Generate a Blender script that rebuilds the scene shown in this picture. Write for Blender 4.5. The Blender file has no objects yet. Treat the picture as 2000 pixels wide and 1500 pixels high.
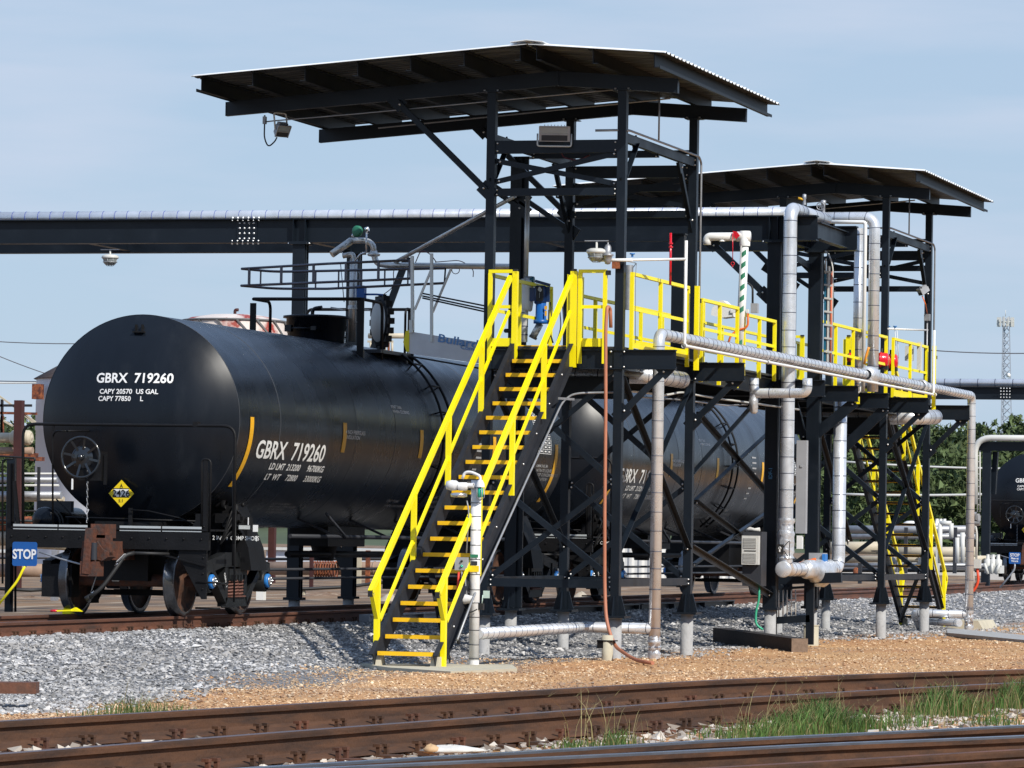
import bpy, bmesh, math, random
import numpy as np
from mathutils import Vector, Matrix
random.seed(7); rng = np.random.default_rng(5)
PI = math.pi
sc = bpy.context.scene
COL = sc.collection
# ------------------------------------------------------------------ camera, light
# world: X runs along the loading track, Y to the left of it, Z up; metres. Camera 1.6 m above the gravel.
F = 8300.0; H = 1.6
dX = np.array([0.2845846, 0.03923713, 0.95784761])
dY = np.array([-0.95850742, -0.00564172, 0.28501175])
dZ = np.cross(dX, dY); dZ = dZ * (-1 if dZ[1] > 0 else 1)
MW = np.array([dX, dY, dZ])
cam = bpy.data.cameras.new('camera'); cam_o = bpy.data.objects.new('camera', cam); COL.objects.link(cam_o)
right, down, fwd = MW[:, 0], MW[:, 1], MW[:, 2]
m = Matrix.Identity(4)
for i in range(3):
    m[i][0] = right[i]; m[i][1] = -down[i]; m[i][2] = -fwd[i]
m[0][3], m[1][3], m[2][3] = 0, 0, H
cam_o.matrix_world = m
cam.sensor_width = 36; cam.lens = F / 2000 * 36; cam.clip_start = 1; cam.clip_end = 9000
sc.camera = cam_o

SUN_EL, SUN_AZ = math.radians(40), math.atan2(-.8, -.6)     # direction towards the sun in XY
w = bpy.data.worlds.new('World'); sc.world = w; w.use_nodes = True
wn = w.node_tree; wn.nodes.clear()
sky = wn.nodes.new('ShaderNodeTexSky'); sky.sky_type = 'NISHITA'; sky.sun_disc = False
sky.sun_elevation = SUN_EL; sky.sun_rotation = PI / 2 - SUN_AZ
sky.air_density = 1.0; sky.dust_density = 0.6; sky.ozone_density = 1.6; sky.altitude = 50
bg = wn.nodes.new('ShaderNodeBackground'); bg.inputs[1].default_value = 0.105
wo = wn.nodes.new('ShaderNodeOutputWorld')
tc = wn.nodes.new('ShaderNodeTexCoord'); mp = wn.nodes.new('ShaderNodeMapping')
mp.inputs['Scale'].default_value = (5, 5, 34); mp.inputs['Rotation'].default_value = (0, .25, .3)
nz = wn.nodes.new('ShaderNodeTexNoise'); nz.inputs['Scale'].default_value = 1.6; nz.inputs['Detail'].default_value = 5; nz.inputs['Roughness'].default_value = .5
cr = wn.nodes.new('ShaderNodeValToRGB'); cr.color_ramp.elements[0].position = .42; cr.color_ramp.elements[1].position = .8
cr.color_ramp.elements[1].color = (.75, .75, .75, 1)
sep = wn.nodes.new('ShaderNodeSeparateXYZ'); wn.links.new(tc.outputs['Generated'], sep.inputs[0])
gr = wn.nodes.new('ShaderNodeValToRGB'); e_ = gr.color_ramp.elements; e_[0].position = 0; e_[0].color = (.49, .635, .815, 1); e_[1].position = .30; e_[1].color = (.27, .44, .76, 1)
k_ = e_.new(.06); k_.color = (.46, .61, .80, 1); k_ = e_.new(.14); k_.color = (.44, .59, .79, 1)
wn.links.new(sep.outputs[2], gr.inputs[0])
sc1 = wn.nodes.new('ShaderNodeVectorMath'); sc1.operation = 'SCALE'; sc1.inputs['Scale'].default_value = 1 / .105; wn.links.new(gr.outputs[0], sc1.inputs[0])
m0 = wn.nodes.new('ShaderNodeMix'); m0.data_type = 'RGBA'; m0.inputs[0].default_value = .85; wn.links.new(sky.outputs[0], m0.inputs[6]); wn.links.new(sc1.outputs[0], m0.inputs[7])
mx = wn.nodes.new('ShaderNodeMix'); mx.data_type = 'RGBA'
mx.inputs[7].default_value = (6.1, 6.7, 8.1, 1)
wn.links.new(tc.outputs['Generated'], mp.inputs[0]); wn.links.new(mp.outputs[0], nz.inputs[0]); wn.links.new(nz.outputs[0], cr.inputs[0])
wn.links.new(cr.outputs[0], mx.inputs[0]); wn.links.new(m0.outputs[2], mx.inputs[6])
wn.links.new(mx.outputs[2], bg.inputs[0]); wn.links.new(bg.outputs[0], wo.inputs[0])
sun = bpy.data.lights.new('sun', 'SUN'); sun.energy = 5.0; sun.angle = math.radians(.5); sun.color = (1, .95, .86)
sun_o = bpy.data.objects.new('sun', sun); COL.objects.link(sun_o)
sd = Vector((math.cos(SUN_AZ) * math.cos(SUN_EL), math.sin(SUN_AZ) * math.cos(SUN_EL), math.sin(SUN_EL)))
sun_o.rotation_euler = sd.to_track_quat('Z', 'Y').to_euler()
sc.view_settings.view_transform = 'Standard'; sc.view_settings.look = 'None'; sc.view_settings.exposure = 0.0; sc.view_settings.gamma = 1

# ------------------------------------------------------------------ helpers
def P(px, py, X=None, Y=None, Z=None):
    r = MW @ np.array([px - 1000, py - 750, F])
    t = X / r[0] if X is not None else (Y / r[1] if Y is not None else (Z - H) / r[2])
    return Vector((r * t + np.array([0, 0, H])).tolist())
V = Vector
def root(name, label, cat, loc, group=None):
    o = bpy.data.objects.new(name, None); COL.objects.link(o); o.location = loc
    o.empty_display_size = .2
    return tag(o, label, cat, group)
def tag(o, label=None, cat=None, group=None, kind=None):
    if label: o['label'] = label
    if cat: o['category'] = cat
    if group: o['group'] = group
    if kind: o['kind'] = kind
    return o
def copy_tree(o, loc, label, group=None, skip=()):
    mp_ = {}
    def rec(s, par):
        c = s.copy(); COL.objects.link(c); c.parent = par
        for ch in list(s.children):
            if ch.name.split('.')[0] in skip: continue
            rec(ch, c)
        return c
    c = rec(o, None); c.location = loc; c['label'] = label
    if group: c['group'] = group
    return c
def wloc(o):
    p = V((0, 0, 0))
    while o is not None: p = p + o.location; o = o.parent
    return p
class MB:
    def __init__(s): s.v = []; s.f = []; s.m = []; s.sm = []
    def add(s, vs, fs, mi=0, smooth=False):
        b = len(s.v); s.v += [tuple(x) for x in vs]
        for f in fs: s.f.append([b + i for i in f]); s.m.append(mi); s.sm.append(smooth)
        return s
    def obox(s, c, ax, ay, az, mi=0):
        c = V(c); vs = [c + ax * i + ay * j + az * k for i in (-1, 1) for j in (-1, 1) for k in (-1, 1)]
        fs = [(0, 1, 3, 2), (4, 6, 7, 5), (0, 4, 5, 1), (2, 3, 7, 6), (0, 2, 6, 4), (1, 5, 7, 3)]
        if ax.cross(ay).dot(az) < 0: fs = [f[::-1] for f in fs]
        return s.add(vs, fs, mi)
    def box(s, x0, x1, y0, y1, z0, z1, mi=0):
        return s.obox(((x0 + x1) / 2, (y0 + y1) / 2, (z0 + z1) / 2), V((abs(x1 - x0) / 2, 0, 0)), V((0, abs(y1 - y0) / 2, 0)), V((0, 0, abs(z1 - z0) / 2)), mi)
    def bar(s, p, q, wd, h, up=(0, 0, 1), mi=0):
        p = V(p); q = V(q); d = q - p; u = V(up)
        if abs(d.normalized().dot(u)) > .995: u = V((1, 0, 0))
        sx = d.cross(u).normalized(); uu = sx.cross(d).normalized()
        return s.obox((p + q) / 2, d / 2, sx * wd / 2, uu * h / 2, mi)
    def ibeam(s, p, q, wd, h, tf=.014, tw=.01, up=(0, 0, 1), mi=0):
        p = V(p); q = V(q); d = (q - p); u = V(up)
        if abs(d.normalized().dot(u)) > .995: u = V((1, 0, 0))
        sx = d.cross(u).normalized(); uu = sx.cross(d).normalized()
        o = uu * (h / 2 - tf / 2)
        s.obox((p + q) / 2 + o, d / 2, sx * wd / 2, uu * tf / 2, mi); s.obox((p + q) / 2 - o, d / 2, sx * wd / 2, uu * tf / 2, mi)
        return s.obox((p + q) / 2, d / 2, sx * tw / 2, uu * (h / 2 - tf), mi)
    def channel(s, p, q, wd, h, side=1, t=.012, mi=0, up=(0, 0, 1)):
        p = V(p); q = V(q); d = (q - p); u = V(up); sx = d.cross(u).normalized() * side; uu = sx.cross(d).normalized() * (1 if side > 0 else -1)
        s.obox((p + q) / 2, d / 2, sx * t / 2, uu * h / 2, mi)
        for k in (1, -1): s.obox((p + q) / 2 - sx * (wd / 2 + t / 2) + uu * k * (h / 2 - t / 2), d / 2, sx * wd / 2, uu * t / 2, mi)
        return s
    def tube(s, pts, r, n=10, mi=0, caps=True, closed=False, rs=None):
        pts = [V(p) for p in pts]; N = len(pts); rings = []
        t0 = (pts[1] - pts[0]).normalized(); u = V((0, 0, 1)) if abs(t0.z) < .9 else V((1, 0, 0))
        nrm = (u - t0 * u.dot(t0)).normalized(); vs = []
        for i, p in enumerate(pts):
            a = pts[i] - pts[i - 1] if i > 0 else (pts[1] - pts[0]); b = pts[i + 1] - pts[i] if i < N - 1 else a
            a = a.normalized(); b = b.normalized(); t = (a + b).normalized() if (a + b).length > 1e-6 else a
            nrm = (nrm - t * nrm.dot(t)).normalized(); bn = t.cross(nrm)
            k = 1 / max(.5, math.sqrt(max(.01, (1 + a.dot(b)) / 2))); rr = rs[i] if rs else r
            bend = (b - a); bd = bend.normalized() if bend.length > 1e-4 else None
            for j in range(n):
                an = 2 * PI * j / n; o = nrm * math.cos(an) + bn * math.sin(an)
                if bd is not None and k > 1.001: o = o + bd * o.dot(bd) * (k - 1)
                vs.append(p + o * rr)
        fs = [(i * n + j, i * n + (j + 1) % n, (i + 1) * n + (j + 1) % n, (i + 1) * n + j) for i in range(N - 1) for j in range(n)]
        s.add(vs, fs, mi, True)
        if caps: 
            s.add([], [], mi)
            b = len(s.v) - N * n; s.f.append([b + j for j in range(n)][::-1]); s.m.append(mi); s.sm.append(False)
            s.f.append([b + (N - 1) * n + j for j in range(n)]); s.m.append(mi); s.sm.append(False)
        return s
    def lathe(s, o, ax, prof, n=24, mi=0, smooth=True, a0=0, a1=2 * PI):
        # prof: list of (distance along axis, radius)
        o = V(o); ax = V(ax).normalized(); u = V((0, 0, 1)) if abs(ax.z) < .9 else V((1, 0, 0))
        e1 = (u - ax * u.dot(ax)).normalized(); e2 = ax.cross(e1); vs = []; full = abs(a1 - a0 - 2 * PI) < 1e-6; nn = n if full else n + 1
        for (h, r) in prof:
            for j in range(nn):
                an = a0 + (a1 - a0) * j / n; vs.append(o + ax * h + (e1 * math.cos(an) + e2 * math.sin(an)) * max(r, 1e-4))
        fs = [(i * nn + j, i * nn + (j + 1) % nn, (i + 1) * nn + (j + 1) % nn, (i + 1) * nn + j) for i in range(len(prof) - 1) for j in range(n)]
        return s.add(vs, fs, mi, smooth)
    def prism(s, poly, o, e1, e2, e3, mi=0):
        o = V(o); e1 = V(e1); e2 = V(e2); e3 = V(e3); n = len(poly)
        vs = [o + e1 * a + e2 * b for a, b in poly] + [o + e1 * a + e2 * b + e3 for a, b in poly]
        A = sum(poly[i][0] * poly[(i + 1) % n][1] - poly[(i + 1) % n][0] * poly[i][1] for i in range(n))
        fl = (A > 0) != (e1.cross(e2).dot(e3) > 0)
        fs = [list(range(n))[::-1], [n + i for i in range(n)]] + [(i, (i + 1) % n, n + (i + 1) % n, n + i) for i in range(n)]
        if fl: fs = [list(f)[::-1] for f in fs]
        return s.add(vs, fs, mi)
    def ring(s, c, ax, R, r, n=24, k=6, mi=0, a0=0, a1=2 * PI):
        ax = V(ax).normalized(); u = V((0, 0, 1)) if abs(ax.z) < .9 else V((1, 0, 0)); e1 = (u - ax * u.dot(ax)).normalized(); e2 = ax.cross(e1)
        full = abs(a1 - a0 - 2 * PI) < 1e-6
        pts = [V(c) + (e1 * math.cos(a0 + (a1 - a0) * i / n) + e2 * math.sin(a0 + (a1 - a0) * i / n)) * R for i in range(n + 1)]
        return s.tube(pts, r, k, mi, caps=not full)
    def build(s, name, mats, parent=None, auto=True):
        if not isinstance(mats, (list, tuple)): mats = [mats]
        off = wloc(parent) if parent is not None else V((0, 0, 0))
        me = bpy.data.meshes.new(name)
        if parent is None and s.v:
            xs = np.array(s.v); c = xs.mean(0); off = V((float(c[0]), float(c[1]), float(xs[:, 2].min())))
        me.from_pydata([(a[0] - off.x, a[1] - off.y, a[2] - off.z) for a in s.v], [], s.f)
        for mt in mats: me.materials.append(mt)
        me.polygons.foreach_set('material_index', s.m); me.polygons.foreach_set('use_smooth', s.sm); me.update()
        o = bpy.data.objects.new(name, me); COL.objects.link(o)
        if parent is not None: o.parent = parent
        else: o.location = off
        return o
def build_apart(mb, name, mats, parent, gap=.012, mt=None):
    """one object for every cluster of touching primitives"""
    n = len(mb.v); par = list(range(n))
    def find(a):
        while par[a] != a: par[a] = par[par[a]]; a = par[a]
        return a
    for f in mb.f:
        for i in f[1:]: par[find(i)] = find(f[0])
    isl = {}
    for i in range(n): isl.setdefault(find(i), []).append(i)
    bx = {}
    for k, ids in isl.items(): a = np.array([mb.v[i] for i in ids]); bx[k] = (a.min(0) - gap, a.max(0) + gap)
    ks = list(isl); cp = {k: k for k in ks}
    def fc(a):
        while cp[a] != a: a = cp[a]
        return a
    for i, a in enumerate(ks):
        for b in ks[i + 1:]:
            if (bx[a][0] <= bx[b][1]).all() and (bx[b][0] <= bx[a][1]).all(): cp[fc(a)] = fc(b)
    out = []
    for g in sorted({fc(k) for k in ks}):
        m2 = MB(); idx = {}
        for k in ks:
            if fc(k) == g:
                for i in isl[k]: idx[i] = len(m2.v); m2.v.append(mb.v[i])
        for f, mi, sm in zip(mb.f, mb.m, mb.sm):
            if f[0] in idx: m2.f.append([idx[i] for i in f]); m2.m.append(mi); m2.sm.append(sm)
        out.append(m2.build(name, mats, parent))
    return out
def fillet(pts, r, n=6):
    pts = [V(p) for p in pts]; out = [pts[0]]
    for i in range(1, len(pts) - 1):
        p = pts[i]; a = (pts[i - 1] - p); b = (pts[i + 1] - p); rr = min(r, a.length * .49, b.length * .49)
        a = a.normalized(); b = b.normalized(); ang = a.angle(b); 
        if abs(PI - ang) < .05: out.append(p); continue
        p0 = p + a * rr; p1 = p + b * rr
        for k in range(n + 1):
            t = k / n; out.append(p0 * (1 - t) ** 2 + p * 2 * t * (1 - t) + p1 * t ** 2)
    out.append(pts[-1]); return out

# ------------------------------------------------------------------ materials
def mat(name, col, rough=.5, metal=0, var=.15, scale=3, bump=0, bscale=30, rvar=0, col2=None, c2lo=.45, c2hi=.62, c2scale=None, coat=0, spec=None, island=0, detail=4, vscale=None, trans=0, emis=None, es=0):
    mt = bpy.data.materials.new(name); mt.use_nodes = True; nt = mt.node_tree; N = nt.nodes; L = nt.links
    b = N['Principled BSDF']; b.inputs['Roughness'].default_value = rough; b.inputs['Metallic'].default_value = metal
    if coat: b.inputs['Coat Weight'].default_value = coat; b.inputs['Coat Roughness'].default_value = .12
    if spec is not None: b.inputs['Specular IOR Level'].default_value = spec
    if trans: b.inputs['Transmission Weight'].default_value = trans
    if emis: b.inputs['Emission Color'].default_value = (*emis, 1); b.inputs['Emission Strength'].default_value = es
    t = N.new('ShaderNodeTexCoord'); mpn = N.new('ShaderNodeMapping'); L.new(t.outputs['Object'], mpn.inputs[0])
    if vscale: mpn.inputs['Scale'].default_value = vscale
    n = N.new('ShaderNodeTexNoise'); n.inputs['Scale'].default_value = scale; n.inputs['Detail'].default_value = detail; n.inputs['Roughness'].default_value = .6
    L.new(mpn.outputs[0], n.inputs[0])
    hs = N.new('ShaderNodeHueSaturation'); hs.inputs['Color'].default_value = (*col, 1)
    mr = N.new('ShaderNodeMapRange'); mr.inputs[1].default_value = .25; mr.inputs[2].default_value = .75; mr.inputs[3].default_value = 1 - var; mr.inputs[4].default_value = 1 + var
    L.new(n.outputs[0], mr.inputs[0]); val = mr.outputs[0]
    if island:
        g = N.new('ShaderNodeNewGeometry'); m2 = N.new('ShaderNodeMapRange'); m2.inputs[3].default_value = 1 - island; m2.inputs[4].default_value = 1 + island
        L.new(g.outputs['Random Per Island'], m2.inputs[0]); mm = N.new('ShaderNodeMath'); mm.operation = 'MULTIPLY'; L.new(val, mm.inputs[0]); L.new(m2.outputs[0], mm.inputs[1]); val = mm.outputs[0]
    L.new(val, hs.inputs['Value']); out = hs.outputs[0]
    if col2:
        n2 = N.new('ShaderNodeTexNoise'); n2.inputs['Scale'].default_value = c2scale or scale * 1.7; n2.inputs['Detail'].default_value = 6; n2.inputs['Roughness'].default_value = .65; L.new(mpn.outputs[0], n2.inputs[0])
        m3 = N.new('ShaderNodeMapRange'); m3.inputs[1].default_value = c2lo; m3.inputs[2].default_value = c2hi; L.new(n2.outputs[0], m3.inputs[0])
        mxx = N.new('ShaderNodeMix'); mxx.data_type = 'RGBA'; L.new(m3.outputs[0], mxx.inputs[0]); L.new(out, mxx.inputs[6]); mxx.inputs[7].default_value = (*col2, 1); out = mxx.outputs[2]
    L.new(out, b.inputs['Base Color'])
    if rvar:
        m4 = N.new('ShaderNodeMapRange'); m4.inputs[1].default_value = .3; m4.inputs[2].default_value = .7; m4.inputs[3].default_value = max(.02, rough - rvar); m4.inputs[4].default_value = rough + rvar
        L.new(n.outputs[0], m4.inputs[0]); L.new(m4.outputs[0], b.inputs['Roughness'])
    if bump:
        n5 = N.new('ShaderNodeTexNoise'); n5.inputs['Scale'].default_value = bscale; n5.inputs['Detail'].default_value = 4; L.new(t.outputs['Object'], n5.inputs[0])
        bp = N.new('ShaderNodeBump'); bp.inputs['Strength'].default_value = bump; bp.inputs['Distance'].default_value = .02; L.new(n5.outputs[0], bp.inputs['Height']); L.new(bp.outputs[0], b.inputs['Normal'])
    return mt
M = {}
M['tank'] = mat('tank_black_paint', (.005, .0072, .0115), .28, var=.3, scale=.9, rvar=.06, spec=.30, bump=.07, bscale=1.3, detail=7, col2=(.014, .017, .022), c2lo=.55, c2hi=.8, c2scale=1.6, vscale=(2.2, 1.6, .45))
M['tankdirt'] = mat('undercarriage_black', (.006, .006, .007), .55, var=.4, scale=4, bump=.2, bscale=40, spec=.25)
M['seam'] = mat('weld_seam_black', (.05, .055, .065), .45)
M['steel'] = mat('navy_black_steel_paint', (.006, .010, .016), .42, spec=.3, var=.3, scale=1.5, rvar=.08, col2=(.012, .017, .024), c2lo=.58, c2hi=.75, c2scale=3)
M['stringer'] = mat('dusty_dark_steel', (.018, .020, .026), .6, var=.3, scale=6, spec=.3)
M['yellow'] = mat('safety_yellow_paint', (.93, .79, .004), .38, var=.06, scale=2, col2=(.62, .46, .02), c2lo=.66, c2hi=.78, c2scale=7)
M['tread'] = mat('amber_tread_nosing', (.90, .52, .006), .5, var=.08, scale=8, col2=(.5, .26, .03), c2lo=.6, c2hi=.75)
M['alu'] = mat('aluminium_cladding', (.70, .72, .75), .30, .5, var=.14, scale=4, rvar=.08, bump=.12, bscale=7)
M['band'] = mat('dark_cladding_joint', (.02, .03, .07), .5)
M['crump'] = mat('crumpled_insulation_foil', (.62, .64, .67), .36, .5, var=.2, scale=9, bump=1, bscale=11)
M['wclad'] = mat('white_cladding', (.72, .72, .72), .45, var=.08, scale=4, col2=(.45, .45, .44), c2lo=.6, c2hi=.78, c2scale=8, bump=.15, bscale=14)
M['white'] = mat('white_paint', (.78, .78, .76), .45, var=.06)
M['decal'] = mat('white_stencil_paint', (.80, .80, .79), .5, var=.04)
M['decaldim'] = mat('dim_white_stencil', (.34, .34, .34), .6, var=.2, scale=30)
M['reflect'] = mat('amber_reflector_strip', (.82, .42, .01), .4, var=.05)
M['greystrip'] = mat('silver_reflective_tape', (.42, .45, .46), .45, var=.1)
M['galv'] = mat('galvanised_steel', (.36, .37, .39), .5, .55, var=.2, scale=8)
M['stain'] = mat('stainless_pipe', (.58, .57, .54), .36, .6, var=.25, scale=5, rvar=.1)
M['grey'] = mat('grey_enamel', (.33, .34, .36), .5, var=.1)
M['lgrey'] = mat('light_grey_enamel', (.58, .58, .55), .5, var=.06)
M['dgrey'] = mat('dark_grey_enamel', (.035, .037, .044), .45, var=.1, spec=.3)
M['conc'] = mat('concrete', (.36, .36, .36), .9, var=.15, scale=6, col2=(.2, .2, .21), c2lo=.56, c2hi=.75, bump=.3, bscale=30)
M['concpale'] = mat('pale_concrete', (.47, .43, .33), .9, var=.15, scale=3, bump=.3, bscale=12)
M['rust'] = mat('rail_rust', (.125, .048, .026), .8, var=.3, scale=2.2, vscale=(.6, 3, 3), col2=(.055, .03, .022), c2lo=.45, c2hi=.7, c2scale=2, bump=.3, bscale=30)
M['rustd'] = mat('dark_rail_rust', (.085, .038, .018), .8, var=.45, scale=1.4, vscale=(.5, 3, 6), col2=(.030, .017, .012), c2lo=.45, c2hi=.7, c2scale=2, bump=.3, bscale=30)
M['railtop'] = mat('worn_rail_head', (.13, .085, .075), .42, .35, var=.25, scale=1.3, vscale=(.4, 6, 6))
M['shiny'] = mat('polished_rail_head', (.22, .23, .26), .33, .75, var=.25, scale=1.3, vscale=(.3, 8, 8))
M['wheelface'] = mat('wheel_rust', (.10, .042, .022), .7, var=.5, scale=5, col2=(.012, .011, .011), c2lo=.4, c2hi=.65)
M['tread_w'] = mat('wheel_tread_steel', (.16, .165, .18), .26, .9, var=.3, scale=6)
M['coupler'] = mat('coupler_rust', (.10, .034, .018), .75, var=.5, scale=7, col2=(.055, .035, .03), c2lo=.45, c2hi=.65, bump=.5, bscale=25)
M['spring'] = mat('spring_rust', (.13, .055, .04), .7, var=.3, scale=10)
M['blue'] = mat('blue_paint', (.01, .10, .36), .4, var=.1)
M['lblue'] = mat('light_blue_paint', (.02, .17, .50), .5, var=.1)
M['teal'] = mat('teal_paint', (.01, .10, .15), .45, var=.1)
M['green'] = mat('green_paint', (.02, .16, .09), .5, var=.15)
M['stripe'] = mat('green_stripe', (.03, .20, .11), .5)
M['red'] = mat('red_enamel', (.62, .008, .02), .25, var=.08, coat=.4)
M['orange'] = mat('orange_cable', (.80, .16, .02), .5)
M['hose'] = mat('tan_rubber_hose', (.42, .16, .09), .55, var=.12)
M['mint'] = mat('mint_green_hose', (.04, .38, .22), .5)
M['rubber'] = mat('black_rubber', (.015, .015, .016), .6)
M['cable'] = mat('dark_red_cable', (.10, .01, .02), .5)
M['lens'] = mat('lamp_glass', (.30, .33, .33), .12, var=.1, spec=.8)
M['jade'] = mat('green_lamp_glass', (.02, .42, .28), .1, var=.1, spec=.8)
M['wood'] = mat('creosoted_timber', (.022, .016, .014), .85, var=.4, scale=4, vscale=(1, 6, 6), bump=.5, bscale=20)
M['woodend'] = mat('timber_end_grain', (.20, .14, .10), .9, var=.3, scale=12, bump=.4, bscale=30)
M['cream'] = mat('cream_pipe_cladding', (.50, .44, .33), .6, var=.1, scale=2, col2=(.26, .2, .14), c2lo=.6, c2hi=.75)
M['pinkpipe'] = mat('weathered_pipe', (.32, .22, .16), .7, var=.25, scale=3)
M['rustp'] = mat('rusted_structure', (.30, .09, .03), .8, var=.4, scale=4, col2=(.07, .02, .015), c2lo=.4, c2hi=.6)
M['rustdk'] = mat('dark_rusted_column', (.05, .012, .010), .7, var=.3, scale=4)
M['silo'] = mat('silo_white', (.60, .63, .70), .5, var=.06, scale=.6)
M['siloroof'] = mat('silo_roof', (.10, .07, .06), .7, var=.3, scale=2)
M['domep'] = mat('peeling_red_white_paint', (.62, .55, .50), .6, var=.15, scale=.8, col2=(.30, .045, .03), c2lo=.47, c2hi=.53, c2scale=.55)
M['domer'] = mat('dome_frame', (.12, .12, .12), .6)
M['corr'] = mat('corrugated_wall_white', (.66, .66, .64), .5, var=.06)
M['bldg'] = mat('pale_building_wall', (.55, .54, .52), .7, var=.1, scale=.5)
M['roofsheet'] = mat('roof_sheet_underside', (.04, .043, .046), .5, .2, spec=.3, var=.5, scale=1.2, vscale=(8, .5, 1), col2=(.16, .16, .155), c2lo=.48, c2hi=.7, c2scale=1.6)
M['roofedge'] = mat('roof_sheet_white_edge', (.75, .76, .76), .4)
M['bolt'] = mat('bright_bolt', (.75, .76, .76), .35, .6)
M['signtxt'] = mat('sign_white', (.82, .82, .82), .5, var=.02)
M['blk'] = mat('black_mark', (.006, .006, .006), .5)
M['pyel'] = mat('placard_yellow', (.84, .62, .01), .5, var=.03)
M['rag'] = mat('white_cloth', (.62, .60, .56), .9, var=.15, scale=8, bump=.5, bscale=10)
M['chrome'] = mat('bright_metal', (.7, .7, .7), .25, .9)
M['tower'] = mat('tower_grey', (.34, .38, .44), .6, var=.1)
M['wire'] = mat('wire_grey', (.10, .10, .11), .6)
M['pinkmark'] = mat('dry_grass_straw', (.34, .29, .13), .8, var=.3, scale=8, island=.35)
M['grassm'] = mat('grass_green', (.085, .165, .035), .7, var=.4, scale=3, island=.6, col2=(.27, .27, .09), c2lo=.52, c2hi=.74)

def stonemat(name, c1, c2, c3, sc_=.5, alt=None):
    mt = bpy.data.materials.new(name); mt.use_nodes = True; N = mt.node_tree.nodes; L = mt.node_tree.links; b = N['Principled BSDF']; b.inputs['Roughness'].default_value = .85
    g = N.new('ShaderNodeNewGeometry'); r = N.new('ShaderNodeValToRGB'); L.new(g.outputs['Random Per Island'], r.inputs[0])
    r.color_ramp.interpolation = 'LINEAR'; e = r.color_ramp.elements; e[0].color = (*c1, 1); e[1].color = (*c3, 1); k = e.new(.55); k.color = (*c2, 1)
    t = N.new('ShaderNodeTexCoord'); n = N.new('ShaderNodeTexNoise'); n.inputs['Scale'].default_value = sc_; n.inputs['Detail'].default_value = 6; L.new(t.outputs['Object'], n.inputs[0])
    mr = N.new('ShaderNodeMapRange'); mr.inputs[1].default_value = .3; mr.inputs[2].default_value = .7; mr.inputs[3].default_value = .68; mr.inputs[4].default_value = 1.25; L.new(n.outputs[0], mr.inputs[0])
    hs = N.new('ShaderNodeHueSaturation'); L.new(r.outputs[0], hs.inputs['Color']); L.new(mr.outputs[0], hs.inputs['Value']); out = hs.outputs[0]
    if alt:
        mp_ = N.new('ShaderNodeMapping'); mp_.inputs['Scale'].default_value = (.35, 1.1, 1); L.new(t.outputs['Object'], mp_.inputs[0]); n2 = N.new('ShaderNodeTexNoise'); n2.inputs['Scale'].default_value = .9; n2.inputs['Detail'].default_value = 7; L.new(mp_.outputs[0], n2.inputs[0])
        m2 = N.new('ShaderNodeMapRange'); m2.inputs[1].default_value = .48; m2.inputs[2].default_value = .66; m2.inputs[4].default_value = .8; L.new(n2.outputs[0], m2.inputs[0]); mx_ = N.new('ShaderNodeMix'); mx_.data_type = 'RGBA'; L.new(m2.outputs[0], mx_.inputs[0]); L.new(out, mx_.inputs[6]); mx_.inputs[7].default_value = (*alt, 1); out = mx_.outputs[2]
    L.new(out, b.inputs['Base Color'])
    return mt
M['ballast'] = stonemat('grey_ballast_stone', (.15, .15, .15), (.37, .365, .365), (.62, .60, .58), .6, (.30, .285, .27))
M['orst'] = stonemat('orange_gravel_stone', (.28, .15, .08), (.58, .37, .19), (.76, .62, .44), .8, (.27, .19, .14))
M['palest'] = stonemat('pale_pink_stone', (.16, .13, .11), (.38, .33, .28), (.62, .57, .50))

# ------------------------------------------------------------------ ground
R1 = [P(x, y, Z=.5) for x, y in [(-300, 1426), (0, 1408), (400, 1385), (800, 1362), (1100, 1345), (1400, 1327), (1700, 1316), (2000, 1307), (2400, 1296)]]
rl_x = np.array([2.] + [p.x for p in R1] + [60, 150]); rl_y = np.array([13.] + [p.y for p in R1] + [-2, -30])
def ss(a, b, x): t = np.clip((x - a) / (b - a), 0, 1); return t * t * (3 - 2 * t)
def gz(X, Y):
    X = np.asarray(X, float); Y = np.asarray(Y, float)
    t = Y - np.interp(X, rl_x, rl_y)
    near = .30 * (1 - ss(.6, 4.2, t)); near = np.where(Y > 14.4, near * (1 - ss(14.4, 15.4, Y)) , near)
    bal = .33 * ss(15.6, 19.5, Y)
    back = np.where(Y > 22.2, .33 - .13 * ss(22.2, 24.5, Y), bal)
    return np.maximum(near, back) + .05 * np.sin(X * .9 + Y * .7) * np.exp(-((Y - 14) / 3.) ** 2) * .5
def grid(xs, ys, mb):
    X, Y = np.meshgrid(xs, ys, indexing='ij'); Z = gz(X, Y); nx, ny = X.shape
    mb.v = [tuple(r) for r in np.stack([X, Y, Z], -1).reshape(-1, 3).tolist()]
    mb.f = [[i * ny + j, (i + 1) * ny + j, (i + 1) * ny + j + 1, i * ny + j + 1] for i in range(nx - 1) for j in range(ny - 1)]
    mb.m = [0] * len(mb.f); mb.sm = [True] * len(mb.f)
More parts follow.
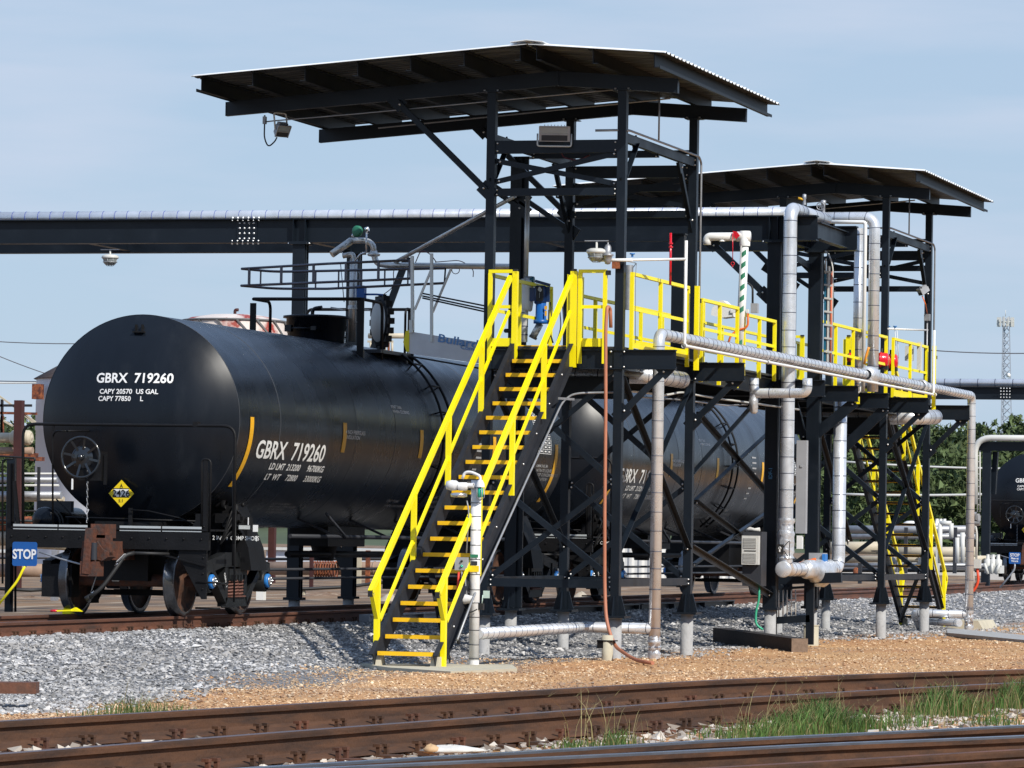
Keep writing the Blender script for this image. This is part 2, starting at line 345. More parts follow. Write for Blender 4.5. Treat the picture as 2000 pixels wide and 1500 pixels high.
def groundmat():
    mt = bpy.data.materials.new('dirt_and_gravel'); mt.use_nodes = True; N = mt.node_tree.nodes; L = mt.node_tree.links; b = N['Principled BSDF']; b.inputs['Roughness'].default_value = .95
    g = N.new('ShaderNodeNewGeometry'); sp = N.new('ShaderNodeSeparateXYZ'); L.new(g.outputs['Position'], sp.inputs[0])
    def noise(s, d=6, v=None):
        n = N.new('ShaderNodeTexNoise'); n.inputs['Scale'].default_value = s; n.inputs['Detail'].default_value = d
        mp_ = N.new('ShaderNodeMapping'); L.new(g.outputs['Position'], mp_.inputs[0]); 
        if v: mp_.inputs['Scale'].default_value = v
        L.new(mp_.outputs[0], n.inputs[0]); return n.outputs[0]
    def ramp(x, lo, hi): m_ = N.new('ShaderNodeMapRange'); m_.inputs[1].default_value = lo; m_.inputs[2].default_value = hi; L.new(x, m_.inputs[0]); return m_.outputs[0]
    def mix(f, a, c): 
        m_ = N.new('ShaderNodeMix'); m_.data_type = 'RGBA'; L.new(f, m_.inputs[0])
        for s, x in ((6, a), (7, c)):
            if isinstance(x, tuple): m_.inputs[s].default_value = (*x, 1)
            else: L.new(x, m_.inputs[s])
        return m_.outputs[2]
    dirt = mix(ramp(noise(.35, 8, (.5, 1.6, 1)), .4, .62), (.23, .14, .075), (.11, .075, .05))
    dirt = mix(ramp(noise(.8, 8, (.4, 2, 1)), .55, .66), dirt, (.33, .26, .19))
    orange = mix(ramp(noise(.6), .4, .65), (.50, .29, .13), (.42, .21, .09)); grey = mix(ramp(noise(9), .4, .6), (.10, .10, .10), (.22, .22, .23))
    yy = N.new('ShaderNodeMath'); yy.operation = 'ADD'; L.new(sp.outputs[1], yy.inputs[0]); nn = N.new('ShaderNodeMath'); nn.operation = 'MULTIPLY'; L.new(noise(.5), nn.inputs[0]); nn.inputs[1].default_value = 2.; L.new(nn.outputs[0], yy.inputs[1])
    c = mix(ramp(yy.outputs[0], 15.6, 16.2), orange, grey); c = mix(ramp(sp.outputs[1], 22.3, 22.9), c, dirt)
    yd = mix(ramp(noise(.12), .42, .6), (.05, .06, .03), (.085, .08, .06)); c = mix(ramp(sp.outputs[1], 3.5, 2.0), c, yd)
    L.new(c, b.inputs['Base Color'])
    bp = N.new('ShaderNodeBump'); bp.inputs['Strength'].default_value = .8; bp.inputs['Distance'].default_value = .03; L.new(noise(22, 5), bp.inputs['Height']); L.new(bp.outputs[0], b.inputs['Normal'])
    return mt
M['ground'] = groundmat()
mb = MB(); grid(np.concatenate([[-40, -10], np.arange(8, 130, .5), np.geomspace(131, 5000, 30)]), np.concatenate([[-3000, -600, -100, -30, -10, 0], np.arange(2, 27, .25), np.geomspace(28, 3500, 26)]), mb)
tag(mb.build('ground', M['ground']), kind='structure')

ICO_V = None
def stones(name, pos, size, mt, flat=.55):
    global ICO_V
    base = np.array([(1, 0, 0), (-1, 0, 0), (0, 1, 0), (0, -1, 0), (0, 0, 1), (0, 0, -1), (.7, .7, .1), (-.7, .6, -.1), (.1, -.75, .65)], float)[:6]
    fc = np.array([(0, 2, 4), (2, 1, 4), (1, 3, 4), (3, 0, 4), (2, 0, 5), (1, 2, 5), (3, 1, 5), (0, 3, 5)])
    n = len(pos); vs = np.repeat(base[None], n, 0) * rng.uniform(.62, 1.15, (n, 6, 1)); vs = vs + rng.normal(0, .16, vs.shape)
    q = rng.normal(size=(n, 4)); q /= np.linalg.norm(q, axis=1, keepdims=True); a, b, c, d = q.T
    R = np.stack([1 - 2 * (c * c + d * d), 2 * (b * c - a * d), 2 * (b * d + a * c), 2 * (b * c + a * d), 1 - 2 * (b * b + d * d), 2 * (c * d - a * b), 2 * (b * d - a * c), 2 * (c * d + a * b), 1 - 2 * (b * b + c * c)], -1).reshape(n, 3, 3)
    vs = np.einsum('nij,nkj->nki', R, vs) * (size[:, None, None] * np.array([1, 1, flat])); vs += pos[:, None, :]
    me = bpy.data.meshes.new(name); nv = n * 6; nf = n * 8; fi = (fc[None] + (np.arange(n) * 6)[:, None, None]).reshape(-1)
    off = vs.reshape(-1, 3).mean(0); me.vertices.add(nv); me.vertices.foreach_set('co', (vs.reshape(-1, 3) - off).ravel().astype(np.float32))
    me.loops.add(nf * 3); me.loops.foreach_set('vertex_index', fi.astype(np.int32)); me.polygons.add(nf)
    me.polygons.foreach_set('loop_start', np.arange(0, nf * 3, 3, dtype=np.int32)); me.polygons.foreach_set('loop_total', np.full(nf, 3, np.int32)) if False else None
    me.update(calc_edges=True); me.validate(); me.polygons.foreach_set('use_smooth', np.zeros(len(me.polygons), bool)); me.materials.append(mt)
    o = bpy.data.objects.new(name, me); COL.objects.link(o); o.location = off.tolist(); tag(o, kind='stuff'); return o
_e = sorted([(P(x, y, Z=.08).x, P(x, y, Z=.08).y) for x, y in [(-200, 1392), (0, 1378), (150, 1362), (300, 1348), (450, 1318), (600, 1296), (720, 1284), (900, 1292), (1100, 1276), (1300, 1270), (1400, 1262), (1600, 1246), (1800, 1234), (2000, 1232), (2300, 1222)]])
EX = [e[0] for e in _e]; EY = [e[1] for e in _e]
def boundary(X, Y):   # >0 : grey ballast, <0 orange gravel
    nzv = .55 * np.sin(X * .53 + 1) + .35 * np.sin(X * 1.37 + Y * 2.1) + .25 * np.sin(X * 3.1 - Y * 4)
    edge = np.interp(X, EX, EY)
    nzv = nzv + 1.6 * np.maximum(0, np.sin(X * .31 + 2) * np.sin(Y * 1.7 + X * .45 + 1) - .45) - 1.2 * np.maximum(0, np.sin(X * .23 + .4) * np.sin(Y * 1.3 - X * .6) - .5)
    return Y - edge + nzv * .35
def scatter(n, x0, x1, y0f, y1f, pw=1.6):
    u = rng.random(n); X = (x0 ** (1 - pw) + u * (x1 ** (1 - pw) - x0 ** (1 - pw))) ** (1 / (1 - pw)); lo = y0f(X); hi = y1f(X); Y = lo + rng.random(n) * (hi - lo); return X, Y
X, Y = scatter(330000, 24, 150, lambda x: np.interp(x, rl_x, rl_y) + .35, lambda x: np.full_like(x, 19.75))
bd = boundary(X, Y) + rng.normal(0, .22, len(X)); k = bd > 0
sz = np.clip(rng.lognormal(math.log(.0175), .42, len(X)), .008, .06) * (1 + np.maximum(0, X - 60) / 80)
pos = np.stack([X, Y, gz(X, Y) + sz * .12 + rng.random(len(X)) * .015], -1)
stones('ballast', pos[k], sz[k] * 1.15, M['ballast'])
k = ~k; stones('orange_gravel', pos[k] - np.array([0, 0, .008]), sz[k] * .72, M['orst'])
X, Y = scatter(26000, 16, 60, lambda x: np.interp(x, rl_x, rl_y) - 5.6, lambda x: np.interp(x, rl_x, rl_y) + .3, 1.2)
sz = np.clip(rng.lognormal(math.log(.026), .35, len(X)), .012, .06); stones('pale_ballast', np.stack([X, Y, gz(X, Y) + sz * .3 + .01], -1), sz, M['palest'])
X, Y = scatter(16000, 40, 150, lambda x: np.full_like(x, 20.05), lambda x: np.full_like(x, 21.35)); sz = np.clip(rng.lognormal(math.log(.032), .3, len(X)), .015, .07)
stones('track_ballast', np.stack([X, Y, gz(X, Y) + sz * .2], -1), sz, M['ballast'])

# ------------------------------------------------------------------ rails
RP = [(-.036, 0), (.036, 0), (.037, -.012), (.034, -.036), (.012, -.045), (.0085, -.06), (.0085, -.12), (.016, -.142), (.068, -.155), (.07, -.165), (-.07, -.165), (-.068, -.155), (-.016, -.142), (-.0085, -.12), (-.0085, -.06), (-.012, -.045), (-.034, -.036), (-.037, -.012)]
def rail(pts, label, name='steel_rail', mats=None, group='rails in the foreground', spikes=None, sc_=1.0, subs=1, joint=None):
    mats = mats or [M['rustd'], M['railtop']]
    pts = [V(p) for p in pts]; dense = []
    for i in range(len(pts) - 1):
        for k in range(6): dense.append(pts[i].lerp(pts[i + 1], k / 6))
    dense.append(pts[-1])
    for _ in range(8): dense = [dense[0]] + [(dense[i - 1] + dense[i] * 2 + dense[i + 1]) / 4 for i in range(1, len(dense) - 1)] + [dense[-1]]
    r = root(name, label, 'rail', tuple(dense[0] - V((0, 0, .165 * sc_))), group); mb = MB(); n = len(RP); N = len(dense); vs = []
    for i, p in enumerate(dense):
        t = (dense[min(i + 1, N - 1)] - dense[max(i - 1, 0)]); t.z = 0; t.normalize(); sx = V((t.y, -t.x, 0))
        for a, c in RP: vs.append(p + sx * a * sc_ + V((0, 0, c * sc_)))
    mb.v = vs
    for i in range(N - 1):
        for j in range(n):
            mb.f.append([i * n + j, (i + 1) * n + j, (i + 1) * n + (j + 1) % n, i * n + (j + 1) % n]); mb.m.append(1 if (j == 0 or (mats[1] is M['shiny'] and j in (1, 17))) else 0); mb.sm.append(False)
    mb.f.append(list(range(n))); mb.m.append(0); mb.sm.append(False); mb.f.append([(N - 1) * n + j for j in range(n)][::-1]); mb.m.append(0); mb.sm.append(False)
    mb.build('rail_bar', mats, r)
    if spikes:
        L = sum((dense[i + 1] - dense[i]).length for i in range(N - 1)); d = .3; acc = 0; i = 0; cnt = 0; plate0 = None
        while d < L and i < N - 1 and cnt < 90:
            seg = (dense[i + 1] - dense[i]).length
            if acc + seg < d: acc += seg; i += 1; continue
            p = dense[i].lerp(dense[i + 1], (d - acc) / seg); t = (dense[i + 1] - dense[i]).normalized(); s_ = V((t.y, -t.x, 0)).normalized(); z = V((0, 0, -.165 * sc_))
            mb = MB(); mb.obox(p + z - V((0, 0, .012)), t * .09, s_ * .18, V((0, 0, .011)))
            for e in (1, -1):
                for g in (.05, -.05):
                    q = p + s_ * e * (.084) + t * g * e + z; mb.obox(q + V((0, 0, .02)), t * .012, s_ * .012, V((0, 0, .028))); mb.obox(q + V((0, 0, .052)) - s_ * e * .008, t * .018, s_ * .022, V((0, 0, .009)))
            mb.build('tie_plate', M['rust'] if cnt % 3 == 0 else M['rustd'], r); cnt += 1; d += spikes
    return r, dense
rp = lambda L: [P(x, y, Z=.5) for x, y in L]
rail([(p.x, p.y, p.z) for p in R1], 'farthest foreground rail, rusty brown, running along the edge of the orange gravel', spikes=.52)
rail(rp([(-300, 1495), (0, 1472), (350, 1445), (700, 1418), (1050, 1392), (1400, 1365), (1700, 1348), (2000, 1332), (2350, 1317)]), 'second foreground rail, rusty with a thin worn head, just in front of the farthest one', spikes=.52)
SH = [M['rustd'], M['shiny']]
R3 = rp([(300, 1511), (700, 1486), (1100, 1463), (1400, 1444), (1700, 1431), (2000, 1416), (2350, 1400)])
rail(R3, 'polished dark rail right behind the nearest shiny rail, below the grass clumps', mats=SH)
rail(rp([(200, 1520), (600, 1500), (1000, 1482), (1400, 1463), (1600, 1452), (2000, 1437), (2350, 1419)]), 'shiny grey-headed rail crossing the bottom right corner, in front of the grass', mats=SH)
rail(rp([(700, 1538), (1100, 1515), (1400, 1499), (1700, 1481), (2000, 1463), (2350, 1445)]), 'dull brown rail below the shiny grey one at bottom right', mats=[M['rustd'], M['rust']])
rail(rp([(1100, 1537), (1400, 1521), (1700, 1503), (2000, 1483), (2350, 1463)]), 'lowest brown rail, only its head showing at the bottom right edge', mats=[M['rustd'], M['rust']])
YN, YF = 19.94, 21.42
RT = [M['rust'], M['railtop']]
def straight(y): return [(x, y + (1.2 * ((x - 95) / 35) ** 2 if x > 95 else 0), .5) for x in (30, 45, 60, 75, 90, 100, 110, 120, 130, 150, 175)]
rail(straight(YN), 'near rail of the loading track, rust red, under the wheels of the black tank cars', mats=RT, group='rails of the loading track', spikes=.52)
rail(straight(YF), 'far rail of the loading track, shaded behind the wheels of the black tank cars', mats=RT, group='rails of the loading track')
# sleepers of the loading track
tie0 = None
for i in range(95):
    x = 42.2 + i * .56
    if tie0 is None:
        t = MB().box(x - .11, x + .11, 19.38, 21.98, .17, .318).build('railway_sleeper', M['wood']); tie0 = t
        tag(t, 'dark wooden sleeper under the loading track rails', 'sleeper', 'sleepers of the loading track')
    else:
        c = tie0.copy(); COL.objects.link(c); c.location.x += i * .56
# grey steel ramp plates beside the near rail
for (xa, xb, lab) in ((58.2, 62.1, 'grey steel track pan edge beside the near rail, left of the stairs'), (66, 73.4, 'dark grey steel track pan edge beside the near rail behind the rack braces'), (73.6, 80.6, 'long dull steel track pan edge beside the near rail, left of the grey cabinet')):
    mb = MB(); mb.box(xa, xb, 19.5, 19.56, .27, .45); mb.box(xa, xb, 19.38, 19.5, .43, .45); mb.box(xa, xb, 19.5, 19.84, .27, .29)
    for k in range(4): mb.box(xa + k * (xb - xa) / 3 - .03, xa + k * (xb - xa) / 3 + .03, 19.40, 19.5, .27, .44)
    tag(mb.build('track_pan', M['galv'] if xa < 60 else M['dgrey']), lab, 'track pan', 'steel track pans beside the near rail')

# ------------------------------------------------------------------ lettering
_fc = {}
def text(s, size, o, e1, e2, off=.004, name='lettering', mt=None, parent=None, wrap=None, sx=1.0, bold=.012, shear=0, ali='LEFT', thick=.002, build=True):
    """letters standing at o, reading along e1, upright along e2; wrap(a, b) -> point on a curved surface"""
    cu = bpy.data.curves.new('t', 'FONT'); cu.body = s; cu.size = 1; cu.offset = bold; cu.align_x = ali; cu.shear = shear; cu.resolution_u = 3
    ob = bpy.data.objects.new('t', cu); COL.objects.link(ob); dg = bpy.context.evaluated_depsgraph_get(); me = bpy.data.meshes.new_from_object(ob.evaluated_get(dg))
    bpy.data.objects.remove(ob); bpy.data.curves.remove(cu)
    bm = bmesh.new(); bm.from_mesh(me); bpy.data.meshes.remove(me)
    k = size / .70
    for v in bm.verts: v.co.x *= k * sx; v.co.y *= k; v.co.z = 0
    if wrap:
        ys = [v.co.y for v in bm.verts]
        if ys:
            y = min(ys)
            while y < max(ys):
                y += .035; bmesh.ops.bisect_plane(bm, geom=bm.verts[:] + bm.edges[:] + bm.faces[:], plane_co=(0, y, 0), plane_no=(0, 1, 0))
    o = V(o); e1 = V(e1).normalized(); e2 = V(e2).normalized(); n = e1.cross(e2)
    vs = [(wrap(v.co.x, v.co.y) if wrap else o + e1 * v.co.x + e2 * v.co.y + n * off) for v in bm.verts]; bm.verts.index_update()
    fs = [[v.index for v in f.verts] for f in bm.faces]; bm.free()
    mb = MB(); mb.add(vs, fs)
    return mb.build(name, mt or M['decal'], parent) if build else mb

# ------------------------------------------------------------------ tank car
TX0, TX1, TY, TZ, TR = 52.4, 68.0, 20.7, 3.07, 1.39
TC = V(((TX0 + TX1) / 2, TY, .5))
DB = .46
def head_x(dy, dz):   # outward bulge of the dished head at an offset from its centre
    Rs = (TR * TR + DB * DB) / (2 * DB); r2 = dy * dy + dz * dz
    return math.sqrt(max(Rs * Rs - r2, 0)) - (Rs - DB)
def side_pt(x, arc, off=.006):   # point on the near side of the shell; arc = metres up along the surface from centre height
    a = arc / TR; return V((x, TY - (TR + off) * math.cos(a), TZ + (TR + off) * math.sin(a)))
car = root('tank_car', 'nearest black tank car, marked GBRX 719260, its whole round end in view', 'tank car', tuple(TC), 'black tank cars on the loading track')
prof = []
for i in range(13): r = TR * i / 12; prof.append((TX0 - (head_x(r, 0)), r))
mb = MB(); mb.lathe((0, TY, TZ), (1, 0, 0), [(p[0], p[1]) for p in prof], 96); mb.build('tank_head', M['tank'], car)
rear = [(TX1 + head_x(r, 0), r) for r in [TR * i / 12 for i in range(13)]][::-1]
mb = MB(); mb.lathe((0, TY, TZ), (1, 0, 0), rear, 96); mb.build('tank_head', M['tank'], car)
sh = [(TX0 - .002, TR), (TX0 + .012, TR + .004), (TX0 + .03, TR)]
mb = MB(); mb.lathe((0, TY, TZ), (1, 0, 0), [(TX0, TR), (TX1, TR)], 128); shell = mb.build('tank_shell', M['tank'], car)
mb = MB()
for x in (TX0 + .005, 54.0, 57.2, 59.0, 61.9, 63.6, 66.4, TX1 - .005):
    MB().lathe((0, TY, TZ), (1, 0, 0), [(x - .009, TR), (x - .006, TR + .003), (x + .006, TR + .003), (x + .009, TR)], 96).build('weld_seam', M['seam'], shell)
# bracket lug at the top of the head
mb = MB()
for dy in (.0, .09): mb.obox((TX0 - head_x(dy, 1.19) - .02, TY - .06 + dy, TZ + 1.20), V((.03, 0, 0)), V((0, .008, 0)), V((0, 0, .05)))
mb.obox((TX0 - head_x(0, 1.14) - .02, TY - .02, TZ + 1.15), V((.03, 0, 0)), V((0, .08, 0)), V((0, 0, .008))); build_apart(mb, 'lifting_lug', M['tankdirt'], car)
# lettering on the head
def headwrap(y0, z0): return lambda a, b: V((TX0 - head_x(y0 - a - TY, z0 + b - TZ) - .006, y0 - a, z0 + b))
def htext(s, size, x, y, **k):
    p = P(x, y, X=TX0 - .35); text(s, size, p, (0, -1, 0), (0, 0, 1), wrap=headwrap(p.y, p.z), parent=car, **k)
htext('GBRX  719260', .125, 188, 747, sx=.98, bold=.022); htext('CAPY 20570  US GAL', .062, 197, 769, sx=1.02, bold=.022); htext('CAPY 77850     L', .062, 195, 783, sx=1.02, bold=.022)
# lettering on the side
def stext(s, size, x, y, mt=None, sx=1.0, bold=.012, name='lettering'):
    q = P(x, y, Y=TY - TR * .98); z = q.z
    for _ in range(6):
        a = math.asin(max(-.98, min(.98, (z - TZ) / TR))); q = P(x, y, Y=TY - TR * math.cos(a)); z = q.z
    arc = math.asin((z - TZ) / TR) * TR
    text(s, size, q, (1, 0, 0), (0, 0, 1), wrap=lambda a, b: side_pt(q.x + a, arc + b), parent=car, mt=mt, sx=sx, bold=bold, name=name)
stext('GBRX  719260', .24, 495, 893, sx=1.32, bold=.02)
stext('LD LMT  213200      96700KG', .092, 523, 916, sx=1.36, bold=.024); stext('LT  WT     72800      33000KG', .092, 514, 936, sx=1.36, bold=.024)
stext('VENT TAN', .045, 763, 797, sx=1.6); stext('WHEN CLOSING', .045, 767, 806, sx=1.6)
stext('4 INCH FIBERGLASS', .055, 675, 847, sx=1.25, bold=.006); stext('INSULATION', .055, 676, 857, sx=1.3, bold=.006)
for i, l in enumerate(('DOT 111A100W1', 'MFD AND STENCILLED', 'TO BE TESTED', 'BEFORE LOADING')): stext(l, .042, 528 - i * 4, 985 + i * 5.2, mt=M['decaldim'], sx=1.7, bold=.004)
stext('VENT TANK', .05, 752, 980, mt=M['decaldim'], sx=1.5); stext('WHEN UNLOADING', .05, 747, 989, mt=M['decaldim'], sx=1.5)
for i, l in enumerate(('TANK TEST', 'SAFETY VALVE', 'DATE DUE', 'INTERIOR')): stext(l, .05, 838 - i * 1.5, 973 + i * 9, mt=M['decaldim'], sx=1.9)
for i, l in enumerate(('AMMONIUM', 'NITRATE LIQUID', 'HOT CONCENTRATED', 'SOLUTION')): stext(l, .05, 1046, 912 + i * 8.6, mt=M['decaldim'], sx=1.7)
# reflector strips that follow the shell
def strip(x, w_, a0, a1, name='reflector', mt='reflect'):
    mb = MB(); n = 14; vs = []
    for i in range(n + 1):
        a = a0 + (a1 - a0) * i / n; vs += [side_pt(x, a), side_pt(x + w_, a)]
    mb.add(vs, [(2 * i, 2 * i + 1, 2 * i + 3, 2 * i + 2) for i in range(n)]); return mb.build(name, M[mt], car)
strip(52.80, .14, -.93, .06); strip(56.6, .16, -.32, .10); strip(60.15, .16, -.32, .10); strip(63.9, .16, -.32, .10); strip(67.45, .17, -.95, .07)
st = strip(64.9, .55, -.35, .05, 'hazard_label', 'pyel')
# inspection table stencil near the rear
mb = MB(); x0, x1, a0, a1 = 66.3, 67.2, -.1, .62
for i in range(11):
    a = a0 + (a1 - a0) * i / 10; mb.add([side_pt(x0, a), side_pt(x1, a), side_pt(x1, a + .008), side_pt(x0, a + .008)], [(0, 1, 2, 3)])
    if i < 10:
        for j in range(4): mb.add([side_pt(x0 + .08 + j * .22, a + .028), side_pt(x0 + .19 + j * .22, a + .028), side_pt(x0 + .19 + j * .22, a + .052), side_pt(x0 + .08 + j * .22, a + .052)], [(0, 1, 2, 3)])
for j in range(5):
    x = x0 + j * (x1 - x0) / 4
    for k in range(8):
        b0 = a0 + (a1 - a0) * k / 8; b1 = a0 + (a1 - a0) * (k + 1) / 8; mb.add([side_pt(x, b0), side_pt(x + .012, b0), side_pt(x + .012, b1), side_pt(x, b1)], [(0, 1, 2, 3)])
mb.build('inspection_table', M['decal'], car)
# column of small stencils (shows on the second car)
for i in range(5): strip(63.05, .34, .16 - i * .105, .19 - i * .105, 'stencil_line', 'decaldim')
for i in range(3): strip(63.0, .22, -.45 - i * .11, -.42 - i * .11, 'stencil_line', 'decaldim')
# placard
def diamond(mb, c, e1, e2, n, s, off=.0, mi=0): 
    c = V(c); e1 = V(e1); e2 = V(e2); n = V(n); mb.add([c + e1 * s + n * off, c + e2 * s + n * off, c - e1 * s + n * off, c - e2 * s + n * off], [(0, 1, 2, 3)], mi)
pc = P(237, 964, X=TX0 - .36); ph = root('x', '', '', (0, 0, 0)) if False else None
mb = MB(); nn = V((-1, 0, 0)); E1 = V((0, -1, 0)); E2 = V((0, 0, 1)); S = .178
mb.obox(pc, (E1 + E2) * S / 2, (E2 - E1) * S / 2, nn * .004, 0)
plac = mb.build('placard', M['pyel'], car)
mb = MB(); o = pc + nn * .006
for zz in (.058, -.052): mb.add([o + E2 * zz - E1 * (S - abs(zz)) * .94, o + E2 * zz + E1 * (S - abs(zz)) * .94, o + E2 * (zz + .012) + E1 * (S - abs(zz)) * .92, o + E2 * (zz + .012) - E1 * (S - abs(zz)) * .92], [(0, 1, 2, 3)])
mb.build('placard_line', M['blk'], plac)
mb = MB(); mb.add([o - E1 * .105 + E2 * -.04, o + E1 * .105 + E2 * -.04, o + E1 * .105 + E2 * .058, o - E1 * .105 + E2 * .058], [(0, 1, 2, 3)]); mb.build('number_panel', M['signtxt'], plac)
text('2426', .088, o + nn * .002 - E2 * .038, E1, E2, parent=plac, mt=M['blk'], ali='CENTER', name='placard_number')
text('5.1', .040, o - E2 * .112, E1, E2, parent=plac, mt=M['blk'], ali='CENTER', name='placard_class', bold=.005)
mb = MB(); mb.ring(o + E2 * .085, (1, 0, 0), .016, .004, 12, 4); mb.prism([(-.012, 0), (.012, 0), (0, .04)], o + E2 * .095, E1, E2, nn * .002); mb.build('flame_symbol', M['blk'], plac)
# head handrail, bolts
XE = 51.4
hp = [P(45, 1030, X=XE), P(45, 828, X=XE), P(460, 832, X=XE), P(456, 1062, X=XE)]
mb = MB(); mb.tube(fillet(hp, .17), .021, 8); mb.build('end_handrail', M['tankdirt'], car)
mb = MB(); mb.bar(P(104, 828, X=XE), P(104, 842, X=XE), .03, .02); mb.tube(fillet([P(125, 842, X=XE), P(103, 842, X=XE + .1), P(103, 1025, X=XE + .1)], .12), .013, 6); mb.tube([P(125, 842, X=XE), (TX0 - .2, hp[1].y - .7, P(104, 838, X=XE).z)], .012, 6); build_apart(mb, 'handrail_brace', M['tankdirt'], car)
mb = MB(); a = P(382, 828, X=XE); mb.box(a.x - .02, a.x + .1, a.y - .03, a.y + .03, a.z - .04, a.z + .03); mb.build('handrail_clip', M['tankdirt'], car)
mb = MB(); mb.tube(fillet([P(394, 1060, X=XE), P(394, 896, X=XE), P(412, 898, X=XE), P(409, 1055, X=XE)], .06), .014, 8); mb.bar(P(399, 1085, X=XE), P(402, 897, X=XE), .05, .012, (1, 0, 0)); build_apart(mb, 'grab_iron', M['tankdirt'], car)
# end sill / running board
zA = P(200, 1026, X=XE).z; yL, yR = 22.12, 19.22
mb = MB(); mb.box(XE - .04, XE + .03, yR + .1, yL, zA - .30, zA - .07); mb.box(XE - .05, XE + .75, yR + .12, yL - .05, zA - .055, zA - .03)
for k in range(12): yy = yR + .2 + k * .24; mb.lathe((XE - .045, yy, zA - .16), (-1, 0, 0), [(0, .014), (.012, .012), (.016, 0)], 8)
mb.bar((XE - .02, yR + .15, zA - .5), (XE - .02, yR + .85, zA - .34), .03, .02); mb.box(XE + .5, XE + 1.6, TY - .42, TY + .42, zA - .42, zA - .06)
sill = mb.build('end_sill', M['tankdirt'], car)
for y0, y1 in ((yL - .08, yL - .70), (yL - .72, yL - 1.12), (20.55, 19.98), (19.96, 19.42)):
    MB().box(XE - .048, XE - .041, y0, y1, zA - .068, zA + .0).build('reflective_tape', M['greystrip'], sill)
MB().box(XE + .55, XE + .95, 19.12, 19.13, zA - .02, zA + .03).build('reflective_tape', M['greystrip'], sill)
# side sill pieces and ladder posts at the near corner
mb = MB(); c1 = P(399, 1000, X=XE)
mb.prism([(0, 0), (.16, .0), (.16, -1.1), (.10, -1.1), (-.22, -.55), (-.22, -.45), (0, -.1)], (XE, c1.y + .12, zA + .17), (0, -1, 0), (0, 0, 1), (.05, 0, 0)); mb.box(XE, XE + .05, c1.y - .04, c1.y + .04, zA + .17, zA + .7)
for k in range(5): mb.lathe((XE - .002, c1.y, zA - .0 - k * .2), (-1, 0, 0), [(0, .013), (.012, .010), (.014, 0)], 8)
mb.build('corner_post', M['tankdirt'], car)
mb = MB(); mb.tube([P(456, 900, X=XE), P(455, 1105, X=XE)], .016, 8)
for z in (.62, .95): mb.tube([(XE, 19.16, z), (XE, 19.5, z)], .013, 6); 
mb.tube([(XE + .45, 19.14, .7), (XE + .45, 19.14, 1.95)], .013, 6); mb.tube([(XE, 19.14, .64), (XE + .45, 19.14, .64)], .013, 6)
build_apart(mb, 'step_ladder', M['tankdirt'], car)
mb = MB()
mb.tube([P(30, 1195, X=XE + .9), P(30, 895, X=XE + .9)], .016, 6); mb.bar(P(18, 1180, X=XE + 1), P(22, 905, X=XE + 1), .06, .10); mb.tube(fillet([P(5, 1140, X=XE), P(5, 898, X=XE), P(26, 896, X=XE)], .05), .014, 6)
mb.bar(P(36, 1025, X=XE), P(28, 940, X=XE), .04, .04)
build_apart(mb, 'far_corner_ladder', M['tankdirt'], car)
# brake wheel
bc = P(158, 893, X=XE - .12); R_ = .262; bx = V((1, 0, 0))
mb = MB(); mb.ring(bc, bx, R_, .017, 40, 8)
for k in range(8):
    an = 2 * PI * k / 8 + .2; d = V((0, math.cos(an), math.sin(an))); mb.bar(bc + d * .06 + bx * .04, bc + d * R_, .03, .012, (1, 0, 0))
mb.lathe(bc + bx * .05, (-1, 0, 0), [(0, .15), (.015, .13), (.03, .07), (.035, .0)], 24); mb.lathe(bc, (-1, 0, 0), [(0, .045), (.04, .04), (.05, .0)], 16)
mb.build('brake_wheel', mat('glossy_black_enamel', (.012, .014, .017), .16, coat=.6), car)
mb = MB(); mb.box(bc.x + .06, bc.x + .28, bc.y - .26, bc.y + .05, bc.z - .30, bc.z + .08); mb.box(bc.x + .1, bc.x + .12, bc.y - .32, bc.y - .28, bc.z - .35, bc.z + .05); build_apart(mb, 'brake_gear_box', M['tankdirt'], car)
MB().box(bc.x, bc.x + .015, bc.y + .105, bc.y + .125, bc.z - .42, bc.z - .28).build('brake_tag', M['decal'], car)
mb = MB(); a = P(171, 920, X=XE - .05); b = P(170, 1020, X=XE - .05)
for k in range(14):
    c = a.lerp(b, (k + .5) / 14); sx = V((0, 1, 0)) if k % 2 else V((1, 0, 0)); pts = [c + V((0, 0, .03)) + sx * .008, c + V((0, 0, .03)) - sx * .008, c - V((0, 0, .03)) - sx * .008, c - V((0, 0, .03)) + sx * .008, c + V((0, 0, .03)) + sx * .008]; mb.tube(pts, .004, 5)
mb.build('brake_chain', M['galv'], car)
# cross rods in front of the head bottom, air tank
mb = MB(); mb.tube([P(128, 1010, X=XE + .4), P(385, 1018, X=XE + .4)], .012, 6); mb.tube([P(110, 975, X=XE + .45), P(158, 1023, X=XE + .4)], .011, 6); mb.tube([P(255, 996, X=XE + .3), P(290, 998, X=XE + .3), P(352, 1012, X=XE + .3), P(384, 1026, X=XE + .3)], .009, 6); mb.bar(P(255, 992, X=XE + .35), P(255, 1026, X=XE + .35), .05, .03)
build_apart(mb, 'uncoupling_rod', M['tankdirt'], car)
ac = P(97, 1015, X=XE + .9); mb = MB(); mb.lathe(ac + V((-.3, 0, 0)), (1, 0, 0), [(0, 0), (.02, .09), (.06, .15), (.12, .17), (1.2, .17), (1.3, .1), (1.32, 0)], 24); mb.box(ac.x, ac.x + .1, ac.y - .3, ac.y + .18, ac.z + .1, ac.z + .25); mb.build('air_reservoir', M['tank'], car)
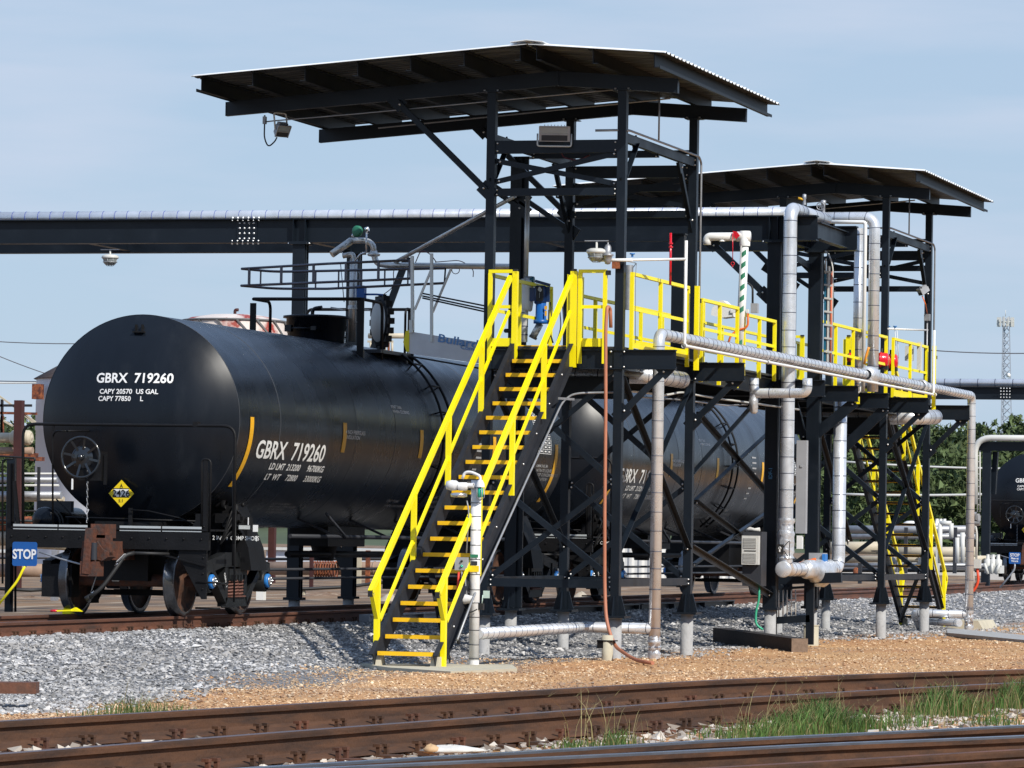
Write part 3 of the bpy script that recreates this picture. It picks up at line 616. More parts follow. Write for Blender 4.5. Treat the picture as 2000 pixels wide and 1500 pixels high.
# coupler
cc = P(186, 1075, X=50.75)
mb = MB(); mb.prism([(-.15, -.1), (-.13, .12), (-.02, .14), (.03, .10), (.03, -.16), (-.05, -.20), (-.14, -.16)], cc + V((-.12, 0, 0)), (0, -1, 0), (0, 0, 1), (.3, 0, 0))
mb.prism([(.04, .12), (.12, .02), (.20, -.02), (.20, -.08), (.12, -.13), (.05, -.12)], cc + V((-.05, 0, 0)), (0, -1, 0), (0, 0, 1), (.26, 0, 0))
mb.box(cc.x - .02, cc.x + .35, cc.y - .14, cc.y + .06, cc.z + .16, cc.z + .34); mb.box(cc.x + .25, cc.x + 1.3, cc.y - .13, cc.y + .13, cc.z - .12, cc.z + .12)
mb.bar(cc + V((-.1, .06, -.30)), cc + V((-.1, .02, .28)), .10, .15, (1, 0, 0)); mb.box(cc.x - .16, cc.x + .1, cc.y - .08, cc.y + .14, cc.z - .33, cc.z - .14)
mb.box(cc.x - .02, cc.x + .1, cc.y - .2, cc.y + .0, cc.z - .06, cc.z + .2); cpl = mb.build('coupler', M['coupler'], car)
mb = MB(); mb.lathe(cc + V((-.14, -.04, -.12)), (0, 0, 1), [(0, .04), (.22, .04)], 12); mb.build('knuckle', M['dgrey'], cpl)
mb = MB(); mb.tube([P(200, 1092, X=50.8), P(190, 1120, X=50.8), P(177, 1158, X=50.8)], .007, 5); mb.tube([P(77, 1078, X=51), P(120, 1092, X=51), P(158, 1102, X=50.8)], .012, 6); build_apart(mb, 'hose_chain', M['galv'], car)
mb = MB(); mb.tube(fillet([P(262, 1080, X=51.1), P(244, 1084, X=51), P(228, 1108, X=50.9), P(200, 1147, X=50.8), P(176, 1166, X=50.75)], .1), .026, 10)
mb.tube([P(262, 1080, X=51.1), P(330, 1082, X=51.4)], .02, 8); mb.tube([P(180, 1163, X=50.78), P(167, 1171, X=50.75)], .036, 8); hs = mb.build('air_hose', M['rubber'], car)
mb = MB(); mb.tube([P(186, 1157, X=50.79), P(181, 1161, X=50.78)], .031, 10); mb.tube([P(231, 1101, X=50.93), P(227, 1107, X=50.92)], .031, 10); build_apart(mb, 'hose_clamp', M['chrome'], hs)
mb = MB(); mb.bar(P(229, 1097, X=50.87), P(244, 1082, X=50.87), .005, .06, (1, 0, 0)); mb.build('hose_tag', M['decal'], hs)
# underframe: side stub sills, centre pipe, brackets, outlets
mb = MB(); mb.box(TX0 - .6, TX0 + 2.6, TY - .38, TY + .38, .95, 1.72); mb.box(TX1 - 2.6, TX1 + .6, TY - .38, TY + .38, .95, 1.72)
for x in (TX0 + 1.1, TX1 - 1.1): mb.prism([(-1.3, .05), (1.3, .05), (1.25, .35), (1.0, .9), (-1.0, .9), (-1.25, .35)], (x - .3, TY, 1.05), (0, 1, 0), (0, 0, 1), (.6, 0, 0))
build_apart(mb, 'underframe', M['tankdirt'], car)
mb = MB(); pz = P(560, 1047, Y=19.55).z; mb.tube([(55.0, 19.5, pz), (65.6, 19.5, pz)], .03, 8); mb.tube([P(637, 1003, Y=19.45), P(676, 1050, Y=19.45)], .022, 6)
for x in (57, 59.3, 61.4, 63.4): mb.bar((x, 19.5, pz), (x, 20.1, pz + .25), .05, .03)
mb.tube([(54, 19.6, .98), (66, 19.6, .98)], .018, 6); mb.tube([(55, 19.8, 1.1), (66, 19.8, 1.1)], .02, 6)
build_apart(mb, 'side_handrail', M['dgrey'], car)
mb = MB(); mb.box(59.2, 60.9, 20.4, 21.0, 1.42, 1.74); mb.lathe((59.9, TY, 1.2), (0, 0, 1), [(0, .14), (.15, .18), (.4, .25)], 20); mb.tube([(58, 20.6, 1.3), (62.4, 20.6, 1.3)], .05, 8); mb.build('outlet_valve', M['tankdirt'], car)
# valve cluster at near corner
mb = MB(); q = P(470, 1020, X=53.2)
for i in range(22):
    c = q + V((random.uniform(-.2, .5), random.uniform(-.05, .3), random.uniform(-.32, .25))); r = random.uniform(.03, .08)
    if i % 2: mb.lathe(c, (random.choice([(1, 0, 0), (0, 0, 1), (0, 1, 0)])), [(0, r), (.05, r * 1.2), (.06, r * .7), (.14, r * .7)], 10)
    else: mb.obox(c, V((r, 0, 0)), V((0, r, 0)), V((0, 0, r * .8)))
for i in range(4): mb.tube(fillet([q + V((0, 0, .1 * i - .2)), q + V((-.3, .0, .1 * i - .1)), q + V((-.5, .1, -.3))], .1), .012, 6)
mb.prism([(0, 0), (.45, 0), (.25, .85), (.05, .85)], q + V((-.1, .25, -.45)), (1, 0, 0), (0, 0, 1), (0, .04, 0)); mb.tube([q + V((-.06, -.05, .26 - .02 * k)) for k in (0, 3)], .02, 6)
mb.build('brake_valve', M['tankdirt'], car)
text('2 INCH  COMP SHOES', .055, P(415, 1054, X=53.0), (0, -1, 0), (0, 0, 1), parent=car, name='lettering', sx=.85)
mb = MB(); c = P(499, 1032, X=52.9); mb.obox(c, V((.004, 0, 0)), V((0, .035, 0)), V((0, 0, .045))); c = P(501, 1052, X=52.9); mb.obox(c, V((.004, 0, 0)), V((0, .006, 0)), V((0, 0, .035))); c = P(485, 1018, X=52.7); mb.obox(c, V((.004, 0, 0)), V((0, .006, 0)), V((0, 0, .05))); build_apart(mb, 'valve_tag', M['decal'], car)
# trucks
def wheel(mb, x, y, s, R=.457):   # s: outward direction sign along Y
    o = (x, y, .5 + R)
    mb.lathe(o, (0, s, 0), [(-.055, .08), (-.05, .12), (-.02, .30), (-.045, R - .06), (-.07, R - .045)], 48, 0)
    mb.lathe(o, (0, s, 0), [(-.07, R - .045), (-.072, R + .02), (-.065, R + .026), (-.045, R + .018), (-.037, R), (.06, R - .007), (.065, R - .05)], 48, 1)
    mb.lathe(o, (0, s, 0), [(.065, R - .05), (.03, R - .07), (-.0, .30), (.03, .16), (.06, .13), (.07, .09), (.07, 0)], 48, 0)
def truck(parent, cx):
    for ax_ in (-1.07, 1.07):
        x = cx + ax_
        for y, s in ((YN + .0, -1), (YF - .0, 1)): mb = MB(); wheel(mb, x, y, s); w_ = mb.build('wheel', [M['wheelface'], M['tread_w']], parent)
        MB().lathe((x, TY, .957), (0, 1, 0), [(-.95, .07), (-.6, .085), (.6, .085), (.95, .07)], 20).build('axle', M['coupler'], w_)
        MB().obox((x - .09, TY + .12, .975), V((.004, 0, 0)), V((0, .05, 0)), V((0, 0, .04))).build('axle_tag', M['decal'], w_)
    for y, s in ((YN - .32, -1), (YF + .32, 1)):
        mb = MB(); yy = y - .06
        outer = [(-1.08, .30), (-1.08, .42), (-.98, .53), (-.45, .62), (.45, .62), (.98, .53), (1.08, .42), (1.08, .30), (.70, .30), (.62, .18), (.42, -.02), (.30, -.10), (-.30, -.10), (-.42, -.02), (-.62, .18), (-.70, .30)]
        # frame from bars so that windows stay open
        def B(a, b, h): mb.bar((cx + a[0], y, .72 + a[1]), (cx + b[0], y, .72 + b[1]), .12, h, (0, 0, 1))
        B((-1.22, .40), (-.45, .52), .17); B((-.47, .52), (.47, .52), .19); B((.45, .52), (1.22, .40), .17)
        B((-.86, .34), (-.36, -.02), .10); B((.86, .34), (.36, -.02), .10); B((-.40, -.04), (.40, -.04), .12)
        for e in (-1, 1):
            mb.bar((cx + e * .36, y, .70), (cx + e * .36, y, 1.2), .10, .12, (1, 0, 0)); mb.box(cx + e * 1.07 - .16, cx + e * 1.07 + .16, y - .08, y + .08, .98, 1.18)
            mb.lathe((cx + e * 1.07, y, .957), (0, 1, 0), [(-.10, .12), (-.08, .15), (.08, .15)], 24); mb.bar((cx + e * 1.22, y, .95), (cx + e * 1.25, y, 1.2), .12, .08, (1, 0, 0))
        mb.box(cx - .3, cx + .3, y + .02 * s - .05, y + .05, .98, 1.12); mb.tube([(cx - 1.1, y + .12 * s, .93), (cx - .5, y + .12 * s, .93)], .014, 6)
        for k in range(5): mb.box(cx - .22 + k * .11 - .02, cx - .22 + k * .11 + .02, y + .06 * s, y + .1 * s, .96, 1.04)
        sf = mb.build('side_frame', mat('truck_frame_black_%d' % (len(bpy.data.materials)), (.010, .011, .012), .5, var=.3, scale=5, bump=.2, bscale=30, spec=.3), parent)
        mb = MB()
        for g in (-.17, 0, .17):
            pts = []
            for k in range(73):
                a = k / 72 * 5 * 2 * PI; pts.append((cx + g + .075 * math.cos(a), y + .075 * math.sin(a), .76 + .21 * k / 72))
            mb.tube(pts, .0165, 6)
        mb.box(cx - .27, cx + .27, y - .09, y + .09, .745, .765); mb.build('spring', M['spring'], sf)
        for e in (-1, 1):
            mb = MB(); o = (cx + e * 1.07, y + s * .09, .957); mb.lathe(o, (0, s, 0), [(0, .092), (.03, .096), (.045, .085), (.05, .06)], 28, 0); cp = mb.build('bearing_cap', M['lblue'], sf)
            mb = MB()
            mb.lathe((o[0], o[1] + s * .055, o[2]), (0, s, 0), [(0, .068), (.012, .06), (.014, 0)], 20)
            for k in range(3): a = k * 2 * PI / 3; mb.lathe((o[0] + .042 * math.cos(a), o[1] + s * .065, o[2] + .042 * math.sin(a)), (0, s, 0), [(0, .014), (.02, .014), (.022, 0)], 6)
            mb.build('bearing_bolt', M['chrome'], cp)
    mb = MB(); mb.box(cx - .2, cx + .2, YN - .3, YF + .3, .98, 1.18); mb.box(cx - 1.45, cx - 1.2, YF - .1, YF + .32, .72, 1.15)
    for e in (-1, 1): mb.bar((cx + e * .3, YN, .78), (cx + e * .3, YF, .78), .05, .07)
    mb.build('bolster', M['tankdirt'], parent)
tr1 = MB().box(53.3, 53.5, 20.6, 20.8, 1.15, 1.2).build('truck', M['tankdirt'], car)
truck(tr1, 53.08)
tr2 = MB().box(66.9, 67.1, 20.6, 20.8, 1.15, 1.2).build('truck', M['tankdirt'], car)
truck(tr2, 67.3)
text('GBRX 1', .045, (53.08 - .55, YN - .40, 1.06), V((.45, 0, -.9)), V((.9, 0, .45)), parent=tr1, name='lettering')
# platform, manway and ladders on top
PX0, PX1, PY0, PY1 = 59.1, 61.2, 19.92, 21.6; PZ = 4.36
mb = MB(); mb.box(PX0 + .9, PX1 + .3, PY0 - .02, PY0 + .5, PZ - .05, PZ); mb.box(PX0 + .9, PX1 + .3, PY1 - .5, PY1, PZ - .05, PZ); mb.box(PX1 - .3, PX1 + .3, PY0, PY1, PZ - .051, PZ - .002)
for x in (PX0 + .02, PX1): mb.box(x - .03, x + .03, PY0 - .05, PY1 + .05, PZ - .16, PZ - .06)
build_apart(mb, 'top_walkway', M['dgrey'], car)
topz = P(492, 584, X=PX0).z
mb = MB(); A = V((PX0, PY1, topz)); B = V((PX0, PY0, topz)); zb = 4.25
mb.tube([A, B], .026, 8); mb.tube(fillet([A, A + V((.75, 0, 0)), A + V((.75, 0, -.7))], .14), .024, 8); mb.tube(fillet([B, B + V((1.0, 0, 0)), B + V((1.0, 0, -1.0))], .16), .024, 8)
mb.bar(A - V((0, 0, .06)), (PX0, PY1, zb), .09, .03, (1, 0, 0)); mb.bar(B + V((0, 0, .02)), (PX0, PY0, 4.12), .10, .03, (1, 0, 0))
C = V((PX1 + .3, PY0, topz - .02)); D = V((PX1 + .3, PY1, topz - .02))
mb.tube(fillet([D - V((0, 0, .7)), D, C - V((0, -.02, 0)), C], .1), .024, 8); mb.tube(fillet([C - V((.28, 0, .9)), C - V((.28, 0, 0)), C], .1), .02, 8); mb.bar(C + V((0, 0, .02)), C - V((0, 0, 1.05)), .10, .03, (1, 0, 0))
build_apart(mb, 'platform_railing', M['tankdirt'], car)
mw = V((60.0, 20.92, 4.35)); mb = MB(); mb.lathe(mw, (0, 0, 1), [(-.1, .43), (.28, .43), (.29, .45), (.46, .45), (.47, .50), (.50, .50), (.51, .42), (.515, 0)], 32)
mb.tube([mw + V((-.47, -.1, .3)), mw + V((-.47, .25, .3))], .02, 6); mb.obox(mw + V((-.44, .28, .3)), V((.05, 0, 0)), V((0, .05, 0)), V((0, 0, .05))); mb.obox(mw + V((-.44, -.12, .3)), V((.05, 0, 0)), V((0, .04, 0)), V((0, 0, .03)))
mb.tube(fillet([mw + V((.1, .1, .48)), mw + V((.1, .1, .62)), mw + V((.1, -.05, .64))], .06), .03, 8)
mw_o = mb.build('manway', M['tank'], car)
mb = MB(); lc = V((60.55, 20.12, 4.80)); ax = V((-.35, -1, .15)).normalized()
ax = V((-.62, .78, .0)).normalized()
mb.lathe(lc, ax, [(-.06, .0), (-.06, .34), (-.05, .37), (0, .37), (.01, .33)], 32, 0); mb.lathe(lc + ax * .012, ax, [(0, .31), (.01, .3), (.03, .0)], 32, 1)
for k in range(16):
    a = 2 * PI * k / 16; u = V((0, 0, 1)); e1 = (u - ax * u.dot(ax)).normalized(); e2 = ax.cross(e1); mb.obox(lc - ax * .05 + (e1 * math.cos(a) + e2 * math.sin(a)) * .37, e1 * .045, e2 * .045, ax * .05, 0)
mb.build('manway_lid', [M['tankdirt'], M['lgrey']], car)
mb = MB(); a = mw + V((.3, -.36, .4))
for k in range(7): c = a - V((0, 0, .05 * k)); mb.ring(c, (1, 0, 0) if k % 2 else (0, 1, 0), .018, .005, 8, 4)
mb.build('lid_chain', M['tankdirt'], mw_o)
# side ladder from the platform down the shell
mb = MB()
for x in (61.0, 61.45):
    pts = [V((x, TY - (TR + .10) * math.cos(a), TZ + (TR + .10) * math.sin(a))) for a in np.linspace(1.0, -.95, 22)]; mb.tube(pts, .02, 6)
for a in np.linspace(.85, -.9, 7):
    p = V((61.0, TY - (TR + .10) * math.cos(a), TZ + (TR + .10) * math.sin(a))); mb.tube([p, p + V((.45, 0, 0))], .014, 6)
    for x in (61.0, 61.45): mb.tube([V((x, p.y, p.z)), V((x, TY - TR * math.cos(a), TZ + TR * math.sin(a)))], .012, 5)
mb.build('side_ladder', M['tankdirt'], car)
# further tank cars
car2 = copy_tree(car, (TC.x + 18.52, TC.y, TC.z), 'second black tank car, coupled behind the nearest one and seen through the loading rack braces')
car3 = copy_tree(car, (130 + 8.2, 21.95, .5), 'farthest black tank car at the right edge, half out of frame behind the slender pipe', skip=('inspection_table', 'stencil_line', 'hazard_label'))

# ------------------------------------------------------------------ loading rack
XF, XR, YR, YL = 54.0, 57.85, 14.6, 16.4
PWD = .058
S_ = M['steel']
def zroof(y): return 7.78 - .075 * abs(y - 15.5)     # top of the rafters
def bolts(mb, p, q, n, nrm, r=.013):
    for k in range(n):
        c = V(p).lerp(V(q), k / max(1, n - 1)); mb.lathe(c, nrm, [(0, r), (.012, r * .9), (.014, 0)], 8, 1)
def hplate(mb, x, y, z):
    mb.box(x - .17, x + .17, y - .17, y + .17, z, z + .03)
    for e in ((1, 0), (-1, 0), (0, 1), (0, -1)):
        mb.prism([(.05, 0), (.15, 0), (.08, .26), (.05, .26)], (x - .01 * abs(e[1]), y - .01 * abs(e[0]), z + .03), (e[0], e[1], 0), (0, 0, 1), (.02 * abs(e[1]), .02 * abs(e[0]), 0))
def pile(x, y, zt, zb=-.15, r=.085):
    mb = MB(); mb.lathe((x, y, zb), (0, 0, 1), [(0, r), (zt - zb, r), (zt - zb + .001, 0)], 20); mb.lathe((x, y, zt), (0, 0, 1), [(0, r + .01), (.012, r + .01), (.014, 0)], 20); return mb
rack = root('loading_rack', 'front loading rack, black steel tower with the larger corrugated canopy, around the near stairs', 'loading rack', (XF, YR, 0), 'covered steel loading racks')
for x in (XF, XR):
    for y in (YR, YL):
        mb = MB(); zt = zroof(y) - .2; mb.box(x - PWD, x + PWD, y - PWD, y + PWD, .59, zt); hplate(mb, x, y, .56)
        mb.box(x - .10, x + .10, y - .12, y + .12, zt, zt + .012)
        for e in (-1, 1): mb.lathe((x - .08, y + e * .09, zt + .012), (0, 0, 1), [(0, .016), (.02, .016), (.022, 0)], 8, 1)
        po = mb.build('post', [S_, M['bolt']], rack)
        pile(x, y, .55, r=.088 if y == YR else .08).build('footing', M['conc'], po)
# rafters
for x in (XF - .06, XR - .05):
    mb = MB()
    for ya, yb in ((13.85, 15.5), (15.5, 20.16)):
        za, zb = zroof(ya) - .095, zroof(yb) - .095; mb.channel((x, ya, za), (x, yb, zb), .07, .19, -1, .012)
    mb.box(x - .012, x + .075, 13.845, 13.857, zroof(13.85) - .19, zroof(13.85)); mb.box(x - .012, x + .075, 20.153, 20.165, zroof(20.16) - .19, zroof(20.16)); mb.box(x - .018, x - .006, 15.47, 15.53, 7.59, 7.775)
    mb.build('rafter', S_, rack)
# purlins
CX0, CX1 = 52.62, 58.98
py = [20.02, 19.30, 18.57, 17.84, 17.11, 16.38, 15.62, 15.40, 14.64, 13.82]
for i, y in enumerate(py):
    z = zroof(y); mb = MB(); s = 1 if y > 15.5 else -1
    mb.box(CX0, CX1, y - .005, y + .005, z + .002, z + .19); mb.box(CX0, CX1, min(y, y + s * .07), max(y, y + s * .07), z + .002, z + .012); mb.box(CX0, CX1, min(y, y - s * .07), max(y, y - s * .07), z + .18, z + .19)
    if i in (0, 9): mb.box(CX0, CX1, y + s * .07 - .004, y + s * .07 + .004, z - .01, z + .03)
    mb.build('purlin', mat('purlin_grey_steel', (.009, .012, .016), .5, var=.3, scale=3, spec=.3) if i == 0 else bpy.data.materials['purlin_grey_steel'], rack)
# roof sheets : corrugation along the slope
def sheet(ya, yb, nm):
    mb = MB(); xs = np.arange(CX0 - .12, CX1 + .16, .03); ph = (xs * 5.0) % 1.0; up = np.where(ph < .18, .028, np.where(ph < .26, .028 * (1 - (ph - .18) / .08), np.where(ph > .92, .028 * (ph - .92) / .08, 0)))
    n = len(xs); vs = []
    for dz in (0.0, -.006):
        for y in (ya, yb):
            for x, u in zip(xs, up): vs.append((x, y, zroof(y) + .195 + u + dz))
    fs = []
    for i in range(n - 1): fs += [(i, i + 1, n + i + 1, n + i), (2 * n + i, 3 * n + i, 3 * n + i + 1, 2 * n + i + 1), (i, 2 * n + i, 2 * n + i + 1, i + 1), (n + i, n + i + 1, 3 * n + i + 1, 3 * n + i)]
    fs += [(0, n, 3 * n, 2 * n), (n - 1, 3 * n - 1, 4 * n - 1, 2 * n - 1)]; mb.add(vs, fs)
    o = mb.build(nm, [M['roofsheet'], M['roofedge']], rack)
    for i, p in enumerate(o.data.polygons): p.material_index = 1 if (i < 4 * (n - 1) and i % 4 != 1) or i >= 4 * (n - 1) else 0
    return o
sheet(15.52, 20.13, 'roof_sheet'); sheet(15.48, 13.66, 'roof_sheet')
mb = MB()
for e, y2 in ((1, 15.72), (-1, 15.28)): mb.add([(CX0 - .14, 15.5, 8.03), (CX1 + .18, 15.5, 8.03), (CX1 + .18, y2, 8.005), (CX0 - .14, y2, 8.005), (CX0 - .14, 15.5, 8.02), (CX1 + .18, 15.5, 8.02), (CX1 + .18, y2, 7.995), (CX0 - .14, y2, 7.995)], [(0, 1, 2, 3), (7, 6, 5, 4), (0, 3, 7, 4), (1, 5, 6, 2), (3, 2, 6, 7)])
mb.build('ridge_cap', M['roofedge'], rack)
def strut(parent, p, q, w_=.07, h=.07, name='brace', bolt=None, mt=None, plate=0):
    mb = MB(); p = V(p); q = V(q); mb.bar(p, q, .012, h); d = (q - p).normalized(); sx = d.cross(V((0, 0, 1))).normalized(); uu = sx.cross(d)
    mb.obox((p + q) / 2 + uu * (h / 2 - .006) + sx * w_ / 2, (q - p) / 2, sx * w_ / 2, uu * .006)
    if plate:
        for c in (p, q): mb.obox(c, d * .11, sx * .01, uu * .09)
    nrm = -sx if sx.x > 0 else sx
    if abs(sx.x) < .3: nrm = V((0, -1, 0))
    bolts(mb, p + d * .05 + nrm * .012, p + d * .05 + nrm * .012, 1, nrm, .016); bolts(mb, q - d * .05 + nrm * .012, q - d * .05 + nrm * .012, 1, nrm, .016)
    return mb.build(name, [mt or S_, M['bolt']], parent)
def girt(parent, p, q, h=.1, w_=.06, name='girt', nb=2):
    mb = MB(); p = V(p); q = V(q); mb.bar(p, q, w_, h); d = (q - p).normalized(); sx = d.cross(V((0, 0, 1))).normalized(); nrm = sx if (sx.x < -.5 or sx.y < -.5) else -sx
    for e, c in ((1, p), (-1, q)): bolts(mb, c + d * e * .03 + nrm * (w_ / 2) + V((0, 0, h * .3)), c + d * e * .03 + nrm * (w_ / 2) - V((0, 0, h * .3)), nb, nrm, .012)
    return mb.build(name, [S_, M['bolt']], parent)
for x in (XF, XR):
    girt(rack, (x, YR + PWD, 6.78), (x, YL - PWD, 6.78), .17, .08, 'top_beam'); girt(rack, (x, YR + PWD, 6.18), (x, YL - PWD, 6.18), .10)
    strut(rack, (x - .0, YR + .06, 6.69), (x - .0, YL - .06, 6.32)); strut(rack, (x + .03, YR + .06, 6.28), (x + .03, YL - .06, 6.60))
for y in (YR, YL):
    girt(rack, (XF + PWD, y, 6.90), (XR - PWD, y, 6.90), .12, .07, 'side_beam')
    strut(rack, (XF + .06, y, 6.35), (XF + .65, y, 6.85), plate=1); strut(rack, (XR - .06, y, 6.05), (XR - .75, y, 6.82), plate=1)
girt(rack, (XR, YR, 7.05), (XR, YL, 7.05), .06); girt(rack, (XR, YR, 6.55), (XR, YL, 6.55), .10)
girt(rack, (XF + 1.9, YR, 6.84), (XF + 1.9, YL, 6.84), .08)
for x in (XF - .02, XR):    # knee braces under the long overhang
    strut(rack, (x - .03, 17.72, 7.40), (x - .03, YL + .05, 6.20), h=.085, plate=1)
strut(rack, (XR, YL - .02, 5.95), (XR, 17.1, 6.42), plate=1); strut(rack, (XR, 17.1, 6.25), (XR + .0, 17.55, 6.55), plate=1)
# working platform
mb = MB(); mb.box(XF - .05, XR + .2, YR - .05, YL + .05, 4.10, 4.13); mb.build('deck', M['dgrey'], rack)
for x in (XF, XR):
    mb = MB(); mb.ibeam((x - .03, 13.82, 3.96), (x - .03, YL + .06, 3.96), .10, .26); bolts(mb, (x - .09, YR + .09, 4.06), (x - .09, YR + .09, 3.86), 2, (-1, 0, 0)); bolts(mb, (x - .09, YR - .09, 4.06), (x - .09, YR - .09, 3.86), 2, (-1, 0, 0)); mb.build('platform_beam', [S_, M['bolt']], rack)
    strut(rack, (x - .02, 13.95, 3.84), (x - .02, YR - .05, 3.25), h=.09, plate=1)
for y in (YR, YL): MB().ibeam((XF, y, 3.94), (XR, y, 3.94), .1, .22).build('platform_beam', S_, rack)
mb = MB(); mb.ibeam((58.0, 17.22, .6), (58.0, 17.22, 7.0), .17, .17, .014, .012, up=(1, 0, 0)); mb.box(57.98, 58.02, 17.06, 17.22, .6, 7.0); hplate(mb, 58.0, 17.22, .56); mb.box(57.88, 58.12, 17.02, 17.26, 7.0, 7.02); c_ = mb.build('column', S_, rack); pile(58.0, 17.22, .55).build('footing', M['conc'], c_)
MB().ibeam((XF + .9, YR + .1, 3.62), (XF + .9, YL + .1, 3.62), .12, .3).build('platform_beam', S_, rack)
# x bracing, front, rear and sides
for x in (XF + .03, XR):
    for z0, z1 in ((1.06, 2.35), (2.35, 3.78)):
        strut(rack, (x, YR + .05, z0), (x, YL - .05, z1), h=.075); strut(rack, (x + .03, YR + .05, z1), (x + .03, YL - .05, z0), h=.075)
    girt(rack, (x, YR + .05, 1.0), (x, YL - .05, 1.0), .11)
for y in (YR, YL):
    strut(rack, (XF + .05, y, 3.72), (XR - .05, y, 1.45), h=.07); strut(rack, (XF + .05, y + .03, 1.35), (XR - .05, y + .03, 3.70), h=.07); girt(rack, (XF + .05, y, 1.02), (XR - .05, y, 1.02), .10)
# railings of the rack deck
def railing(parent, pts, z=4.12, hgt=1.0, posts=None, name='railing', low=.0, kick=True, ext=.3, n='yellow', mid=True):
    pts = [V((p[0], p[1], z)) for p in pts]
    mb = MB(); ts = .028
    for a, b in zip(pts[:-1], pts[1:]):
        d = (b - a); L = d.length; u = d.normalized()
        mb.bar(a + V((0, 0, hgt)) - u * .02, b + V((0, 0, hgt)) + u * .02, .05, .045)
        if mid: mb.bar(a + V((0, 0, hgt * .53)), b + V((0, 0, hgt * .53)), .012, .045)
        if kick: mb.bar(a + V((0, 0, .06)), b + V((0, 0, .06)), .01, .11)
        k = max(1, int(round(L / 1.3)))
        for i in range(k + 1):
            c = a + d * i / k; mb.box(c.x - .025, c.x + .025, c.y - .025, c.y + .025, z - ext, z + hgt - .02)
    return mb.build(name, M[n], parent)
railing(rack, [(XF - .1, YL - .04), (XF - .1, 16.02)], hgt=1.0, ext=.18)
railing(rack, [(XF - .1, 15.12), (XF - .1, 14.78)], hgt=1.0, ext=.22)
railing(rack, [(XF + .15, YR - .12), (57.15, YR - .12)], hgt=.98, ext=.12)
railing(rack, [(57.3, YL + .1), (XF + .2, YL + .1)], hgt=.98)
mb = MB(); mb.box(XF - .13, XF - .06, 15.98, 16.05, 3.95, 5.12); mb.box(XF - .13, XF - .06, 15.16, 15.25, 3.85, 5.12); mb.box(XF - .10, XF + .55, 15.25, 15.30, 3.9, 5.08)
mb.box(57.05, 57.12, YR - .3, YR - .24, 3.95, 5.12); build_apart(mb, 'gate_post', M['yellow'], rack)
mb = MB()
for x, y, z in ((XF - .1, 16.015, 5.12), (XF - .1, 15.205, 5.12), (XF - .1, 14.74, 5.10), (57.2, YR - .27, 4.92)): mb.box(x - .03, x + .03, y - .028, y + .028, z - .03, z + .03)
build_apart(mb, 'rubber_cap', M['rubber'], rack)
# conduit along the side beam and down the right rear post
mb = MB(); mb.tube(fillet([(XF - .1, YR + .35, 6.98), (XF - .02, YR - .08, 6.99), (XR - .1, YR - .1, 6.98), (XR, YR - .11, 6.9), (XR, YR - .11, 4.2)], .12), .016, 6); mb.build('conduit', M['galv'], rack)
mb = MB(); mb.tube([(XF + 1.5, YR - .1, 7.66), (XF + 1.5, YR - .1, 7.0)], .013, 6); mb.tube([(XF + 2.4, YR - .02, 7.66), (XF + 2.4, 18.8, 7.3)], .012, 6); mb.build('conduit', M['galv'], rack)
rack2 = copy_tree(rack, (XF + 17.35, YR, 0), 'rear loading rack, black steel tower with the smaller-looking canopy at the right')

# connecting walkway between the two racks
wk = root('walkway', 'long raised walkway with yellow railings between the two black loading racks', 'walkway', (60, YR, 4.1))
MB().box(XR + .2, XF + 17.3, YR - .02, YL, 4.10, 4.13).build('deck', M['dgrey'], wk)
for y in (YR + .0, YL): MB().ibeam((XR + .06, y, 3.94), (XF + 17.28, y, 3.94), .1, .24).build('edge_beam', S_, wk)
railing(wk, [(57.95, YR - .12), (60.1, YR - .12)], hgt=.86, kick=False); railing(wk, [(60.6, YR - .1), (62.6, YR - .1)], hgt=.8, kick=False, ext=.1); railing(wk, [(65.6, YR - .1), (71.0, YR - .1)], hgt=.98, kick=False, ext=.1); railing(wk, [(58.0, YL), (70.9, YL)], hgt=.95, kick=False, ext=.0)
mb = MB()
for x, y in ((59.3, YR + .2), (59.6, YR + .3), (64.0, YR + .1), (64.15, YR + .1), (64.3, YR + .1)): mb.box(x - .03, x + .03, y - .03, y + .03, 4.12, 5.05)
build_apart(mb, 'gate_post', M['yellow'], wk)
for x, y0 in ((63.0, 13.8), (65.2, 13.75), (68.3, 13.9)):
    MB().ibeam((x, y0, 3.93), (x, YL, 3.93), .12, .25).build('bracket_beam', S_, wk)
    if x > 64: strut(wk, (x, y0 + .05, 3.80), (x, YR + .35, 2.85), h=.17)
for (xa, za, xb, zb) in ((57.92, 1.5, 62.9, .78), (57.92, 2.5, 62.9, 4.0)): strut(wk, (xa, YR, za), (xb, YR, zb), h=.085)
strut(wk, (65.3, YR, 4.0), (68.6, YR, 1.6), h=.09)
for (xa, za, xb, zb) in ((65.4, 3.6, 71.2, 2.2), (65.4, 2.2, 71.2, 1.2)): strut(wk, (xa, YL, za), (xb, YL, zb), h=.08); strut(wk, (xa, YL + .03, zb), (xb, YL + .03, za), h=.08)
girt(wk, (65.4, YR + .1, 1.02), (71.2, YR + .1, 1.02), .1)

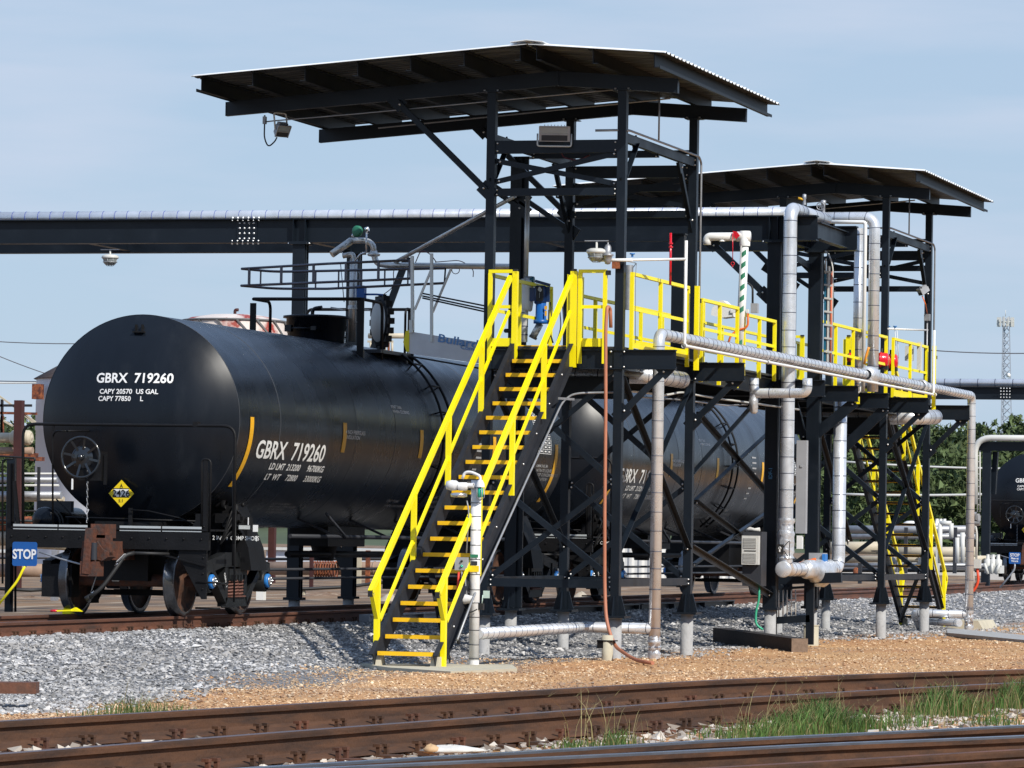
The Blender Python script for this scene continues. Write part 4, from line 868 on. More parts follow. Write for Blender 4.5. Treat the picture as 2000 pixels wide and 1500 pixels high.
# ------------------------------------------------------------------ stairs
def stairs(label, flip=False):
    X0, N_ = 48.26, 20; run, rise = (53.98 - 48.26) / N_, (4.14 - .21) / N_; ya, yb = 15.27, 15.99
    st = root('staircase', label, 'staircase', (48.2, 15.63, 0), 'steel stairs with yellow handrails')
    for i in range(N_ + 1):
        x = X0 + i * run; z = .21 + i * rise; mb = MB()
        mb.box(x, x + .25, ya + .012, yb - .012, z - .03, z, 0); mb.box(x - .014, x + .03, ya + .014, yb - .014, z - .045, z + .004, 1)
        if i == N_: mb.box(x + .25, x + .5, ya + .012, yb - .012, z - .03, z, 0)
        mb.build('tread', [M['stringer'], M['tread']], st)
    d = V((run, 0, rise)).normalized()
    for y, s in ((yb + .02, 1), (ya - .02, -1)):
        a = V((X0 - .02, y, .03)); b = V((53.95, y, 4.06)); mb = MB(); mb.channel(a + V((0, 0, .04)), b, .05, .26, s, .01)
        n = 9
        if s < 0:
            for k in range(n): c = a.lerp(b, .12 + k * .1); mb.lathe(c + V((0, -.008, .0)), (0, -1, 0), [(0, .012), (.012, .012), (.014, 0)], 8, 1)
        mb.build('stringer', [M['stringer'], M['bolt']], st)
    for y, name in ((yb + .06, 'handrail'), (ya - .06, 'handrail')):
        mb = MB(); a = P(712, 1150, Y=yb + .06); off = .92
        p0 = V((X0 - .10, y, .16 + off - .17)); p1 = V((53.78, y, 4.10 + .93)); mb.bar(p0, p1, .05, .075)
        mid = .40; q0 = V((X0 + .28, y, .16 + .60 - .18)); q1 = V((53.75, y, 4.10 + .48)); mb.bar(q0, q1, .03, .042)
        mb.bar((X0 - .08, y, .92), (X0 + .14, y, .60), .05, .014)
        for t in (.03, .27, .51, .75):
            x = X0 + t * 5.72; zt = p0.z + (p1.z - p0.z) * (x - p0.x) / (p1.x - p0.x); zb = .03 if t < .1 else zt - 1.0
            if t < .1: mb.box(x - .035, x + .035, y - .03, y + .03, .02, zt)
            else: mb.box(x - .03, x + .03, y - .03, y + .03, zb, zt)
        mb.build(name, M['yellow'], st)
        MB().box(p0.x - .015, p0.x + .01, y - .026, y + .026, p0.z - .05, p0.z + .035).build('end_cap', M['rubber'], st)
    strut(st, (50.4, yb, 1.2), (48.9, ya, .1), mt=M['stringer'])
    for y in (yb, ya): MB().prism([(-.12, 0), (.14, 0), (.04, .16), (-.04, .16)], (48.35, y - .05, .0), (1, 0, 0), (0, 0, 1), (0, .1, 0)).build('foot', M['concpale'], st)
    return st
st1 = stairs('near yellow-railed stairs with amber treads, climbing from the gravel to the front rack')
st2 = copy_tree(st1, (81.15, 15.75, 0), 'far yellow-railed stairs seen from behind, coming down at the right end of the rear rack'); st2.rotation_euler = (0, 0, PI)
# conduit strapped along the stairs
mb = MB(); mb.tube(fillet([P(893, 1250, Y=15.1), P(925, 1165, Y=15.12), P(1098, 785, Y=15.12), P(1120, 768, Y=15.12), P(1200, 766, Y=14.7)], .2), .014, 6); mb.bar(P(1092, 778, Y=15.12), P(1120, 780, Y=15.12), .03, .03)
tag(mb.build('conduit', M['galv']), 'thin grey conduit climbing along the right stringer of the near stairs', 'conduit')

# ------------------------------------------------------------------ pipe bridge
br = root('pipe_bridge', 'long black girder pipe bridge crossing over the tank cars behind the front rack', 'pipe bridge', (63, 14.6, 0), 'black girder pipe bridges')
G0, G1 = 6.555, 6.0
for x in (63.0, 65.2):
    mb = MB(); ztop = 6.555; zbot = 6.17; mb.ibeam((x, 13.95 if x < 64 else 13.8, (ztop + zbot) / 2), (x, 31, (ztop + zbot) / 2), .2, ztop - zbot, .02, .012)
    for y in (14.55, 14.68, 22.15, 22.35): mb.box(x - .1, x + .1, y - .005, y + .005, zbot + .02, ztop - .02)
    if x < 64:
        for yc in (23.15,):
            mb.box(x - .02, x - .006, yc - .17, yc + .17, zbot + .03, ztop - .03)
            for i in range(4):
                for j in range(4): mb.lathe((x - .02, yc - .12 + i * .08, zbot + .07 + j * .082), (-1, 0, 0), [(0, .018), (.012, .016), (.014, 0)], 8, 1)
            for i in range(6):
                for z, sg in ((zbot, -1), (ztop, 1)): mb.lathe((x - .08, yc - .22 + i * .088, z), (0, 0, sg), [(0, .017), (.03, .015), (.032, 0)], 8, 1); mb.lathe((x - .09, yc - .22 + i * .088, z - sg * .03), (-1, 0, 0), [(0, .014), (.01, .0)], 8, 1)
    mb.build('girder', [S_, M['bolt']], br)
for y in (13.97, 14.6, 18.4, 22.2, 26, 30): MB().ibeam((63.1, max(y, 13.97), 6.33), (65.1, max(y, 13.97), 6.33), .12, .26).build('cross_beam', S_, br)
for x, y, s_ in ((63.0, 14.6, 1), (65.2, 14.45, 1), (63.0, 22.25, 0), (65.2, 22.1, 0)):
    mb = MB(); mb.ibeam((x, y, .6), (x, y, 6.165), .2, .2, .016, .012, up=(1, 0, 0)); mb.box(x - .03, x + .03, y - .098, y + .098, .6, 6.16); mb.box(x - .14, x + .14, y - .14, y + .14, .56, .6); mb.box(x - .15, x + .15, y - .15, y + .15, 6.14, 6.168)
    for e in (-.17, .17): mb.lathe((x - .08, y + e, 6.15), (0, 0, 1), [(0, .02), (.03, .02), (.032, 0)], 8, 1)
    c_ = mb.build('column', [S_, M['bolt']], br); pile(x, y, .555, r=.09).build('footing', M['conc'], c_)
strut(br, (63.0, 14.75, 5.35), (63.0, 15.6, 6.14), h=.1, plate=1); strut(br, (65.2, 15.1, 5.0), (65.2, 14.6, 3.2), h=.12); strut(br, (65.2, 14.5, 5.9), (63.1, 14.6, 6.1), h=.1)
strut(br, (65.2, 22.05, 5.0), (65.2, 21.0, 1.0), h=.16) if False else strut(br, (65.2, 21.2, 6.1), (65.2, 21.9, 4.2), h=.12)
strut(br, (65.2, 22.7, 2.2), (65.2, 22.1, .9), h=.16)
def pipe(mb, pts, r, spacing=.42, fr=.25, band=.0045, n=20, bandmi=1, start=.1, elbow=True, mi=0):
    """clad pipe: tube plus raised joints every `spacing` metres"""
    pp = fillet(pts, fr, 8) if fr else [V(p) for p in pts]; mb.tube(pp, r, n, mi)
    L = [0]
    for a, b in zip(pp[:-1], pp[1:]): L.append(L[-1] + (b - a).length)
    d = start
    while d < L[-1]:
        i = max(k for k in range(len(L) - 1) if L[k] <= d); t = (d - L[i]) / max(1e-6, L[i + 1] - L[i]); c = pp[i].lerp(pp[i + 1], t); ax = (pp[i + 1] - pp[i]).normalized()
        mb.lathe(c - ax * band, ax, [(0, r), (0, r + .0035), (band * 2, r + .0035), (band * 2, r)], n, bandmi); d += spacing * random.uniform(.9, 1.1)
    return mb
AL = [M['alu'], M['band']]
def pthing(pts, r, label, sp=.42, fr=.25, mats=None, band=.0045, extra=None, group=None, name='insulated_pipe', cat='pipe', **k):
    mb = MB(); pipe(mb, pts, r, sp, fr, band, **k)
    if extra: extra(mb)
    return tag(mb.build(name, mats or AL), label, cat, group)
zp = P(1300, 418, X=63.4).z
v1 = P(1543, 480, X=62.75)
pthing([(63.4, 31, zp), (63.4, v1.y, zp), ], .098, 'long silver pipe with blue joints lying on top of the pipe bridge', .215, 0, band=.003, mats=[M['alu'], mat('blue_joint', (.02, .05, .30), .5)])
def crump(x, y, z0, z1, r):
    def f(mb):
        b = MB()
        prof = [(z, r * random.uniform(1.05, 1.25)) for z in np.linspace(z0, z1, 14)]; b.lathe((x, y, 0), (0, 0, 1), prof, 18)
        mb.add([(v[0] + random.uniform(-.012, .012), v[1] + random.uniform(-.012, .012), v[2]) for v in b.v], b.f, 2, True)
    return f
bz = P(1535, 1112, X=62.75).z; v2 = P(1640, 900, X=65.4)
pthing([(63.55, v1.y - .02, zp + .02), (62.75, v1.y, zp + .02), (62.75, v1.y, bz), (65.4, v2.y, bz), (65.4, v2.y, 3.95)], .105, 'thick silver pipe dropping beside the labelled column, then turning back up', .27, .22, mats=[M['alu'], M['band'], M['crump']],
       extra=lambda mb: (crump(62.75, v1.y, 1.35, 1.95, .105)(mb), mb.lathe((62.75 - .1, v1.y, bz), (-1, 0, 0), [(0, .12), (.06, .125), (.07, .11), (.072, 0)], 20, 0)))
# insulation jacket and valve on the low run
mb = MB(); a = V((63.6, v1.y - .1, bz)); b = V((65.0, v2.y + .03, bz)); pts = [a.lerp(b, k / 12) for k in range(13)]; rs = [.125, .14, .15, .145, .15, .17, .21, .22, .2, .17, .15, .14, .125]
base = MB(); base.tube([p - V((0, 0, .06 * math.sin(PI * max(0, k - 3) / 8) if k < 11 else 0)) for k, p in enumerate(pts)], .15, 18, rs=rs); mb.add([(v[0] + random.uniform(-.01, .01), v[1] + random.uniform(-.01, .01), v[2] + random.uniform(-.012, .012)) for v in base.v], base.f, 0, True)
jk = tag(mb.build('valve_jacket', M['crump']), 'crumpled silver insulation jacket on the low pipe below the blue and grey actuator', 'insulation jacket')
c = P(1595, 1092, X=64.4)
mb = MB(); mb.bar(P(1592, 1092, X=64.2), P(1558, 1102, X=63.6), .035, .035); MBx = mb; ac_ = root('valve_actuator', 'small grey and blue valve actuator with orange arm on the jacketed pipe', 'valve actuator', tuple(c))
mb.build('arm', M['orange'], ac_); mb = MB(); mb.obox(c + V((.1, 0, .02)), V((.16, 0, 0)), V((0, .11, 0)), V((0, 0, .075))); mb.build('housing', M['grey'], ac_); MB().obox(c + V((.0, -.13, .01)), V((.1, 0, 0)), V((0, .022, 0)), V((0, 0, .07))).build('end_cover', M['lblue'], ac_)
# black clip box on the crumpled section
c = P(1524, 1072, X=62.6); cb = root('control_box', 'small black box with looping cables strapped on the crumpled silver pipe', 'control box', tuple(c))
MB().obox(c, V((.03, 0, 0)), V((0, .05, 0)), V((0, 0, .07))).build('housing', M['rubber'], cb)
mb = MB(); mb.tube(fillet([c + V((0, -.05, .03)), c + V((-.05, -.16, .14)), c + V((-.02, -.14, -.02)), c + V((0, -.15, -.16)), c + V((0, -.06, -.03))], .06), .007, 5); mb.build('cable', M['rubber'], cb)
mb = MB(); mb.ring(c + V((-.035, 0, .01)), (1, 0, 0), .018, .005, 12, 4); mb.obox(c + V((-.035, 0, -.03)), V((.003, 0, 0)), V((0, .01, 0)), V((0, 0, .015))); mb.build('mark', M['decal'], cb)
# second bridge pipe with its own elbow and drop
v3 = P(1708, 480, X=69.0); z3 = P(1640, 425, X=69.0).z
pthing([(69.0, P(1588, 424, X=69.0).y, z3), (69.0, v3.y, z3), (69.0, v3.y, 4.1)], .093, 'upright silver pipe with an elbow top, right of the thinner riser', .26, .2)
v4 = P(1677, 500, X=69.0)
pthing([(69.0, v4.y, P(1677, 446, X=69.0).z), (69.0, v4.y, 4.1)], .076, 'thinner upright silver pipe with a blue valve wheel, left of the elbow-topped one', .28, 0)
v5 = P(1690, 450, X=68.8)
pthing([P(1604, 433, X=68.8), (68.8, v5.y, P(1690, 434, X=68.8).z), (68.8, v5.y, 4.1)], .032, 'slim white pipe bent down beside the thinner silver riser', 9, .05, mats=[M['white'], M['white']])
# stub flange with gauge and handwheel on the bridge pipe
st_ = root('drain_valve', 'small valve with a round handwheel standing on the bridge pipe below the rear canopy', 'valve', tuple(P(1606, 415, X=69.0)))
c = P(1606, 403, X=69.0); mb = MB(); mb.ring(c + V((-.04, .02, 0)), (1, 0, 0), .065, .009, 18, 6)
for k in range(3): a = k * PI / 3; mb.bar(c + V((-.04, .02, 0)) + V((0, math.cos(a), math.sin(a))) * .065, c + V((-.04, .02, 0)) - V((0, math.cos(a), math.sin(a))) * .065, .008, .008, (1, 0, 0))
mb.build('handwheel', M['galv'], st_); MB().lathe(P(1608, 415, X=69.0), (0, 0, 1), [(0, .03), (.12, .03), (.13, .045), (.2, .045), (.21, 0)], 14).build('valve_body', M['galv'], st_)
c = P(1571, 395, X=64.2); gv = root('vent_valve', 'small brass-tipped vent valve on top of the thick silver elbow', 'valve', tuple(P(1571, 400, X=64.2)))
MB().lathe(P(1571, 400, X=64.2), (0, 0, 1), [(0, .03), (.08, .022), (.1, .03), (.16, .03), (.17, 0)], 12).build('valve_body', M['galv'], gv); mb = MB(); mb.tube([P(1559, 387, X=64.2), P(1570, 390, X=64.2)], .018, 8); mb.build('outlet', M['reflect'], gv)
stub0 = P(1548, 405, X=62.9)
pthing([(62.95, v1.y, zp + .02), (65.0, v1.y - .05, zp + .02)], .10, 'short silver stub pipe running back from the thick elbow to the second bridge pipe', .5, 0)

# long pipe beside the walkway
yl = 14.12; zl = 4.33
pthing([(54.6, yl + .1, .07), (54.6, yl + .1, zl), (77.0, yl, zl), (77.0, yl, .1)], .078, 'long silver pipe rising from the gravel, running beside the walkway and dropping at far right', .25, .16, band=.003, mats=[M['alu'], M['band'], M['crump']],
       extra=lambda mb: (crump(54.6, yl + .1, .02, .32, .07)(mb), crump(77.0, yl, .05, .4, .07)(mb), mb.lathe((67.6, yl, zl), (1, 0, 0), [(0, .08), (.02, .13), (.3, .145), (.5, .13), (.55, .08)], 18, 2), mb.lathe((72.2, yl, zl), (1, 0, 0), [(0, .08), (.02, .105), (.12, .105), (.14, .08)], 18, 2)))
mb = MB(); zz = zl - .13; mb.tube(fillet([(55.2, yl - .10, P(1308, 470, X=55.2).z), (55.2, yl - .10, zz), (72.9, yl - .08, zz), (72.9, yl - .08, P(1818, 645, X=72.9).z)], .05), .022, 8)
for x in (55.2, 60.1, 72.9): mb.lathe((x - .05, yl - .1, zz), (1, 0, 0), [(0, .032), (.1, .032)], 10)
sh_o = tag(mb.build('water_line', M['white']), 'slim white water line under the long silver pipe, rising at both ends', 'pipe')
# low pipe from the white post
lowz = .42; py_ = P(1145, 1236, X=54.6).y
pthing([(54.6, yl + .1, lowz), (54.6, py_, lowz), (49.5, 15.12, lowz + .0)], .072, 'low silver pipe bending from the foot of the tall silver riser to the white post', .25, 0, band=.0025)
for (x, y) in ((54.3, 14.9),): pass
# drops under the walkway
a = P(1473, 720, X=61.0); pthing([(61.0, a.y, 4.0), (61.0, a.y, P(1473, 768, X=61.0).z), (61.0, P(1577, 768, X=61.0).y, P(1577, 768, X=61.0).z), (61.0, P(1577, 730, X=61.0).y, 4.0)], .072, 'small silver U-shaped pipe hanging under the walkway left of the labelled column', .3, .12)
mb = MB(); b = MB(); b.lathe((61.0, a.y, P(1473, 808, X=61.0).z), (0, 0, 1), [(0, .03), (.03, .06), (.2, .07), (.32, .06)], 14); mb.add([(v[0] + random.uniform(-.01, .01), v[1] + random.uniform(-.01, .01), v[2]) for v in b.v], b.f, 0, True)
tag(mb.build('wrapped_valve', M['crump']), 'foil-wrapped valve hanging below the small U-shaped pipe', 'insulation jacket')
pthing([(55.2, 16.3, P(1240, 733, X=55.2).z), (55.2, P(1275, 733, X=55.2).y, P(1275, 733, X=55.2).z), (56.8, P(1275, 733, X=55.2).y, P(1275, 733, X=55.2).z)], .115, 'thick silver pipe crossing under the front rack platform', .35, .2)
pthing([(72.4, 16.3, P(1800, 815, X=72.4).z), (72.4, P(1790, 815, X=72.4).y, P(1790, 815, X=72.4).z), (73.6, P(1790, 815, X=72.4).y - .1, P(1790, 810, X=72.4).z)], .13, 'thick silver pipe crossing under the rear rack platform', .35, .2)
# pipes at foot of the far riser
pthing([(77.0, yl, .33), (77.0, P(1785, 1190, X=77).y, .33), (77.6, P(1785, 1190, X=77).y, .05)], .07, 'upper short silver pipe at the foot of the far right riser', .3, .1)
pthing([(76.6, yl + .1, .17), (77.6, P(1795, 1190, X=77).y, .17)], .065, 'lower short silver pipe at the foot of the far right riser', .6, 0)
# slim mast behind the far riser
mb = MB(); mb.tube([(77.6, P(1896, 1000, X=77.6).y, .0), (77.6, P(1896, 1000, X=77.6).y, 2.4)], .045, 12); tag(mb.build('white_post', M['white']), 'slim white post right behind the far silver riser', 'post')

# ------------------------------------------------------------------ lamps and fittings on the racks
def floodlight(label, c, face, w_=.24, h_=.17, d_=.12, yoke=True, cable=None, cmat='cable'):
    c = V(c); f = V(face).normalized(); sx = f.cross(V((0, 0, 1))).normalized(); uu = sx.cross(f).normalized()
    r = root('floodlight', label, 'floodlight', tuple(c - V((0, 0, h_ / 2))), 'floodlights on the loading racks'); mb = MB()
    b = [c + sx * i * w_ / 2 + uu * j * h_ / 2 for i, j in ((-1, -1), (1, -1), (1, 1), (-1, 1))]; k = [c - f * d_ + sx * i * w_ / 2.7 + uu * j * h_ / 2.9 for i, j in ((-1, -1), (1, -1), (1, 1), (-1, 1))]
    mb.add(b + k, [(3, 2, 1, 0), (4, 5, 6, 7), (0, 1, 5, 4), (1, 2, 6, 5), (2, 3, 7, 6), (3, 0, 4, 7)])
    for q in range(7): mb.obox(c - f * d_ * .6 + uu * h_ * .42 + sx * (q - 3) * w_ * .11, f * d_ * .3, sx * .004, uu * .03)
    for q in (-1, 1): mb.bar(c + sx * q * w_ / 2 - uu * h_ / 2, c + sx * q * w_ / 2 + uu * h_ / 2, .012, .02, tuple(f))
    mb.bar(c - sx * w_ / 2 + uu * h_ * .5, c + sx * w_ / 2 + uu * h_ * .5, .03, .012, tuple(uu)); mb.bar(c - sx * w_ / 2 - uu * h_ * .02 + f * .004, c + sx * w_ / 2 - uu * h_ * .02 + f * .004, .01, .012, tuple(uu))
    mb.build('housing', M['galv'], r)
    mb = MB(); mb.obox(c + f * .004 + uu * h_ * .24, sx * w_ * .43, uu * h_ * .2, f * .002); mb.build('lens', M['lens'], r)
    mb = MB(); mb.obox(c + f * .004 - uu * h_ * .26, sx * w_ * .43, uu * h_ * .18, f * .002); mb.build('reflector', M['dgrey'], r)
    if yoke:
        mb = MB(); 
        yk = [c + sx * w_ * .56 - f * .03, c + sx * w_ * .56 - V((0, 0, h_ * .8)), c - sx * w_ * .56 - V((0, 0, h_ * .8)), c - sx * w_ * .56 - f * .03] if yoke == 1 else [c + sx * w_ * .5 - f * .05, c + sx * w_ * .5 - f * .1 + V((0, 0, h_ * 1.2)), c - sx * w_ * .5 - f * .1 + V((0, 0, h_ * 1.2)), c - sx * w_ * .5 - f * .05]
        mb.tube(fillet(yk, .03, 3), .012, 6); mb.build('yoke', M['lgrey'], r)
    if cable: mb = MB(); mb.tube(fillet(cable, .1), .010, 6); mb.build('cable', M[cmat], r)
    return r
floodlight('grey floodlight with wire cage bracket on the top front beam of the front rack', P(1083, 262, X=53.86), (-.93, -.25, -.22), .40, .20, .10, 1, [P(1095, 292, X=54.1), P(1100, 308, X=54.1), P(1130, 314, X=54.1), P(1152, 302, X=54.1)], 'cable')
c = P(553, 257, X=54.0); floodlight('grey floodlight hanging under the long left overhang of the front canopy', c, (-.55, -.75, -.55), .20, .17, .11, 2, [P(517, 232, X=54), P(516, 270, X=54), P(524, 288, X=54), P(537, 276, X=54), P(541, 268, X=54)], 'rubber')
mb = MB(); a = P(517, 235, X=54); mb.obox(a, V((.03, 0, 0)), V((0, .02, 0)), V((0, 0, .05))); mb.tube([P(517, 225, X=54), a], .012, 6); mb.tube(fillet([a + V((0, -.02, -.02)), P(535, 236, X=54), P(700, 222, X=54), P(850, 208, X=54), P(1200, 175, X=54.1)], .1), .009, 6)
tag(mb.build('conduit', M['galv']), 'thin conduit with a small box running under the front canopy overhang', 'conduit')
floodlight('small grey spotlight with an orange cable on the right post of the rear rack', P(1797, 571, X=73.6), (-.5, .7, -.45), .16, .12, .16, 0, [P(1801, 578, X=73.6), P(1808, 595, X=73.6), P(1811, 612, X=75.1)], 'orange')
mb = MB(); a = P(1811, 620, X=75.0); mb.obox(a, V((.05, 0, 0)), V((0, .05, 0)), V((0, 0, .06))); mb.tube([a, (a.x, a.y, 4.2)], .016, 6); tag(mb.build('junction_box', M['galv']), 'grey junction box on the right post of the rear rack, under the spotlight', 'junction box')
# pendant lamps
def pendant(label, c, stem):
    r = root('pendant_lamp', label, 'lamp', tuple(c), 'round caged lamps'); c = V(c)
    MB().lathe(c, (0, 0, 1), [(.05, .0), (.05, .12), (.07, .14), (.10, .13), (.12, .08), (.125, .014), (stem, .014), (stem + .001, 0)], 20).build('housing', M['lgrey'], r)
    MB().lathe(c, (0, 0, 1), [(-.05, 0), (-.045, .06), (.0, .10), (.05, .115)], 20).build('glass', M['lens'], r)
    mb = MB(); mb.ring(c + V((0, 0, -.0)), (0, 0, 1), .112, .006, 20, 5)
    for k in range(4): a = k * PI / 4; mb.tube([c + V((math.cos(a) * .12, math.sin(a) * .12, .05)), c + V((math.cos(a) * .10, math.sin(a) * .10, -.02)), c + V((math.cos(a) * .05, math.sin(a) * .05, -.06)), c + V((-math.cos(a) * .05, -math.sin(a) * .05, -.06)), c + V((-math.cos(a) * .10, -math.sin(a) * .10, -.02)), c + V((-math.cos(a) * .12, -math.sin(a) * .12, .05))], .004, 4)
    mb.build('cage', M['galv'], r); mb = MB(); mb.bar(c + V((0, -.16, stem)), c + V((0, .16, stem)), .04, .012); mb.build('bracket', M['galv'], r); return r
pendant('round caged lamp hanging from the pipe bridge at far left', P(215, 512, X=63), .20)
pendant('round caged lamp on the front right post of the front rack, beside the grey beacon', P(1165, 503, X=53.8), .22)
c = P(1187, 505, X=53.8); bn = root('beacon', 'grey domed beacon on a white cross pipe beside the caged lamp', 'beacon', tuple(c))
MB().lathe(c, (0, 0, 1), [(-.08, 0), (-.07, .035), (-.02, .05), (.03, .06), (.035, .075), (.06, .075), (.065, .045), (.15, .045), (.18, .03), (.19, .01), (.21, .012), (.215, 0)], 18).build('housing', M['galv'], bn)
mb = MB(); mb.obox(P(1203, 518, X=53.86), V((.02, 0, 0)), V((0, .05, 0)), V((0, 0, .045))); mb.build('bracket', M['rustp'], bn)
mb = MB(); a = P(1170, 508, X=53.85); b = P(1312, 506, X=55.2); mb.tube([a, (53.85, 14.4, a.z)], .022, 8); mb.tube([(53.85, P(1195, 506, X=53.85).y, a.z), (53.85, P(1220, 506, X=53.85).y, a.z), (55.2, yl - .1, b.z)], .018, 8)
cl = tag(mb.build('cross_pipe', M['white']), 'white cross pipe from the front rack post to the tall white riser', 'pipe')
for px, py_ in ((1207, 497), (1235, 499)):
    mb = MB(); mb.lathe(P(px, py_ + 3, X=54.0), (0, 0, 1), [(0, .015), (.03, .015), (.035, .035), (.05, .035), (.051, 0)], 10); tag(mb.build('shower_valve', M['lblue']), 'small blue valve cap on the white cross pipe, %s' % ('in front of the rack post' if px < 1220 else 'right of the rack post'), 'valve cap', 'blue valve caps')
mb = MB(); mb.tube(fillet([P(1212, 508, X=54), P(1243, 514, X=54.2), P(1241, 545, X=54.2), P(1241, 670, X=54.3)], .02), .005, 4); mb.tube([P(1243, 514, X=54.2), P(1236, 523, X=54.2), P(1235, 560, X=54.2)], .005, 4); tag(mb.build('pull_chain', M['galv']), 'thin pull chain hanging from the white cross pipe at the front rack', 'chain')
mb = MB(); mb.tube([P(1310, 455, X=55.25), P(1309, 556, X=55.25)], .017, 8)
for y in (477, 484): mb.lathe(P(1310, y, X=55.25), (0, 0, 1), [(0, .03), (.02, .03)], 10)
tag(mb.build('red_rod', M['red']), 'thin red rod standing above the white riser at the walkway', 'rod')
mb = MB(); a = P(1327, 458, X=60.0); mb.box(a.x - .08, a.x + .08, a.y - .09, a.y + .09, 4.13, a.z); mb.box(a.x - .1, a.x + .1, a.y - .11, a.y + .11, a.z - .01, a.z + .01); tag(mb.build('stub_column', S_), 'plain black steel stub column standing on the walkway left of the white-green arm', 'column')
# safety shower with green stripes
X_ = 60.6; t = P(1455, 462, X=X_); zb = 4.13; yb_ = P(1444, 680, X=X_).y
sr = root('safety_shower', 'white post with green slanted stripes and a white overhead arm with a red pull handle', 'safety shower', (X_, t.y, zb))
mb = MB(); mb.tube([(X_, yb_, zb), (X_, t.y, t.z)], .062, 16); mb.build('post', M['white'], sr)
mb = MB(); e = P(1381, 462, X=X_); pts = fillet([V((X_, t.y - .06, t.z)), V((X_, e.y, t.z)), V((X_, e.y, t.z - .12))], .09); mb.tube(pts, .06, 14); mb.lathe((X_, t.y - .08, t.z), (0, 1, 0), [(0, 0), (0, .075), (.2, .075), (.21, .06)], 16); mb.lathe((X_, t.y, t.z + .08), (0, 0, -1), [(0, 0), (0, .078), (.22, .078)], 16); mb.lathe((X_, P(1411, 466, X=X_).y, t.z - .07), (0, 0, 1), [(0, .05), (.05, .03)], 12); mb.build('overhead_arm', M['white'], sr)
mb = MB()
for k in list(range(6)) + [8, 9, 10]:
    zt = t.z - .30 - k * .165
    n = 8
    for q in range(n):
        f0 = -1 + 2 * q / n; f1 = -1 + 2 * (q + 1) / n; a0 = PI + f0 * .75; a1 = PI + f1 * .75; yy = t.y + (yb_ - t.y) * (t.z - zt) / (t.z - zb)
        def pt(a, z): return V((X_ + .064 * math.cos(a), yy - .064 * math.sin(a), z))
        # slant downwards to the right
        s0, s1 = -f0 * .035, -f1 * .035
        if q % n < 6: mb.add([pt(a0, zt + s0), pt(a1, zt + s1), pt(a1, zt + s1 + .075), pt(a0, zt + s0 + .075)], [(0, 1, 2, 3)])
build_apart(mb, 'green_stripe', M['stripe'], sr, gap=.002)
mb = MB(); a = P(1431, 455, X=X_ - .08); mb.prism([(0, 0.03), (.06, 0.02), (.11, -.04), (.05, -.09), (.02, -.05)], a, (0, -1, 0), (0, 0, 1), (.02, 0, 0)); mb.tube([a, P(1431, 508, X=X_ - .08)], .007, 5); b = P(1431, 515, X=X_ - .08); mb.ring(b, (1, 0, 0), .025, .006, 12, 4); mb.bar(b - V((0, 0, .03)), b - V((0, 0, .05)), .01, .03, (1, 0, 0)); mb.build('pull_handle', M['red'], sr)
mb = MB(); c = P(1474, 602, X=X_ - .05); mb.obox(c, V((.05, 0, 0)), V((0, .05, 0)), V((0, 0, .07))); jb = mb.build('switch_box', M['grey'], sr)
mb = MB(); mb.tube(fillet([P(1461, 553, X=X_), P(1470, 560, X=X_ - .05), P(1470, 596, X=X_ - .05)], .1), .016, 8); mb.build('black_cable', M['rubber'], sr)
mb = MB(); mb.tube(fillet([P(1461, 612, X=X_ - .06), P(1461, 640, X=X_ - .06), P(1440, 645, X=X_ - .06), P(1427, 655, X=X_ - .1), P(1422, 672, X=X_ - .1)], .08), .016, 8); mb.build('orange_cable', M['orange'], sr)
# eyewash hood
c = P(1408, 605, X=61.2); mb = MB(); mb.prism([(-.15, -.08), (-.14, .02), (-.02, .14), (.03, .14), (.17, .02), (.17, -.10), (.0, -.12)], c, (0, -1, 0), (0, 0, 1), (.3, 0, 0)); mb.bar(c + V((0, -.15, -.02)), c + V((0, -.42, -.02)), .05, .05); ew = tag(mb.build('eyewash_hood', M['white']), 'white peaked eyewash hood behind the yellow railing beside the striped post', 'eyewash')
# copper-coloured hose hung over the railing
mb = MB(); mb.tube(fillet([P(1193, 640, X=53.7), P(1192, 602, X=53.7), P(1186, 598, X=53.6), P(1183, 640, X=53.55), P(1183, 800, X=53.55), P(1181, 1000, X=53.5), P(1181, 1150, X=53.5), P(1184, 1215, X=53.4), P(1200, 1262, X=53.3), P(1240, 1290, Z=.05), P(1275, 1295, Z=.04)], .5, 8), .024, 10); tag(mb.build('rubber_hose', M['hose']), 'tan rubber hose looped over the railing and hanging to the gravel beside the front post', 'hose')

# ------------------------------------------------------------------ blue valve station at the top of the stairs
X_ = 56.6
ls = root('loading_column', 'insulated pale riser with a white valve jacket at the top of the near stairs', 'pipe', tuple(P(1020, 660, X=X_)))
mb = MB(); mb.tube([P(1022, 668, X=X_), P(1026, 545, X=X_)], .058, 16); 
for y in (585, 612, 638, 655): mb.lathe(P(1023, y, X=X_), (0, 0, 1), [(0, .061), (.012, .061)], 16, 1)
mb.build('riser', [M['wclad'], M['band']], ls); mb = MB(); mb.tube([P(1027, 545, X=X_ + .2), P(1031, 378, X=X_ + .2)], .034, 12); mb.build('upper_pipe', M['stain'], ls)
b = MB(); b.tube([P(1027 + d, y, X=X_ - .02) for y, d in ((548, 1), (552, 3), (570, 4), (590, 3), (603, 1), (606, 0))], .09, 14, rs=[.06, .085, .088, .09, .085, .06]); mb = MB(); mb.add([(v[0] + random.uniform(-.006, .006), v[1] + random.uniform(-.006, .006), v[2] + random.uniform(-.006, .006)) for v in b.v], b.f, 0, True); mb.build('valve_jacket', M['wclad'], ls)
mb = MB(); mb.tube([P(1026, 545, X=X_ - .02), P(1040, 545, X=X_ - .02)], .04, 12); mb.build('flange', M['galv'], ls)
